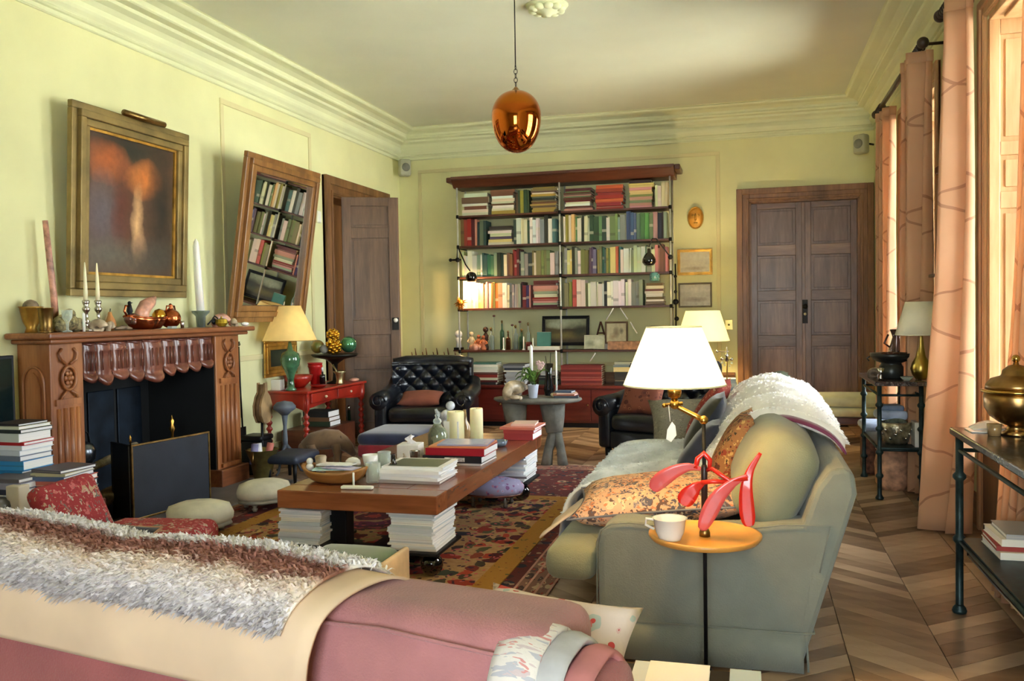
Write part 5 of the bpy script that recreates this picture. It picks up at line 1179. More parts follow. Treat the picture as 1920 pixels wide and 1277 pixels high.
A = MB().prism([(-.075, 0), (-.055, 0), (-.035, .07), (.035, .07), (.055, 0), (.075, 0), (.012, .21), (-.012, .21)], -.01, .01, 'y')
A = MB().tube([(-.06, 0, 0), (0, 0, .21)], .011, 4).tube([(.06, 0, 0), (0, 0, .21)], .011, 4).tube([(-.04, 0, .07), (.04, 0, .07)], .009, 4)
one('letter_a', 'small dark wooden letter A behind the little stone picture', 'letter', A, DKW, (-1.77, 10.68, z+.13))
one('small_box', 'white box carrying the wooden letter behind the stone picture', 'box', MB().box(-.09, .09, -.03, .04, 0, .125), M('white_card'), (-1.77, 10.68, z), bev=.003)
t = framed('stone_picture', 'small frameless grey-green picture on the fifth shelf', 'picture', .25, .17, .006, M('cream_edge', (214, 210, 186), .7), blobs('stone_relief', (188, 190, 160), [(.3, .4, .3, .3, (130, 134, 110), .8), (.7, .5, .3, .3, (220, 222, 200), .8)]), TR(-1.95, 10.52, z+.01) @ RX(-.1), .015)
t = framed('sketch_picture', 'brown framed figure sketch standing right of the stone picture', 'picture', .28, .27, .022, M('brown_frame', (108, 84, 60), .5, var=.1), blobs('figure_sketch', (196, 186, 150), [(.5, .5, .2, .35, (110, 90, 66), .9), (.75, .6, .12, .2, (70, 60, 50), .9), (.3, .3, .2, .2, (150, 120, 90), .8)]), TR(-1.70, 10.56, z+.07) @ RX(-.08), .02)
one('terracotta_box', 'low pinkish terracotta trough beneath the framed sketch', 'box', MB().box(-.20, .20, -.05, .05, 0, .10), M('pink_terracotta', (186, 140, 110), .8, var=.2, scale=20), (-1.46, 10.54, z), bev=.006)
one('dark_block', 'small dark wooden block right of the terracotta trough', 'block', MB().box(-.04, .04, -.04, .04, 0, .09), DKW, (-1.20, 10.56, z), bev=.004)
t = framed('dark_picture', 'small dark framed picture at the right end of the fifth shelf', 'picture', .24, .28, .025, BLK, LAND, TR(-1.16, 10.66, z) @ RX(-.08), .02)
for k, (x1_, x2_, za, zb, lab) in enumerate(((-1.58, -1.67, 1.44, 1.30, 'left white ribbon hanging under the fourth shelf'), (-1.50, -1.41, 1.44, 1.30, 'right white ribbon hanging under the fourth shelf'), (-1.38, -1.30, 1.27, 1.13, 'lower white ribbon beside the framed sketch'), (-1.80, -1.87, .90, .80, 'short white stick leaning below the fifth shelf'))):
    one('ribbon', lab, 'ribbon', MB().tube([(x1_, 0, za), ((x1_+x2_)/2, 0, (za+zb)/2-.002), (x2_, 0, zb)], .008, 6), PORC, (0, 10.49 if k < 3 else 10.45, 0))
one('glass_jar', 'round glass jar near the right bookcase pole on the fifth shelf', 'jar', MB().lathe([(0, 0), (.05, .002), (.055, .08), (.04, .11), (.042, .13), (.036, .13), (.034, .11), (.05, .08), (.045, .01)], n=18), GC, (-.99, 10.56, z))
# low cabinet
t = thing('low_cabinet', 'long dark red lacquered cabinet standing below the bookcase', 'cabinet', (-2.2, 10.6, 0))
wobj('carcass', MB().box(-3.50, -.75, 10.34, 10.84, .06, .48), REDC, t, bev=.004); wobj('top', MB().box(-3.53, -.72, 10.30, 10.845, .48, .512), REDC, t, bev=.005); wobj('plinth', MB().box(-3.46, -.79, 10.38, 10.80, 0, .06), BLK, t)
for k in range(5):
    a = -3.47+.544*k; d = wobj('door', MB().box(a, a+.535, 10.325, 10.339, .085, .465), REDC, t, bev=.004); obj('knob', MB().ball((a+.5, 10.31, .28), .012, 8), OLDB, d)
z = .513
GY2 = (176, 178, 180)
def bx_(x, y): return x, y
pile(-3.20, 10.52, z, [(.34, .26, .03, BK_), (.36, .26, .025, DR), (.36, .27, .03, CR), (.35, .26, .035, RD), (.36, .26, .03, DR), (.34, .26, .035, WH), (.36, .27, .03, (220, 226, 216)), (.35, .26, .03, WH), (.34, .25, .02, TL)], 'pile on the cabinet behind the left armchair', 'books piled on the low cabinet', 31, pages=PAGES, parts=False)
pile(-2.80, 10.52, z, [(.24, .28, .022, GY2) for _ in range(7)]+[(.26, .28, .02, WH), (.27, .28, .03, (60, 66, 76)), (.26, .28, .02, (150, 156, 164)), (.28, .28, .02, (90, 96, 104))], 'grey pile left of the orchid', 'books piled on the low cabinet', 32, mag=True, parts=False)
pile(-2.40, 10.56, z, [(.24, .2, .05, DG), (.22, .2, .06, BK_), (.2, .2, .05, GY2)], 'short dark pile on the cabinet behind the orchid', 'books piled on the low cabinet', 33, parts=False)
pile(-1.97, 10.52, z, [(.50, .26, .026, c) for c in ((150, 66, 56), (120, 40, 38), (176, 80, 70), (150, 52, 46), (134, 44, 40), (170, 70, 60), (120, 40, 36), (150, 60, 52), (130, 44, 40))], 'wide red pile on the cabinet', 'red volumes piled on the low cabinet', 34, .004, .01, pages=PAGES, parts=False)
pile(-1.42, 10.50, z, [(.30, .26, .04, BK_), (.30, .26, .04, BK_), (.30, .26, .04, BK_), (.30, .26, .04, BK_), (.32, .26, .055, (226, 206, 150)), (.30, .25, .03, (120, 140, 150)), (.28, .25, .03, (190, 196, 180))], 'black and cream pile behind the lamp shade', 'books piled on the low cabinet', 35, pages=PAGES, parts=False)
pile(-1.02, 10.52, z, [(.26, .24, .035, c) for c in (DR, BK_, DB, GY2, PU)], 'dark pile ending the cabinet at right', 'books piled on the low cabinet', 36, parts=False)
# pictures right of the bookcase
t = framed('seascape_picture', 'small gilt framed pale seascape, upper of two beside the bookcase', 'picture', .42, .315, .032, GILT, blobs('pale_seascape', (196, 186, 150), [(.5, .75, .6, .3, (206, 200, 170), 1), (.5, .2, .5, .12, (150, 130, 96), .9)]), TR(-.845, YB-.004, 1.825), .025, liner=GILT)
t = framed('landscape_print', 'small grey framed landscape print, lower of two beside the bookcase', 'picture', .40, .30, .022, M('grey_brown_frame', (120, 108, 88), .5, var=.1), blobs('grey_landscape', (170, 160, 132), [(.5, .8, .6, .3, (190, 184, 160), 1), (.5, .3, .5, .14, (120, 108, 84), .9)]), TR(-.835, YB-.004, 1.43), .025, liner=M('cream_mount', (236, 228, 206), .8))
t = thing('gold_mask', 'small oval gold relief mask high on the wall beside the bookcase', 'mask', (-.62, YB-.02, 2.515))
obj('plaque', MB().ball((0, 0, 0), .13, 14, sc=(.7, .14, 1)), M('ochre_gold', (204, 142, 50), .4, .5, var=.15), t); obj('rim', MB().tube([(math.cos(2*PI*i/24)*.09, -.008, math.sin(2*PI*i/24)*.13) for i in range(24)], .008, 6, closed=True), GILT, t); obj('nose', MB().tube([(0, -.02, .05), (0, -.032, -.01), (0, -.02, -.03)], [.008, .014, .01], 8).ball((-.03, -.016, .03), .014, 8).ball((.03, -.016, .03), .014, 8).ball((0, -.018, -.06), .02, 8, sc=(1.3, .6, .5)), GILT, t)
t = thing('light_switch', 'small brass light switch plate beside the double door', 'light switch', (-.24, YB-.001, 1.215)); obj('plate', MB().box(-.045, .045, -.008, 0, -.06, .06), M('pale_brass', (214, 196, 120), .35, .6, var=.05), t, bev=.003); obj('toggle', MB().lathe([(0, 0), (.012, 0), (.008, .012), (0, .014)], T=TR(0, -.008, 0) @ RX(PI/2), n=10), OLDB, t)
# table lamp with yellow shade behind the sofa
t = thing('side_table', 'dark small side table behind the right armchair', 'side table', (-.42, 9.9, 0))
obj('top', MB().box(-.32, .30, -.22, .22, .43, .455), DKW, t, bev=.005)
for sx in (-.29, .27):
    for sy in (-.19, .19): obj('leg', MB().box(sx-.02, sx+.02, sy-.02, sy+.02, 0, .43), DKW, t, bev=.003)
obj('lower_shelf', MB().box(-.29, .27, -.19, .19, .12, .14), DKW, t)
SHADE2 = M('yellow_silk_shade', (240, 222, 140), .8, var=.04, emit=.55)
t = thing('table_lamp', 'yellow-shaded table lamp behind the right leather armchair', 'lamp', (-.50, 9.9, .456))
obj('base', MB().lathe([(.07, 0), (.075, .01), (.03, .04), (.05, .12), (.065, .22), (.05, .32), (.02, .40), (.012, .56)], n=20), M('dark_ceramic', (66, 54, 50), .25, coat=.5), t)
shade(t, .29, .60, .185, .935, (0, 0, 0), SHADE2); point('table_lamp_bulb', (-.50, 9.9, 1.20), 16, (1, .75, .42), .03)
pile(-.27, 9.86, .456, [(.26, .2, .05, (190, 206, 216)), (.25, .2, .045, (150, 176, 196)), (.26, .2, .04, (206, 216, 220)), (.24, .2, .05, (170, 190, 206))], 'pale blue pile beside the yellow-shaded lamp', 'pale blue books by the yellow lamp', 41, parts=False)
pile(-.64, 9.82, .456, [(.14, .16, .03, BK_), (.14, .16, .03, (70, 74, 90)), (.13, .15, .03, (90, 80, 110))], 'little dark pile beside the yellow-shaded lamp base', 'small dark books by the yellow lamp', 42, parts=False)
t = thing('girandole', 'silver and crystal candle stand beside the double door', 'candle stand', (-.235, 9.55, 0))
obj('pole', MB().lathe([(.09, 0), (.09, .012), (.012, .03), (.008, .5), (.008, .84)], n=14), OLDB, t); obj('top', MB().lathe([(.008, .84), (.02, .86), (.01, .89), (.024, .91), (.008, .93), (.006, 1.0), (0, 1.01)], n=12).tube([(-.09, 0, .955), (0, 0, .95), (.02, 0, .955)], .006, 6).ball((-.10, 0, .955), .014, 8).ball((.05, 0, .87), .018, 8).ball((-.05, 0, .875), .018, 8).tube([(-.05, 0, .875), (0, 0, .86), (.05, 0, .87)], .004, 6), SILV, t)
obj('crystals', MB().ball((.05, 0, .83), .012, 6).ball((-.05, 0, .835), .012, 6).ball((.03, -.02, .80), .010, 6).ball((-.02, -.03, .81), .01, 6), CLEAR, t)
# things behind the left armchair
orn = MB(); rnd = random.Random(9)
t = thing('spiky_ornament', 'low reddish spiky ornament rail in the left far corner', 'ornament', (-4.0, 10.72, 0))
for k in range(14): x = -.33+k*.05; orn.tube([(x, 0, .70), (x+.01, 0, .82), (x-.01, 0, .86+.05*(k % 3))], [.015, .012, .004], 6)
obj('spikes', orn, M('reddish_bronze', (116, 70, 44), .5, .4, var=.3), t); obj('case', MB().box(-.36, .36, -.1, .1, 0, .72), DKW, t, bev=.005)
# ------------------------------------------------ chesterfields
LEA = M('black_leather', (22, 26, 34), .28, var=.3, scale=6, bmp=.12, bscale=90, coat=.35)
def chesterfield(loc, rz, lab):
    t = thing('chesterfield_armchair', lab, 'armchair', loc, rz)
    w, d = 1.0, .86
    def back(u, v):
        x = (u-.5)*w*.86; zz = .36+.52*v; y = .30-.05*v+.10*(abs(u-.5)*2)**3*-1
        a = math.sin(PI*(x/.17+(zz-.36)/.17)); b_ = math.sin(PI*(x/.17-(zz-.36)/.17)); tf = -.05*(abs(a*b_))**.5 if v < .93 else -.05
        return (x, y+tf+.03*(v > .95), zz)
    obj('back_tufting', MB().grid(back, 56, 34), LEA, t)
    obj('back_shell', MB().rbox(-w*.44, w*.44, .26, .40, .10, .90, .05, 5), LEA, t)
    obj('back_roll', MB().tube([(-w*.44, .24, .86), (-w*.3, .27, .89), (0, .285, .895), (w*.3, .27, .89), (w*.44, .24, .86)], .055, 12), LEA, t)
    for sx in (-1, 1):
        x = sx*w*.43
        obj('arm', MB().rbox(x-.07, x+.07, -.40, .34, .10, .50, .04, 5).tube([(x+sx*.015, -.42, .50), (x+sx*.015, -.1, .51), (x+sx*.01, .25, .56), (x*.98, .33, .66)], .095, 14), LEA, t)
        sc = MB().tube([(x+sx*.015+math.cos(a)*r, -.425, .50+math.sin(a)*r) for a, r in [(k*.5, .085-.0045*k) for k in range(16)]], .008, 6); obj('arm_scroll', sc, LEA, t)
    obj('seat_cushion', MB().rbox(-w*.355, w*.355, -.42, .26, .27, .43, .06, 5, puff=.15), LEA, t)
    obj('front_rail', MB().rbox(-w*.36, w*.36, -.41, .25, .10, .27, .03, 4), LEA, t)
    for sx in (-.4, .4):
        for sy in (-.36, .33): obj('leg', MB().lathe([(.018, 0), (.03, .03), (.034, .10)], (sx, sy, 0), 10), BLK, t)
    bt = MB()
    for i in range(-3, 4):
        for j in range(1, 7):
            if (i+j) % 2 == 0: bt.ball((i*.085, .262, .36+j*.085), .009, 6)
    obj('tuft_buttons', bt, LEA, t)
chesterfield((-3.36, 8.86, 0), math.radians(8), 'black buttoned leather armchair beside the open door')
chesterfield((-.80, 8.42, 0), math.radians(-22), 'black buttoned leather armchair behind the green sofa')
BRNC = PATTERN('brown_ikat', (128, 72, 54), [(86, 42, 34), (110, 56, 44), (150, 92, 66)], 9, .33, .9)
pil('plain brown-pink cushion lying on the left leather armchair', .46, .30, .12, M('dusty_brown', (142, 82, 66), .9, var=.08), TR(-3.38, 8.68, .51) @ RZ(.15) @ RX(.35))
pil('brown ikat cushion leaning on the right leather armchair', .44, .42, .14, BRNC, TR(-.98, 8.28, .60) @ RZ(-.3) @ RX(1.0))
# stone table and what stands on it
STN = M('grey_weathered_stone', (118, 116, 108), .85, var=.2, scale=7, bmp=.4, bscale=40)
t = thing('stone_table', 'oval weathered grey stone table between the armchairs', 'table', (-1.89, 7.8, 0))
obj('top', MB().lathe([(0, .565), (.30, .57), (.39, .585), (.415, .60), (.41, .618), (0, .62)], n=40, sy=.62), STN, t)
for sx in (-.22, .14):
    lm = MB().tube([(sx, 0, .575), (sx+.01, 0, .42), (sx+.02, -.01, .30)], [.12, .10, .075], 10).tube([(sx+.02, -.01, .31), (sx-.03, -.05, .15), (sx-.05, -.06, .0)], [.06, .045, .055], 8).tube([(sx+.03, -.01, .31), (sx+.08, -.03, .15), (sx+.10, -.04, .0)], [.055, .04, .05], 8)
    obj('leg', lm, STN, t)
pile(-2.02, 7.55, .001, [(.3, .24, .05, GY2) for _ in range(5)]+[(.3, .24, .04, (120, 124, 128))], 'grey pile under the stone table', 'grey books under the stone table', 51, parts=False)
t = thing('orchid', 'small orchid with green leaves in a pale blue pot', 'plant', (-1.91, 7.72, .621))
obj('pot', MB().lathe([(.035, 0), (.038, .004), (.052, .12), (.055, .125), (.048, .12), (.03, .1), (0, .1)], n=20), M('pale_blue_pot', (196, 204, 222), .4, var=.05), t)
lv = MB(); rnd = random.Random(6)
for k in range(16):
    a = rnd.uniform(0, 2*PI); L = rnd.uniform(.10, .2); hh = rnd.uniform(.04, .15)
    def lf(u, v, a=a, L=L, hh=hh): r = L*u; wv = .022*math.sin(PI*min(u*.95+.04, 1))*(v-.5)*2; z_ = .11+hh*math.sin(PI*u*.75)*1.2-.02*u; return (math.cos(a)*r-math.sin(a)*wv, math.sin(a)*r+math.cos(a)*wv, z_+abs(v-.5)*.02)
    lv = MB().grid(lf, 8, 2); obj('leaf', lv, M('orchid_leaf', (92, 128, 54), .4, var=.25, scale=10), t)
fl2 = MB().tube([(0, 0, .11), (.03, 0, .22), (.06, 0, .29), (.09, 0, .31)], .003, 6)
obj('stem', fl2, M('orchid_leaf'), t)
pf = MB()
for (x, z_) in ((.09, .31), (.07, .28), (.055, .32)):
    for k in range(5): a = 2*PI*k/5; pf.ball((x+math.cos(a)*.015, -.01, z_+math.sin(a)*.015), .012, 6, sc=(1, .3, 1))
obj('flower', pf, M('pale_pink_petal', (226, 190, 190), .5, var=.05), t)
t = thing('tall_candle', 'tall thin white candle behind the orchid', 'candle', (-1.98, 7.95, .621)); obj('wax', MB().lathe([(.016, .04), (.016, .45), (.004, .475), (0, .48)], n=12), WHITEC, t); obj('holder', MB().lathe([(.05, 0), (.05, .01), (.02, .02), (.02, .05)], n=14), PEWT, t)
t = thing('tall_candle', 'slim white rod candle right of the orchid', 'candle', (-1.72, 7.85, .621)); obj('wax', MB().lathe([(.009, .02), (.009, .42), (0, .43)], n=10), WHITEC, t); obj('holder', MB().lathe([(.04, 0), (.06, .02), (.05, .035), (.01, .04)], n=14), BONE, t)
shell('giant_conch', 'large tan conch shell at the left of the stone table', (-2.10, 7.66, .621), .15, SHL, 1.2)
shell('spiky_conch', 'brown spiky conch behind the tan one on the stone table', (-2.12, 7.88, .621), .13, SHL2, .4)
one('coral_piece', 'small pale coral piece between conch and orchid', 'coral', MB().ball((0, 0, .02), .035, 7, sc=(1.6, 1, .6)).ball((.05, 0, .015), .02, 7), SHL, (-2.04, 7.56, .621))
t = thing('black_vase', 'slim black vase standing behind the orchid pot', 'vase', (-1.82, 7.98, .621)); obj('body', MB().lathe([(.04, 0), (.05, .06), (.03, .2), (.045, .3), (.035, .3), (.02, .2), (0, .05)], n=16), BLKG, t); obj('twigs', MB().tube([(0, 0, .1), (.02, 0, .4)], .003, 5).tube([(0, 0, .1), (-.03, 0, .37)], .003, 5), IRON, t)
pile(-1.63, 7.82, .621, [(.22, .15, .018, (60, 70, 84)), (.2, .15, .015, (200, 120, 96)), (.19, .14, .012, (226, 190, 170)), (.16, .14, .014, BL)], 'little pile at the right of the stone table', 'books on the stone table', 52, parts=False, rot=.3)
# ================================================================ red desk and its neighbours
LACQ = M('red_lacquer', (158, 38, 24), .35, var=.18, scale=5, coat=.35)
LACD = M('dark_red_lacquer', (104, 26, 20), .4, var=.2, scale=5, coat=.2)
t = thing('red_desk', 'red lacquered writing desk with turned legs and two small drawers', 'desk', (-4.22, 7.97, 0))
x0, x1, ya, yb = XL+.03, -3.99, 7.34, 8.60
wobj('top', MB().box(x0, x1+.02, ya-.02, yb+.02, .675, .70), LACQ, t, bev=.008)
for k in range(2):
    a = ya+.09+k*.55; d = wobj('drawer', MB().box(x1-.02, x1+.002, a, a+.53, .575, .668), LACQ, t, bev=.006); obj('knob', MB().ball((x1+.014, a+.265, .62), .014, 8), M('bone_knob', (214, 190, 160), .4), d)
def ap(L, y0, z0, dep):
    n = 12; p = [(y0+L*i/n, z0-dep*(.2+.8*abs(math.cos(PI*i/n))**2)) for i in range(n+1)]
    return p+[(y0+L, z0+.09), (y0, z0+.09)]
wobj('side_apron', MB().prism(ap(x1-x0, x0, .585, .07), ya, ya+.02, 'y'), LACQ, t, bev=.003)
wobj('front_apron', MB().prism(ap(yb-ya, ya, .575, .045), x1-.026, x1-.021, 'x'), LACQ, t)
wobj('side_apron', MB().box(x0, x1, yb-.02, yb, .56, .675), LACQ, t)
for lx in (x0+.03, x1-.03):
    for ly in (ya+.03, yb-.03):
        pr = [(.028, 0), (.028, .05), (.018, .06)]
        for k in range(7): z = .08+k*.058; pr += [(.016, z), (.030, z+.018), (.030, z+.03), (.016, z+.048)]
        pr += [(.018, .50), (.034, .52), (.034, .675)]
        wobj('leg', MB().lathe(pr, (lx, ly, 0), 14), LACQ, t)
wobj('stretcher', MB().box(x0+.03, x0+.06, ya+.03, yb-.03, .08, .11), LACD, t)
DZ = .701
t = thing('green_glass_lamp', 'table lamp with green glass bottle base and cream shade on the red desk', 'lamp', (-4.20, 7.42, DZ))
GRG = M('green_glass_glaze', (72, 118, 84), .08, var=.3, scale=14, coat=.8, trans=.3)
obj('base', MB().lathe([(.05, 0), (.055, .01), (.035, .03), (.03, .10), (.045, .16), (.085, .24), (.095, .30), (.08, .35), (.03, .38), (.02, .42), (.012, .48)], n=24), GRG, t)
shade(t, .25, .475, .108, .80, (0, 0, 0), M('cream_parchment_shade', (232, 196, 120), .8, var=.04, emit=.12), rim=M('tan_trim', (214, 170, 90), .8))
t = framed('gilt_picture', 'small gilt framed dark picture on the wall behind the green lamp', 'picture', .62, .36, .10, GILT, blobs('dark_green_print', (40, 48, 36), [(.5, .5, .4, .4, (60, 66, 46), .8)]), TR(XL+.02, 7.36, .82) @ RZ(PI/2), .03)
one('white_box', 'small white box at the near end of the red desk', 'box', MB().box(-.05, .05, -.04, .04, 0, .105), PORC, (-4.34, 7.42, DZ), bev=.005)
one('red_bowl', 'wide red lacquer bowl behind the green lamp base', 'bowl', MB().lathe([(.06, 0), (.07, .005), (.13, .07), (.145, .12), (.135, .12), (.12, .07), (.05, .02)], n=24), LACQ, (-4.32, 7.78, DZ))
t = thing('red_tin', 'red flared tin pot on the red desk beneath the dark dish', 'pot', (-4.26, 8.02, DZ)); obj('body', MB().lathe([(.04, 0), (.045, .005), (.065, .17), (.075, .19), (.07, .22), (.06, .2), (.05, .02)], n=20), M('bright_red_tin', (186, 30, 30), .35, var=.1), t); obj('rim', MB().tube([(math.cos(2*PI*i/20)*.073, math.sin(2*PI*i/20)*.073, .222) for i in range(20)], .005, 6, closed=True), M('bright_red_tin'), t)
t = thing('footed_dish', 'dark bronze footed dish heaped with gilt pine cones on the red desk', 'dish', (-4.16, 8.26, DZ))
obj('dish', MB().lathe([(.09, 0), (.09, .012), (.03, .03), (.022, .10), (.03, .20), (.10, .25), (.22, .275), (.245, .30), (.235, .305), (.10, .27), (.0, .26)], n=30), M('dark_bronze', (44, 40, 34), .4, .8), t)
GCO = M('gilt_cone', (196, 142, 44), .25, .9, var=.35, scale=30)
def cone(mb, c, r):
    mb.ball(c, r*.8, 8)
    for k in range(34):
        th = math.acos(1-2*(k+.5)/34); ph = PI*(1+5**.5)*k; d = Vector((math.cos(ph)*math.sin(th), math.sin(ph)*math.sin(th), math.cos(th))); mb.ball(tuple(Vector(c)+d*r*.8), r*.26, 5)
mb = MB(); cone(mb, (0, 0, 0), .085); one('gilt_cone', 'large gilt pine cone in the middle of the footed dish', 'pine cone', mb, GCO, (-4.14, 8.20, DZ+.385))
mb = MB(); cone(mb, (0, 0, 0), .07); one('gilt_cone', 'gilt pine cone topmost on the heaped footed dish', 'pine cone', mb, GCO, (-4.17, 8.25, DZ+.50))
one('green_glass_ball', 'shiny green glass ball at the right of the footed dish', 'ball', MB().ball((0, 0, 0), .085, 14), M('green_mirror_ball', (90, 150, 110), .06, .7, var=.1), (-4.03, 8.32, DZ+.40))
one('gourd_ball', 'orange and green painted gourd at the left of the footed dish', 'gourd', MB().ball((0, 0, 0), .07, 12), M('painted_gourd', (190, 110, 40), .3, var=.2, col2=(96, 120, 50), scale=10, coat=.5), (-4.30, 8.16, DZ+.385))
one('grey_stone_ball', 'small grey stone lying between the gourd and the gilt cone', 'stone', MB().ball((0, 0, 0), .045, 8), STN, (-4.22, 8.14, DZ+.36))
t = thing('brass_mortar', 'pale brass mortar with pestle at the far end of the red desk', 'mortar', (-4.06, 8.16, DZ)); obj('cup', MB().lathe([(.035, 0), (.04, .01), (.032, .03), (.04, .10), (.065, .13), (.06, .135), (.036, .10), (.028, .03)], n=20), M('pale_brass_worn', (206, 190, 140), .3, .9, var=.1), t); obj('pestle', MB().tube([(0, 0, .04), (-.04, 0, .14), (-.075, 0, .2)], [.012, .007, .012], 8), M('pale_brass_worn'), t)
bottle(-4.16, 7.98, DZ, .14, .03, M('black_glass', (16, 14, 16), .1, coat=.6), 'small black bottle with pearl stopper on the red desk', cap=PORC)
one('red_dish', 'small shallow red dish near the drawers of the red desk', 'dish', MB().lathe([(.04, 0), (.08, .025), (.085, .03), (.04, .01)], n=20), LACQ, (-4.07, 7.72, DZ))
one('flat_shell', 'flat tan shell at the far corner of the red desk', 'shell', MB().ball((0, 0, .02), .06, 8, sc=(.8, 1.2, .35)), SHL3, (-4.05, 8.48, DZ))
pile(-4.18, 7.98, .30, [(.3, .25, .05, DG), (.3, .25, .04, BR), (.28, .24, .06, BK_)], 'dark pile under the red desk', 'books under the red desk', 61, parts=False)
one('wood_crate', 'dark wooden crate under the red desk', 'crate', MB().box(-.2, .2, -.4, .4, 0, .298), DKW, (-4.20, 7.97, 0), bev=.008)
t = thing('wine_bottle', 'dark green bottle standing beneath the red desk', 'bottle', (-4.10, 8.44, 0)); obj('body', MB().lathe([(.04, 0), (.042, .2), (.02, .26), (.015, .42), (0, .42)], n=14), GLASS('dark_green_glass', (30, 60, 40)), t); obj('cap', MB().lathe([(.016, .40), (.017, .45), (0, .45)], n=12), SILV, t)
# grey finial, brass bucket, leather animal, stools
GRYP = M('blue_grey_paint', (92, 100, 112), .6, var=.15, scale=6)
t = thing('hat_stand', 'blue-grey mushroom-topped wooden stand between fireplace and red desk', 'stand', (-4.02, 6.98, 0))
obj('top', MB().lathe([(.03, .52), (.06, .55), (.098, .575), (.10, .60), (.07, .635), (0, .65)], n=24), GRYP, t); obj('stem', MB().lathe([(.02, .22), (.022, .30), (.016, .42), (.028, .52)], n=14), GRYP, t)
for k in range(3): a = 2*PI*k/3+.5; obj('leg', MB().tube([(0, 0, .26), (math.cos(a)*.05, math.sin(a)*.05, .20), (math.cos(a)*.13, math.sin(a)*.13, .02), (math.cos(a)*.16, math.sin(a)*.16, .008)], [.018, .014, .011, .010], 8), GRYP, t)
t = thing('brass_bucket', 'dull brass log bucket filled with papers beside the hearth', 'bucket', (-4.0, 6.56, 0))
obj('body', MB().lathe([(.075, 0), (.08, .01), (.07, .03), (.075, .05), (.105, .20), (.135, .275), (.14, .28), (.13, .27), (.10, .2), (.06, .05)], n=28), M('olive_brass', (118, 108, 64), .35, .8, var=.2), t); obj('handle', MB().tube([(0, -.14, .27), (0, -.15, .20), (0, -.13, .17)], .006, 6).tube([(0, .14, .27), (0, .15, .20), (0, .13, .17)], .006, 6), OLDB, t)
for k, (a, c, lab) in enumerate(((.2, (120, 120, 160), 'rolled lilac paper sticking out of the brass bucket'), (-.1, (200, 200, 206), 'crumpled white paper in the brass bucket'), (.05, (170, 100, 90), 'rolled reddish paper in the brass bucket'))):
    one('paper_roll', lab, 'paper', MB().tube([(-.06+.05*k, -.05+.03*k, .16), (-.07+.06*k+a*.2, -.06+.05*k, .33)], .03, 8), M('paper_%d' % k, c, .8, var=.2), (-4.0, 6.56, 0))
t = thing('coal_box', 'black iron coal box in the corner beside the brass bucket', 'box', (-4.27, 6.92, 0)); obj('box', MB().box(-.1, .1, -.1, .1, 0, .3), BLK, t, bev=.01); obj('lid', MB().rbox(-.11, .11, -.11, .11, .30, .35, .02), BLK, t)
LEAB = M('brown_suede', (122, 96, 70), .85, var=.15, sheen=.3)
t = thing('leather_animal', 'brown leather animal-shaped footstool standing by the red desk', 'footstool', (-3.80, 7.32, 0), math.radians(20))
bd = MB(); P = [(-.20, 0, .20), (-.12, 0, .24), (0, 0, .26), (.10, 0, .255), (.16, 0, .22), (.215, 0, .17), (.25, 0, .12)]; bd.tube(P, [.05, .085, .095, .09, .07, .05, .03], 14); bd.ball((-.20, 0, .19), .05, 8); bd.ball((.25, 0, .12), .03, 8)
for sx in (-.12, .10):
    for sy in (-.05, .05): bd.tube([(sx, sy, .22), (sx+.01, sy*1.1, .12), (sx, sy*1.1, .0)], [.05, .032, .03], 10)
obj('body', bd, LEAB, t); obj('ears', MB().ball((.15, .05, .28), .02, 6, sc=(.5, 1, 1)).ball((.15, -.05, .28), .02, 6, sc=(.5, 1, 1)), LEAB, t)
NVL = M('navy_leather', (44, 52, 68), .5, var=.2, scale=5)
t = thing('navy_pouf', 'low navy leather stool in front of the grey stand', 'footstool', (-3.82, 6.72, 0)); obj('seat', MB().rbox(-.15, .17, -.22, .22, .16, .235, .035, 4, puff=.2), NVL, t)
for sx in (-.11, .13):
    for sy in (-.17, .17): obj('leg', MB().tube([(sx, sy, 0), (sx, sy, .17)], [.014, .02], 8), BLK, t)
RVEL = M('crimson_velvet', (150, 30, 46), .8, var=.15, sheen=.5)
t = thing('velvet_ottoman', 'square navy velvet ottoman with crimson sides before the left armchair', 'ottoman', (-3.10, 7.40, 0), math.radians(4))
obj('cushion', MB().rbox(-.28, .30, -.36, .34, .255, .36, .05, 5, puff=.25), M('midnight_velvet', (38, 46, 78), .8, var=.15, sheen=.5), t); obj('side_band', MB().rbox(-.27, .29, -.35, .33, .15, .26, .02, 4), RVEL, t)
for sx in (-.22, .24):
    for sy in (-.30, .28): obj('foot', MB().lathe([(.016, 0), (.03, .05), (.022, .15)], (sx, sy, 0), 12), BRASS, t)
# cream footstools
CRM = M('cream_ticking', (214, 208, 186), .85, var=.08, scale=6, bmp=.15)
def roundstool(x, y, lab, r, rz):
    t = thing('footstool', lab, 'footstool', (x, y, .013), rz)
    obj('cushion', MB().lathe([(0, .075), (r*.9, .075), (r, .10), (r*1.02, .135), (r*.93, .175), (r*.6, .20), (0, .208)], n=10, sy=.84, smooth=True), CRM, t)
    obj('frame', MB().lathe([(r*.2, .05), (r*.92, .05), (r*.97, .062), (r*.92, .076), (0, .076)], n=10, sy=.84), M('grey_white_paint', (150, 146, 134), .6, var=.1), t)
    for k in range(4): a = PI/4+k*PI/2; obj('leg', MB().lathe([(.014, 0), (.022, .02), (.012, .03), (.024, .05)], (math.cos(a)*r*.72, math.sin(a)*r*.62, 0), 10), M('grey_white_paint'), t)
roundstool(-3.44, 4.88, 'nearer cream round footstool in front of the fire screen', .215, .3); roundstool(-3.42, 5.62, 'farther cream round footstool right of the fire screen', .20, .9)
PURP = PATTERN('lilac_damask', (170, 166, 206), [(140, 96, 150), (190, 190, 226), (200, 140, 170)], 12, .34, .8)
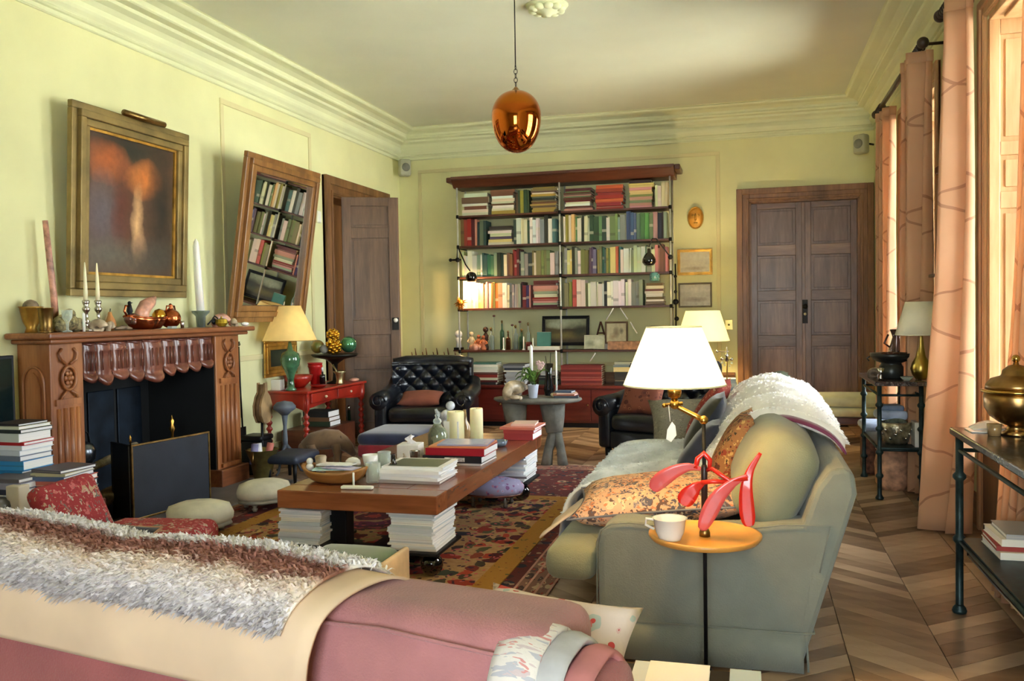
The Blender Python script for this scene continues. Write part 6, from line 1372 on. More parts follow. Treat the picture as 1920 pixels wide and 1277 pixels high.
t = thing('lilac_footstool', 'oval lilac damask footstool beyond the coffee table', 'footstool', (-1.93, 5.94, .0185))
obj('cushion', MB().lathe([(0, .095), (.22, .095), (.235, .12), (.235, .145), (.21, .175), (.12, .195), (0, .20)], n=28, sy=.72), PURP, t); obj('frame', MB().lathe([(0, .082), (.22, .082), (.225, .095), (0, .096)], n=28, sy=.72), OAKD, t)
for k in range(4): a = PI/4+k*PI/2; obj('leg', MB().lathe([(.010, 0), (.018, .015), (.009, .03), (.02, .045), (.009, .06), (.018, .083)], (math.cos(a)*.17, math.sin(a)*.12, 0), 10), PEWT, t)
t.location = (-1.80, 6.0, .0185)
# red floral slipper chair
FLOR = PATTERN('red_floral_linen', (160, 52, 58), [(196, 180, 160), (110, 120, 110), (180, 70, 70), (200, 110, 110), (190, 160, 130), (150, 40, 50)], 17, .38, .9, distort=1.2)
t = thing('slipper_chair', 'low slipper chair covered in red floral linen behind the rose sofa', 'chair', (-3.20, 3.86, 0), math.radians(8))
obj('seat', MB().rbox(-.16, .42, -.28, .28, .16, .30, .05, 5, puff=.12), FLOR, t)
obj('backrest', MB().rbox(-.05, .05, -.24, .24, .0, .36, .045, 5, T=TR(-.20, 0, .22) @ RY(-.42), puff=.15), FLOR, t)
for sx in (-.12, .36):
    for sy in (-.22, .22): obj('leg', MB().tube([(sx, sy, 0), (sx, sy, .17)], [.014, .02], 8), OAKD, t)
# low table on the left with books, television
t = thing('low_table', 'dark red-brown low table under the book piles at the left edge', 'table', (-4.05, 3.85, 0))
wobj('top', MB().box(-4.40, -3.74, 3.20, 4.39, .295, .33), REDC, t, bev=.006); wobj('shelf', MB().box(-4.38, -3.77, 3.24, 4.36, .08, .10), REDC, t)
for lx in (-4.37, -3.78):
    for ly in (3.24, 4.35): wobj('leg', MB().box(lx-.025, lx+.025, ly-.025, ly+.025, 0, .295), REDC, t, bev=.003)
t = thing('television', 'black flat television standing at the left edge of the picture', 'television', (-4.385, 3.77, .331))
obj('panel', MB().box(-.02, .02, -.62, .60, .10, .86), BLK, t, bev=.005); obj('screen', MB().box(.0202, .0222, -.60, .58, .12, .84), M('black_screen', (8, 26, 28), .12, var=0, coat=.5), t); obj('stand', MB().box(-.03, .08, -.2, .2, 0, .012).box(-.015, .015, -.04, .04, .01, .12), BLK, t)
LC = (236, 236, 240)
pile(-4.19, 4.235, .331, [(.2, .22, .075, (50, 56, 60)), (.22, .24, .05, (70, 74, 90)), (.22, .24, .03, (120, 124, 140)), (.23, .24, .04, (40, 120, 180)), (.22, .24, .055, (60, 150, 210)), (.22, .24, .03, (120, 130, 150)), (.22, .24, .03, (206, 214, 226)), (.23, .24, .028, (230, 236, 244)), (.22, .24, .02, (190, 40, 46)), (.22, .24, .05, (206, 214, 206)), (.22, .24, .022, (50, 56, 54)), (.22, .24, .018, (214, 214, 190)), (.2, .22, .014, (44, 40, 40))], 'tall pile against the fireplace side', 'books in the tall pile beside the fireplace', 71, .008, .06)
pile(-4.06, 4.08, .331, [(.26, .3, .03, (226, 230, 236)), (.26, .3, .03, (90, 96, 110)), (.27, .3, .035, (226, 230, 238)), (.26, .3, .03, (60, 62, 78)), (.28, .3, .035, (150, 150, 176)), (.26, .28, .022, (110, 104, 110))], 'left low pile below the tall one', 'books in the low piles on the left table', 72, .01, .10)
pile(-3.88, 4.20, .331, [(.24, .3, .026, (214, 222, 240)), (.25, .3, .022, (240, 244, 248)), (.25, .3, .02, (190, 220, 224)), (.24, .3, .024, (120, 150, 130)), (.25, .3, .03, (80, 90, 110)), (.25, .3, .03, (206, 110, 90)), (.23, .28, .024, (90, 110, 150)), (.22, .26, .016, (206, 196, 160)), (.22, .26, .018, (90, 84, 96))], 'right low pile on the left table', 'books in the low piles on the left table', 73, .012, .16)
pile(-4.24, 3.78, .331, [(.22, .28, .02, LC), (.22, .28, .016, (110, 110, 130)), (.22, .28, .018, LC), (.22, .28, .012, (214, 220, 230))], 'short pile beside the television', 'magazines at the edge of the low table', 74, .01, .1, mag=True)
t = thing('silver_pot', 'round tarnished silver pot on the low table at the left', 'pot', (-4.02, 3.86, .331)); obj('body', MB().lathe([(.05, 0), (.07, .01), (.088, .045), (.08, .075), (.06, .088), (.062, .092), (.0, .098)], n=24), PEWT, t); obj('lid_knob', MB().ball((0, 0, .108), .013, 8), PEWT, t)
one('block_candle', 'square ivory block candle between silver pot and low book pile', 'candle', MB().rbox(-.045, .045, -.04, .04, 0, .16, .008), M('ivory_wax', (226, 214, 190), .5, var=.04), (-3.93, 3.93, .331))
# ================================================================ coffee table items
TZ = .4595
t = thing('dough_bowl', 'long carved wooden dough bowl at the near left of the coffee table', 'bowl', (-2.28, 4.50, TZ), math.radians(-8))
def bf(u, v): a = 2*PI*u; r = (.06, .13, .175)[0]*(1-v)+(.175)*v; return (math.cos(a)*(.10+.10*v**.6)*1.05, math.sin(a)*(.05+.075*v**.6), .004+.062*v**1.7+.03*abs(math.cos(a))**3*v)
obj('bowl', MB().grid(bf, 30, 8).lathe([(0, .004), (.10, .004), (0, .006)], n=20, sy=.5), WOOD('carved_maple', (150, 100, 48), (190, 140, 76), 'x', 5, .45, .2), t, solid=.010)
for k, (dx, dy, rz, c, lab) in enumerate(((-.02, .01, .25, (190, 226, 226), 'folded turquoise leaflet in the wooden dough bowl'), (.05, -.01, -.2, (206, 200, 232), 'folded lilac leaflet on top in the dough bowl'), (.0, .03, .05, (240, 240, 244), 'white leaflet at the back of the dough bowl'))):
    one('leaflet', lab, 'leaflet', MB().box(-.11, .10, -.045, .045, 0, .006), M('leaflet_%d' % k, c, .5, var=.12, scale=20), (-2.28+dx, 4.50+dy, TZ+.066+.012*k), rz, rot=None)
one('thread_spool', 'tan wooden spool figure at the back of the dough bowl', 'spool', MB().lathe([(.025, 0), (.032, .02), (.030, .07), (.034, .09), (.028, .10), (0, .10)], n=14), SHL, (-2.40, 4.56, TZ+.035))
one('round_shell', 'round cream shell knob at the left tip of the dough bowl', 'shell', MB().ball((0, 0, .03), .024, 10).ball((.0, 0, .065), .02, 8), PORC, (-2.455, 4.53, TZ+.04))
one('white_dome', 'small white domed dish behind the dough bowl', 'dish', MB().lathe([(.05, 0), (.05, .012), (.045, .03), (.025, .045), (0, .05)], n=20), PORC, (-2.42, 5.02, TZ+.0))
one('white_bowl', 'white straight-sided bowl behind the dough bowl', 'bowl', MB().lathe([(.035, 0), (.04, .005), (.052, .075), (.048, .075), (.036, .01), (0, .01)], n=24), PORC, (-2.28, 4.98, TZ))
one('enamel_tray', 'dark green enamel tray behind the dough bowl', 'tray', MB().lathe([(0, 0), (.13, 0), (.16, .02), (.155, .022), (.12, .008), (0, .008)], n=24, sy=.6), M('green_black_enamel', (26, 40, 36), .25, coat=.4), (-2.33, 4.80, TZ))
one('black_dish', 'black shell-shaped dish right of the dough bowl', 'dish', MB().lathe([(.02, 0), (.04, .01), (.055, .035), (.05, .035), (.03, .01)], n=18), BLKG, (-2.13, 4.70, TZ))
t = thing('glass_votive', 'straight glass votive holding a white candle on the coffee table', 'candle holder', (-2.055, 4.52, TZ)); obj('glass', MB().lathe([(.040, .0), (.042, .004), (.042, .11), (.039, .11), (.038, .008), (0, .008)], n=24), CLEAR, t); obj('candle', MB().lathe([(.024, .009), (.024, .07), (0, .07)], n=16), WHITEC, t)
t = thing('glass_tumbler', 'taller empty glass tumbler behind the white votive candle', 'glass', (-2.10, 4.78, TZ)); obj('glass', MB().lathe([(.035, 0), (.04, .13), (.037, .13), (.033, .008), (0, .008)], n=24), CLEAR, t); obj('base', MB().lathe([(.036, 0), (.036, .012), (0, .012)], n=24), CLEAR, t)
one('white_remote', 'flat white plastic strip at the near edge of the coffee table', 'remote control', MB().rbox(-.09, .09, -.02, .02, 0, .018, .008), M('white_plastic'), (-2.06, 4.32, TZ), .08)
one('white_stick', 'short white stick standing on the flat white strip', 'candle', MB().lathe([(.006, 0), (.006, .08), (0, .083)], n=8), WHITEC, (-2.10, 4.36, TZ))
t = thing('black_vase', 'small glossy black bottle vase beside the white magazines', 'vase', (-1.965, 4.60, TZ)); obj('body', MB().lathe([(.02, 0), (.042, .02), (.048, .05), (.035, .08), (.014, .10), (.012, .14), (.018, .15), (.010, .148)], n=20), BLKG, t); obj('foot', MB().lathe([(.022, 0), (.022, .006), (.018, .008)], n=16), BLKG, t)
t = thing('silver_beaker', 'fluted silver beaker behind the white magazines', 'beaker', (-2.00, 5.02, TZ)); bk = MB().lathe([(.022, 0), (.024, .005), (.034, .10), (.031, .10), (.02, .01)], n=10, smooth=False); obj('cup', bk, SILV, t); obj('foot', MB().lathe([(.026, 0), (.026, .006), (.02, .01)], n=16), SILV, t)
t = thing('glass_bird', 'smoky twisted glass piece left of the silver beaker', 'ornament', (-2.10, 4.98, TZ)); obj('body', MB().ball((0, 0, .03), .03, 10, sc=(1.5, 1, .9)).tube([(.03, 0, .04), (.05, 0, .07), (.04, 0, .09)], [.014, .01, .004], 8), M('smoky_glass', (150, 140, 124), .1, var=.3, coat=.6), t); obj('base', MB().lathe([(.02, 0), (.02, .008), (0, .008)], n=12), PEWT, t)
t = thing('tissue_box', 'white cube tissue box with a tissue peaking out on the coffee table', 'tissue box', (-2.13, 5.27, TZ), .12)
obj('box', MB().box(-.072, .072, -.072, .072, 0, .105), M('white_marbled_card', (232, 228, 222), .6, var=.06), t, bev=.004)
obj('tissue', MB().grid(lambda u, v: ((u-.5)*.07*(1.1-v*.6)+.012*math.sin(v*7), .012*math.sin(u*9+v*5), .10+.065*v*(1-.4*abs(u-.5))), 12, 10), M('white_tissue', (250, 246, 248), .9, var=.02), t, solid=.002)
t = thing('glass_jar', 'squat glass jar with glass stopper right of the tissue box', 'jar', (-2.07, 5.62, TZ)); obj('jar', MB().lathe([(.06, 0), (.066, .005), (.068, .12), (.05, .16), (.03, .17), (.03, .19), (.024, .19), (.046, .155), (.06, .01)], n=24), M('greenish_jar_glass', (170, 180, 150), .1, var=.2, scale=10, trans=.6, coat=.4), t); obj('stopper', MB().lathe([(.022, .19), (.03, .205), (.026, .22), (.012, .23), (.018, .25), (0, .262)], n=16), CLEAR, t)
t = thing('card_frame', 'little white card propped behind the squat glass jar', 'card', (-2.02, 5.75, TZ)); obj('card', MB().box(-.05, .06, -.003, .003, 0, .19), PORC, t); obj('prop', MB().tube([(0, .003, .15), (0, .06, 0)], .003, 5), IRON, t)
t = thing('putto_figurine', 'blue-white china figure of a putto on the coffee table', 'figurine', (-2.13, 5.98, TZ))
FIG = M('blue_white_china', (176, 184, 198), .25, var=.3, scale=22, col2=(226, 230, 236), coat=.5)
obj('plinth', MB().lathe([(.05, 0), (.05, .02), (.035, .03), (.03, .12), (.045, .14), (0, .14)], n=16), M('tan_crystal', (176, 160, 130), .3, var=.3), t)
obj('body', MB().ball((0, 0, .19), .052, 12, sc=(1, .8, 1.1)).ball((.03, 0, .275), .034, 12).tube([(-.04, 0, .20), (-.075, 0, .225), (-.08, -.01, .25)], [.02, .015, .01], 8).tube([(.045, 0, .2), (.075, 0, .17)], [.02, .012], 8).ball((-.0, -.035, .15), .024, 8).ball((.03, -.035, .15), .024, 8), FIG, t)
t = thing('twig_bottle', 'gold necked bottle with a thin twig behind the pillar candles', 'bottle', (-2.02, 6.06, TZ)); obj('body', MB().lathe([(.035, 0), (.05, .05), (.045, .12), (.02, .16), (.012, .24), (.0, .24)], n=18), M('amber_glass', (150, 120, 80), .15, var=.3, coat=.4), t); obj('twig', MB().tube([(0, 0, .2), (.01, 0, .3), (-.005, 0, .37)], .0035, 5), IRON, t)
for k, (x, y, r, h, lab) in enumerate(((-2.0, 5.80, .060, .245, 'left thick cream pillar candle on a glass plate'), (-1.865, 5.86, .046, .262, 'right slimmer cream pillar candle on a glass plate'))):
    t = thing('pillar_candle', lab, 'candle', (x, y, TZ+.014)); obj('wax', MB().lathe([(r, 0), (r, h-.012), (r*.94, h-.002), (r*.8, h-.004), (r*.7, h-.014), (0, h-.016)], n=28), M('pillar_wax', (246, 236, 190), .5, var=.03, sub=.4), t); obj('wick', MB().tube([(0, 0, h-.018), (.002, 0, h-.002)], .0015, 5), BLK, t)
one('glass_plate', 'wide clear glass plate under the pillar candles', 'plate', MB().lathe([(.0, .0), (.15, .0), (.19, .012), (.188, .014), (.15, .005), (0, .006)], n=32), CLEAR, (-1.93, 5.82, TZ))
one('glass_ashtray', 'low grey glass ashtray at the right of the pillar candles', 'ashtray', MB().lathe([(.04, 0), (.055, .004), (.065, .04), (.058, .04), (.045, .01), (0, .01)], n=24), M('grey_blue_glass', (120, 140, 160), .1, var=.1, coat=.5, trans=.4), (-1.72, 5.92, TZ))
# big art books
def bigbook(x, y, z, w, d, t_, rz, col, lab, topcol=None, band=None, grp='art books on the coffee table'):
    o = flatbook(x, y, z, w, d, t_, rz, col, lab, grp, pages=PAGEW, cov=BOOKP)
    if topcol: obj('jacket_picture', MB().box(-w*.42, w*.40, -d*.42, d*.42, t_, t_+.0012), topcol, o)
    if band: obj('spine_label', MB().box(band[0]*w, band[1]*w, -d/2-.0012, -d/2, t_*.2, t_*.8), M('spine_white', (226, 220, 222), .5, var=.25, scale=50), o)
    return o
bigbook(-1.79, 5.28, TZ, .38, .32, .014, -.03, (226, 220, 216), 'thin white book lowest of the art book pile')
bigbook(-1.79, 5.27, TZ+.015, .39, .32, .042, -.02, (34, 36, 42), 'thick black art book with white spine label, second from bottom', band=(-.12, .22))
bigbook(-1.775, 5.27, TZ+.059, .385, .31, .045, .0, (172, 24, 42), 'thick crimson art book third from bottom of the pile')
bigbook(-1.77, 5.28, TZ+.105, .37, .30, .010, .04, (224, 140, 90), 'thin orange edged book near the top of the pile')
bigbook(-1.75, 5.28, TZ+.116, .32, .26, .008, .10, (150, 156, 196), 'thin lilac blue magazine topmost of the art books', topcol=blobs('lilac_cover', (170, 176, 206), [(.4, .5, .3, .3, (230, 230, 240), .9), (.8, .5, .2, .4, (70, 80, 140), .9)]))
z = TZ
for k, (w, d, t_, rz, c, lab) in enumerate(((.36, .30, .016, .02, (170, 160, 160), 'grey magazine lowest in the near white stack'), (.37, .30, .018, -.05, (246, 246, 250), 'white magazine second from bottom of the near stack'), (.36, .29, .016, .06, (236, 238, 244), 'white magazine in the middle of the near stack'), (.37, .30, .020, -.02, (250, 250, 252), 'glossy white book second from top of the near stack'))):
    bigbook(-1.84, 4.66, z, w, d, t_, rz, c, lab, grp='white magazines stacked on the coffee table'); z += t_+.001
bigbook(-1.83, 4.68, z, .36, .30, .016, .03, (244, 244, 246), 'white magazine with dark green cover picture topmost of the near stack', topcol=blobs('green_cover_print', (84, 96, 82), [(.5, .2, .5, .2, (44, 54, 48), 1), (.3, .6, .3, .2, (176, 160, 130), .9), (.75, .7, .2, .2, (90, 120, 90), .9)]), grp='white magazines stacked on the coffee table')
one('shell_button', 'small gold-brown shell ornament between beaker and art books', 'shell', MB().ball((0, 0, .02), .03, 8, sc=(1.3, 1, .7)), OLDB, (-1.90, 5.02, TZ))
one('cone_shell', 'small amber shell beside the gold-brown one', 'shell', MB().ball((0, 0, .022), .022, 8, sc=(1, 1, 1)), SHL, (-1.96, 5.12, TZ))
bigbook(-1.655, 6.36, TZ, .22, .30, .05, .0, (176, 60, 62), 'thick red slipcased book at the far right of the coffee table', grp='red books at the far end of the coffee table')
bigbook(-1.655, 6.35, TZ+.051, .23, .30, .028, .03, (190, 70, 66), 'middle red book at the far end of the coffee table', grp='red books at the far end of the coffee table')
bigbook(-1.65, 6.34, TZ+.080, .27, .32, .018, -.03, (214, 120, 100), 'salmon-red flat book topmost at the far end of the coffee table', grp='red books at the far end of the coffee table')
bigbook(-1.64, 6.36, TZ+.099, .18, .22, .016, .1, (226, 190, 176), 'small pale pink book lying on the salmon-red one', grp='red books at the far end of the coffee table')
# ================================================================ right side
LATT = None
def curtmat(name, c0, c1):
    m, nt, b = newmat(name); tc = N(nt, 'ShaderNodeTexCoord'); sp = N(nt, 'ShaderNodeSeparateXYZ'); nt.links.new(tc.outputs['Object'], sp.inputs[0])
    nz, _ = objnoise(nt, 3, 2); w = math_(nt, 'MULTIPLY', math_(nt, 'SUBTRACT', nz.outputs[0], .5), .25)
    a = math_(nt, 'ADD', math_(nt, 'ADD', math_(nt, 'MULTIPLY', sp.outputs[2], 1.45), math_(nt, 'MULTIPLY', sp.outputs[1], 4.2)), w); b2 = math_(nt, 'SUBTRACT', math_(nt, 'ADD', math_(nt, 'MULTIPLY', sp.outputs[2], 1.45), w), math_(nt, 'MULTIPLY', sp.outputs[1], 4.2))
    l1 = math_(nt, 'LESS_THAN', math_(nt, 'ABSOLUTE', math_(nt, 'SUBTRACT', math_(nt, 'FRACT', a), .5)), .013); l2 = math_(nt, 'LESS_THAN', math_(nt, 'ABSOLUTE', math_(nt, 'SUBTRACT', math_(nt, 'FRACT', b2), .5)), .013)
    ns, _ = objnoise(nt, 2, 3); base = ramp(nt, ns.outputs[0], [(.3, c0), (.7, c1)]).outputs[0]
    c = mix(nt, math_(nt, 'MULTIPLY', math_(nt, 'MAXIMUM', l1, l2), .45), base, (150, 70, 56)); nt.links.new(c, b.inputs['Base Color']); b.inputs['Roughness'].default_value = .85; b.inputs['Sheen Weight'].default_value = .2
    tl = N(nt, 'ShaderNodeBsdfTranslucent'); nt.links.new(c, tl.inputs[0]); mx = N(nt, 'ShaderNodeMixShader'); mx.inputs[0].default_value = .5
    nt.links.new(b.outputs[0], mx.inputs[1]); nt.links.new(tl.outputs[0], mx.inputs[2]); nt.links.new(mx.outputs[0], nt.nodes['Material Output'].inputs[0]); return m
CURT = curtmat('apricot_linen', (228, 184, 142), (240, 202, 164))
def curtain(loc, label, zt, w0, w1, a0, a1, folds, xb=0, seed=1, zb=.02):
    """pleated curtain hanging along y; width w, fold depth a, both from top to bottom"""
    t = thing('curtain', label, 'curtain', loc)
    def f(u, v):
        w = w0+(w1-w0)*v**1.5; a = a0+(a1-a0)*v; z = zt+(zb-zt)*v; ph = 2*PI*folds*u+.5*math.sin(v*2.3+seed)
        x = a*math.sin(ph)*(.75+.25*math.sin(u*5+seed))+xb*v**1.6+.012*noise.noise((u*6, v*3, seed)); return (x, (u-.5)*w+.01*math.sin(v*5+u*9), z)
    obj('cloth', MB().grid(f, int(folds*14), 30), CURT, t, solid=.004)
    def g(u, v): p = f(u, 0); return (p[0]*1.02, p[1], zt+.04-.08*v)
    obj('heading', MB().grid(g, int(folds*14), 2), CURT, t, solid=.010); return t
curtain((1.245, 6.02, 0), 'tall apricot lattice curtain at the far side of the near window', 3.24, .30, .52, .075, .15, 4.5, -.10, 1)
curtain((1.21, 7.14, 0), 'apricot lattice curtain hanging between the two windows', 3.22, .34, .36, .095, .10, 5, 0, 2)
curtain((1.265, 8.98, 0), 'apricot curtain at the far side of the far window', 3.22, .36, .40, .08, .09, 4.5, 0, 3)
curtain((1.31, 4.42, 0), 'apricot curtain at the near side of the near window', 3.24, .50, .56, .05, .08, 6.5, -.12, 4)
WROD = M('dark_walnut_pole', (44, 26, 20), .4, var=.2, coat=.2)
for y0, y1_, lab in ((3.95, 6.33, 'dark turned curtain pole over the near window'), (7.00, 9.36, 'dark turned curtain pole over the far window')):
    t = thing('curtain_pole', lab, 'curtain pole', (1.23, (y0+y1_)/2, 3.31)); L = (y1_-y0)/2
    obj('pole', MB().tube([(0, -L, 0), (0, L, 0)], .022, 14), WROD, t)
    for s_ in (-1, 1): obj('finial', MB().ball((0, s_*(L+.035), 0), .042, 12).lathe([(.026, -.012), (.03, 0), (.026, .012)], (0, 0, 0), 14, T=TR(0, s_*L, 0) @ RX(PI/2)), WROD, t)
    for s_ in (-.9, .9): obj('bracket', MB().tube([(0, L*s_, 0), (.06, L*s_, .03), (.165, L*s_, .03)], .012, 8), WROD, t)
    rg = MB()
    for k in range(7):
        for s_ in (-1, 1): yy = s_*(L-.06-.05*k); rg.tube([(math.cos(2*PI*i/12)*.032, yy, -.008+math.sin(2*PI*i/12)*.032) for i in range(12)], .005, 6, closed=True)
    obj('curtain_rings', rg, WROD, t)
# pictures on the window wall
def wallR(y1_, z0): return TR(XR-.004, y1_, z0) @ RZ(-PI/2)
t = framed('tall_picture', 'narrow dark framed picture high between the windows', 'picture', .42, .62, .05, WOOD('brown_picture_frame', (70, 42, 30), (110, 74, 52), 'z', 6), blobs('olive_picture', (96, 96, 66), [(.5, .5, .4, .4, (120, 116, 80), .8)]), wallR(6.93, 2.42), .03)
t = framed('gilt_mirror', 'gilt framed picture with brown top rail between the windows', 'picture', .62, .70, .09, GILT, blobs('amber_picture', (120, 90, 50), [(.5, .5, .4, .4, (170, 130, 70), .8)]), wallR(6.98, 1.66), .05)
obj('top_rail', MB().box(-.03, .65, -.08, 0, .70, .75), DKW, t, bev=.008)
t = thing('wall_bracket', 'small carved wooden bracket shelf behind the near curtain', 'bracket', (1.31, 6.62, 1.60)); obj('shelf', MB().box(-.09, .085, -.10, .10, 0, .022), DKW, t, bev=.005); obj('corbel', MB().prism([(.085, 0), (-.04, 0), (-.01, -.05), (.04, -.09), (.085, -.15)], -.03, .03, 'y'), DKW, t)
# far console
IR2 = M('verdigris_bamboo_iron', (34, 50, 50), .45, .5, var=.3, scale=20)
MRB = PATTERN('dark_veined_marble', (66, 56, 54), [(110, 104, 100), (86, 60, 54), (50, 44, 46)], 14, .5, .15, distort=2.5, bmp=0)
def console(name, label, x0, x1, ya, yb, zt, shelves, knots=(.2, .4, .6, .8), r=.016):
    t = thing(name, label, 'console table', ((x0+x1)/2, (ya+yb)/2, 0))
    wobj('marble_top', MB().box(x0-.02, x1+.02, ya-.02, yb+.02, zt-.032, zt), MRB, t, bev=.006)
    for lx in (x0+.015, x1-.015):
        for ly in (ya+.015, yb-.015):
            pr = [(r*1.7, 0), (r*1.9, .012), (r*1.2, .03), (r, .04)]
            for k in knots: pr += [(r, k*zt-.02), (r*1.7, k*zt-.006), (r*1.7, k*zt+.006), (r, k*zt+.02)]
            pr += [(r, zt-.033)]
            wobj('leg', MB().lathe(pr, (lx, ly, 0), 12), IR2, t)
    for z in [zt-.10]+shelves:
        rl = MB()
        for lx in (x0+.015, x1-.015): rl.tube([(lx, ya, z), (lx, yb, z)], r*.55, 8)
        for ly in (ya+.015, yb-.015): rl.tube([(x0, ly, z), (x1, ly, z)], r*.55, 8)
        wobj('rail', rl, IR2, t)
    for z in shelves: wobj('lower_shelf', MB().box(x0+.02, x1-.02, ya+.02, yb-.02, z+.006, z+.018), IR2, t, bev=.002)
    return t
console('far_console', 'iron bamboo-legged marble-topped console between the windows', .89, 1.20, 6.78, 7.70, .86, [.36])
# children of the far console stand on it
t = thing('footed_bowl', 'dark patinated bronze bowl on drum foot on the far console', 'bowl', (1.03, 7.10, .861))
obj('bowl', MB().lathe([(.075, 0), (.085, .01), (.085, .09), (.075, .10), (.07, .115), (.12, .135), (.148, .165), (.152, .19), (.142, .19), (.11, .15), (0, .13)], n=32), M('dark_patina', (52, 54, 52), .35, .6, var=.25), t)
obj('handles', MB().tube([(-.15, 0, .165), (-.17, 0, .15), (-.155, 0, .13)], .006, 6).tube([(.15, 0, .165), (.17, 0, .15), (.155, 0, .13)], .006, 6), M('dark_patina'), t)
for k, (dx, dy, lab) in enumerate(((-.05, 0, 'dark walnut lying left in the bronze bowl'), (.03, -.03, 'dark walnut lying right in the bronze bowl'), (0, .05, 'dark walnut at the back of the bronze bowl'))): one('walnut', lab, 'nut', MB().ball((0, 0, 0), .026, 8, sc=(1.2, 1, .9)), DRKF, (1.03+dx, 7.10+dy, .861+.175))
t = thing('brass_gourd_lamp', 'brass gourd-shaped lamp with pale shade on the far console', 'lamp', (1.215, 6.98, .861))
obj('base', MB().lathe([(.035, 0), (.038, .006), (.062, .04), (.072, .08), (.060, .125), (.034, .17), (.024, .24), (.018, .33), (.014, .36)], n=28), M('gourd_brass', (190, 164, 84), .3, 1, var=.06), t)
shade(t, .175, .33, .105, .57, (0, 0, 0), M('pale_linen_shade', (236, 230, 206), .85, var=.03), rim=M('pale_trim', (236, 230, 206), .8))
one('silver_candle_cup', 'small silver cup left of the bronze bowl foot', 'cup', MB().lathe([(.02, 0), (.01, .02), (.01, .05), (.028, .09), (.026, .09), (.008, .05)], n=14), SILV, (.93, 6.90, .861))
one('glass_dish', 'small cut glass dish at the near edge of the far console', 'dish', MB().lathe([(.02, 0), (.04, .02), (.045, .03), (.02, .008)], n=14), CLEAR, (1.10, 6.86, .861))
shell('console_shell', 'brown shell hanging over the left edge of the far console', (.925, 7.25, .861), .06, SHL2)
t = thing('dark_vase', 'tall dark vase behind the brass gourd lamp', 'vase', (1.12, 7.45, .861)); obj('body', MB().lathe([(.05, 0), (.07, .08), (.06, .2), (.03, .3), (.05, .36), (.04, .36), (.02, .3), (0, .1)], n=18), M('brown_lustre', (70, 44, 40), .2, .3, var=.3, coat=.4), t); obj('handle', MB().tube([(-.05, 0, .22), (-.09, 0, .25), (-.06, 0, .32)], .008, 6), M('brown_lustre'), t)
t = thing('silver_planter', 'embossed pewter planter on the lower shelf of the far console', 'planter', (1.05, 7.02, .379))
obj('body', MB().lathe([(.07, 0), (.09, .02), (.105, .10), (.115, .16), (.105, .165), (.09, .1), (0, .03)], n=24), M('embossed_pewter', (150, 140, 116), .3, .8, var=.3, scale=26, bmp=.6, bscale=40), t); eb = MB()
for k in range(18): eb.ball((math.cos(k*.35)*.105, math.sin(k*.35)*.105, .05+.03*(k % 3)), .012, 6)
obj('embossing', eb, SILV, t)
obj('foliage', MB().ball((0, 0, .16), .08, 8, sc=(1, 1, .4)), M('dried_moss', (90, 96, 80), .9, var=.4, scale=30), t)
t = thing('blue_cloth', 'folded pale blue cloth heaped on the pewter planter', 'cloth', (1.02, 7.10, .55)); obj('folds', MB().rbox(-.11, .11, -.12, .12, .0, .07, .03, 5, wob=.02), M('pale_blue_cloth', (170, 184, 210), .9, var=.15), t); obj('top_fold', MB().rbox(-.08, .09, -.09, .09, .065, .11, .02, 5, wob=.02), M('slate_blue_cloth', (120, 136, 160), .9, var=.15), t)
one('white_album', 'white album standing at the right of the lower console shelf', 'book', MB().box(-.015, .015, -.12, .12, 0, .18), PORC, (1.165, 6.96, .379), bev=.003)
t = thing('blue_hamper', 'pale blue covered hamper to the left behind the far console', 'basket', (.78, 7.75, 0)); obj('body', MB().rbox(-.13, .10, -.16, .16, .0, .36, .03, 5), M('brown_wicker', (104, 66, 50), .8, var=.3, scale=30, bmp=.6, bscale=60), t); obj('cover', MB().rbox(-.15, .11, -.18, .18, .36, .43, .035, 5, puff=.2), M('pale_blue_cloth'), t)
t.location = (1.05, 7.95, 0)
one('clay_crock', 'pinkish clay crock on the floor under the far console', 'crock', MB().lathe([(.09, 0), (.12, .05), (.13, .2), (.11, .30), (.12, .31), (.10, .31), (.1, .2), (0, .04)], n=22), M('pink_terracotta'), (1.05, 7.2, 0))
# cream bench below the double door
MINT = M('cream_green_silk', (206, 208, 168), .5, var=.06, sheen=.4)
t = thing('cushioned_bench', 'low bench with two stacked cream-green cushions before the double door', 'bench', (1.02, 9.75, 0))
obj('frame', MB().box(-.33, .34, -.25, .25, .20, .27), DKW, t, bev=.006)
for sx in (-.29, .30):
    for sy in (-.21, .21): obj('leg', MB().lathe([(.016, 0), (.024, .06), (.018, .2)], (sx, sy, 0), 10), DKW, t)
obj('lower_cushion', MB().rbox(-.34, .35, -.26, .26, .272, .37, .04, 5, puff=.15), MINT, t); obj('upper_cushion', MB().rbox(-.345, .35, -.26, .26, .378, .49, .045, 5, puff=.25), MINT, t)
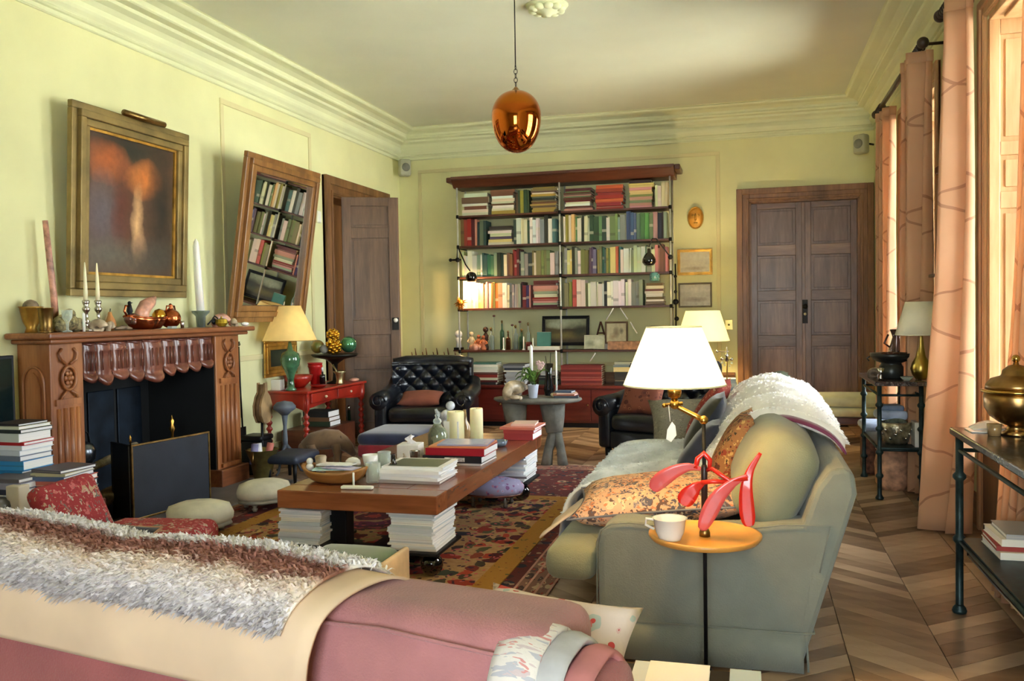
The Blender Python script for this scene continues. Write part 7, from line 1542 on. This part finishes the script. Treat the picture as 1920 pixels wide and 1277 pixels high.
# near console with urn
console('near_console', 'tall iron-legged marble-topped console at the right edge', .90, 1.33, 2.75, 4.35, .845, [.33], knots=(.02, .40, .74), r=.017)
URN = M('tarnished_brass_urn', (150, 118, 74), .28, 1, var=.25, scale=10); URNB = M('bright_brass_band', (196, 156, 80), .2, 1, var=.1)
t = thing('brass_urn', 'large round lidded brass urn on the near console', 'urn', (1.09, 4.13, .846))
obj('bowl', MB().lathe([(.055, 0), (.062, .006), (.04, .02), (.032, .04), (.06, .05), (.10, .08), (.122, .12), (.124, .165), (.118, .18), (.10, .18), (.1, .1), (0, .06)], n=40), URN, t)
obj('rim', MB().lathe([(.118, .178), (.132, .182), (.134, .192), (.118, .198), (.11, .19)], n=40), URNB, t)
obj('lid', MB().lathe([(.118, .196), (.115, .215), (.095, .24), (.06, .252), (.055, .258), (.052, .275), (.03, .295), (.012, .30), (.010, .31), (0, .31)], n=40), URN, t)
obj('lid_knob', MB().ball((0, 0, .325), .017, 12), URNB, t)
t = thing('white_papers', 'loose white papers at the far corner of the near console', 'paper', (1.0, 4.26, .846)); obj('sheet', MB().box(-.07, .07, -.08, .05, 0, .004), PORC, t); obj('folded_sheet', MB().grid(lambda u, v: (-.05+.16*u, -.03+.10*v, .006+.03*math.sin(u*PI)*v), 8, 4), PORC, t, solid=.002)
one('amber_glass', 'small amber glass beside the foot of the brass urn', 'glass', MB().lathe([(.025, 0), (.03, .05), (.028, .05), (.022, .005)], n=16), M('amber_glass'), (1.0, 4.10, .846))
t = thing('eyeglasses', 'black rimmed glasses lying before the brass urn', 'glasses', (1.14, 3.92, .846)); obj('frame', MB().tube([(math.cos(2*PI*i/14)*.025-.03, math.sin(2*PI*i/14)*.02, .006) for i in range(14)], .003, 5, closed=True).tube([(math.cos(2*PI*i/14)*.025+.03, math.sin(2*PI*i/14)*.02, .006) for i in range(14)], .003, 5, closed=True), BLKG, t); obj('temples', MB().tube([(-.055, 0, .006), (-.06, .12, .006)], .002, 5).tube([(.055, 0, .006), (.05, .12, .006)], .002, 5), BLKG, t)
pile(1.14, 4.12, .349, [(.3, .3, .03, WH), (.3, .28, .02, RD), (.28, .28, .03, WH), (.26, .26, .02, GY2)], 'pile on the lower shelf of the near console', 'books on the lower shelf of the near console', 81)
t = thing('canvas_sling', 'grey canvas sling hanging beneath the near console shelf', 'sling', (1.12, 3.7, .1)); obj('canvas', MB().grid(lambda u, v: (-.2+.4*u, -.5+1.0*v, .20-.14*math.sin(u*PI)), 12, 6), M('grey_canvas', (140, 132, 124), .9, var=.1), t, solid=.006); obj('cords', MB().tube([(-.2, -.5, .20), (-.2, -.5, .235)], .004, 5).tube([(-.2, .5, .20), (-.2, .5, .235)], .004, 5), IRON, t)
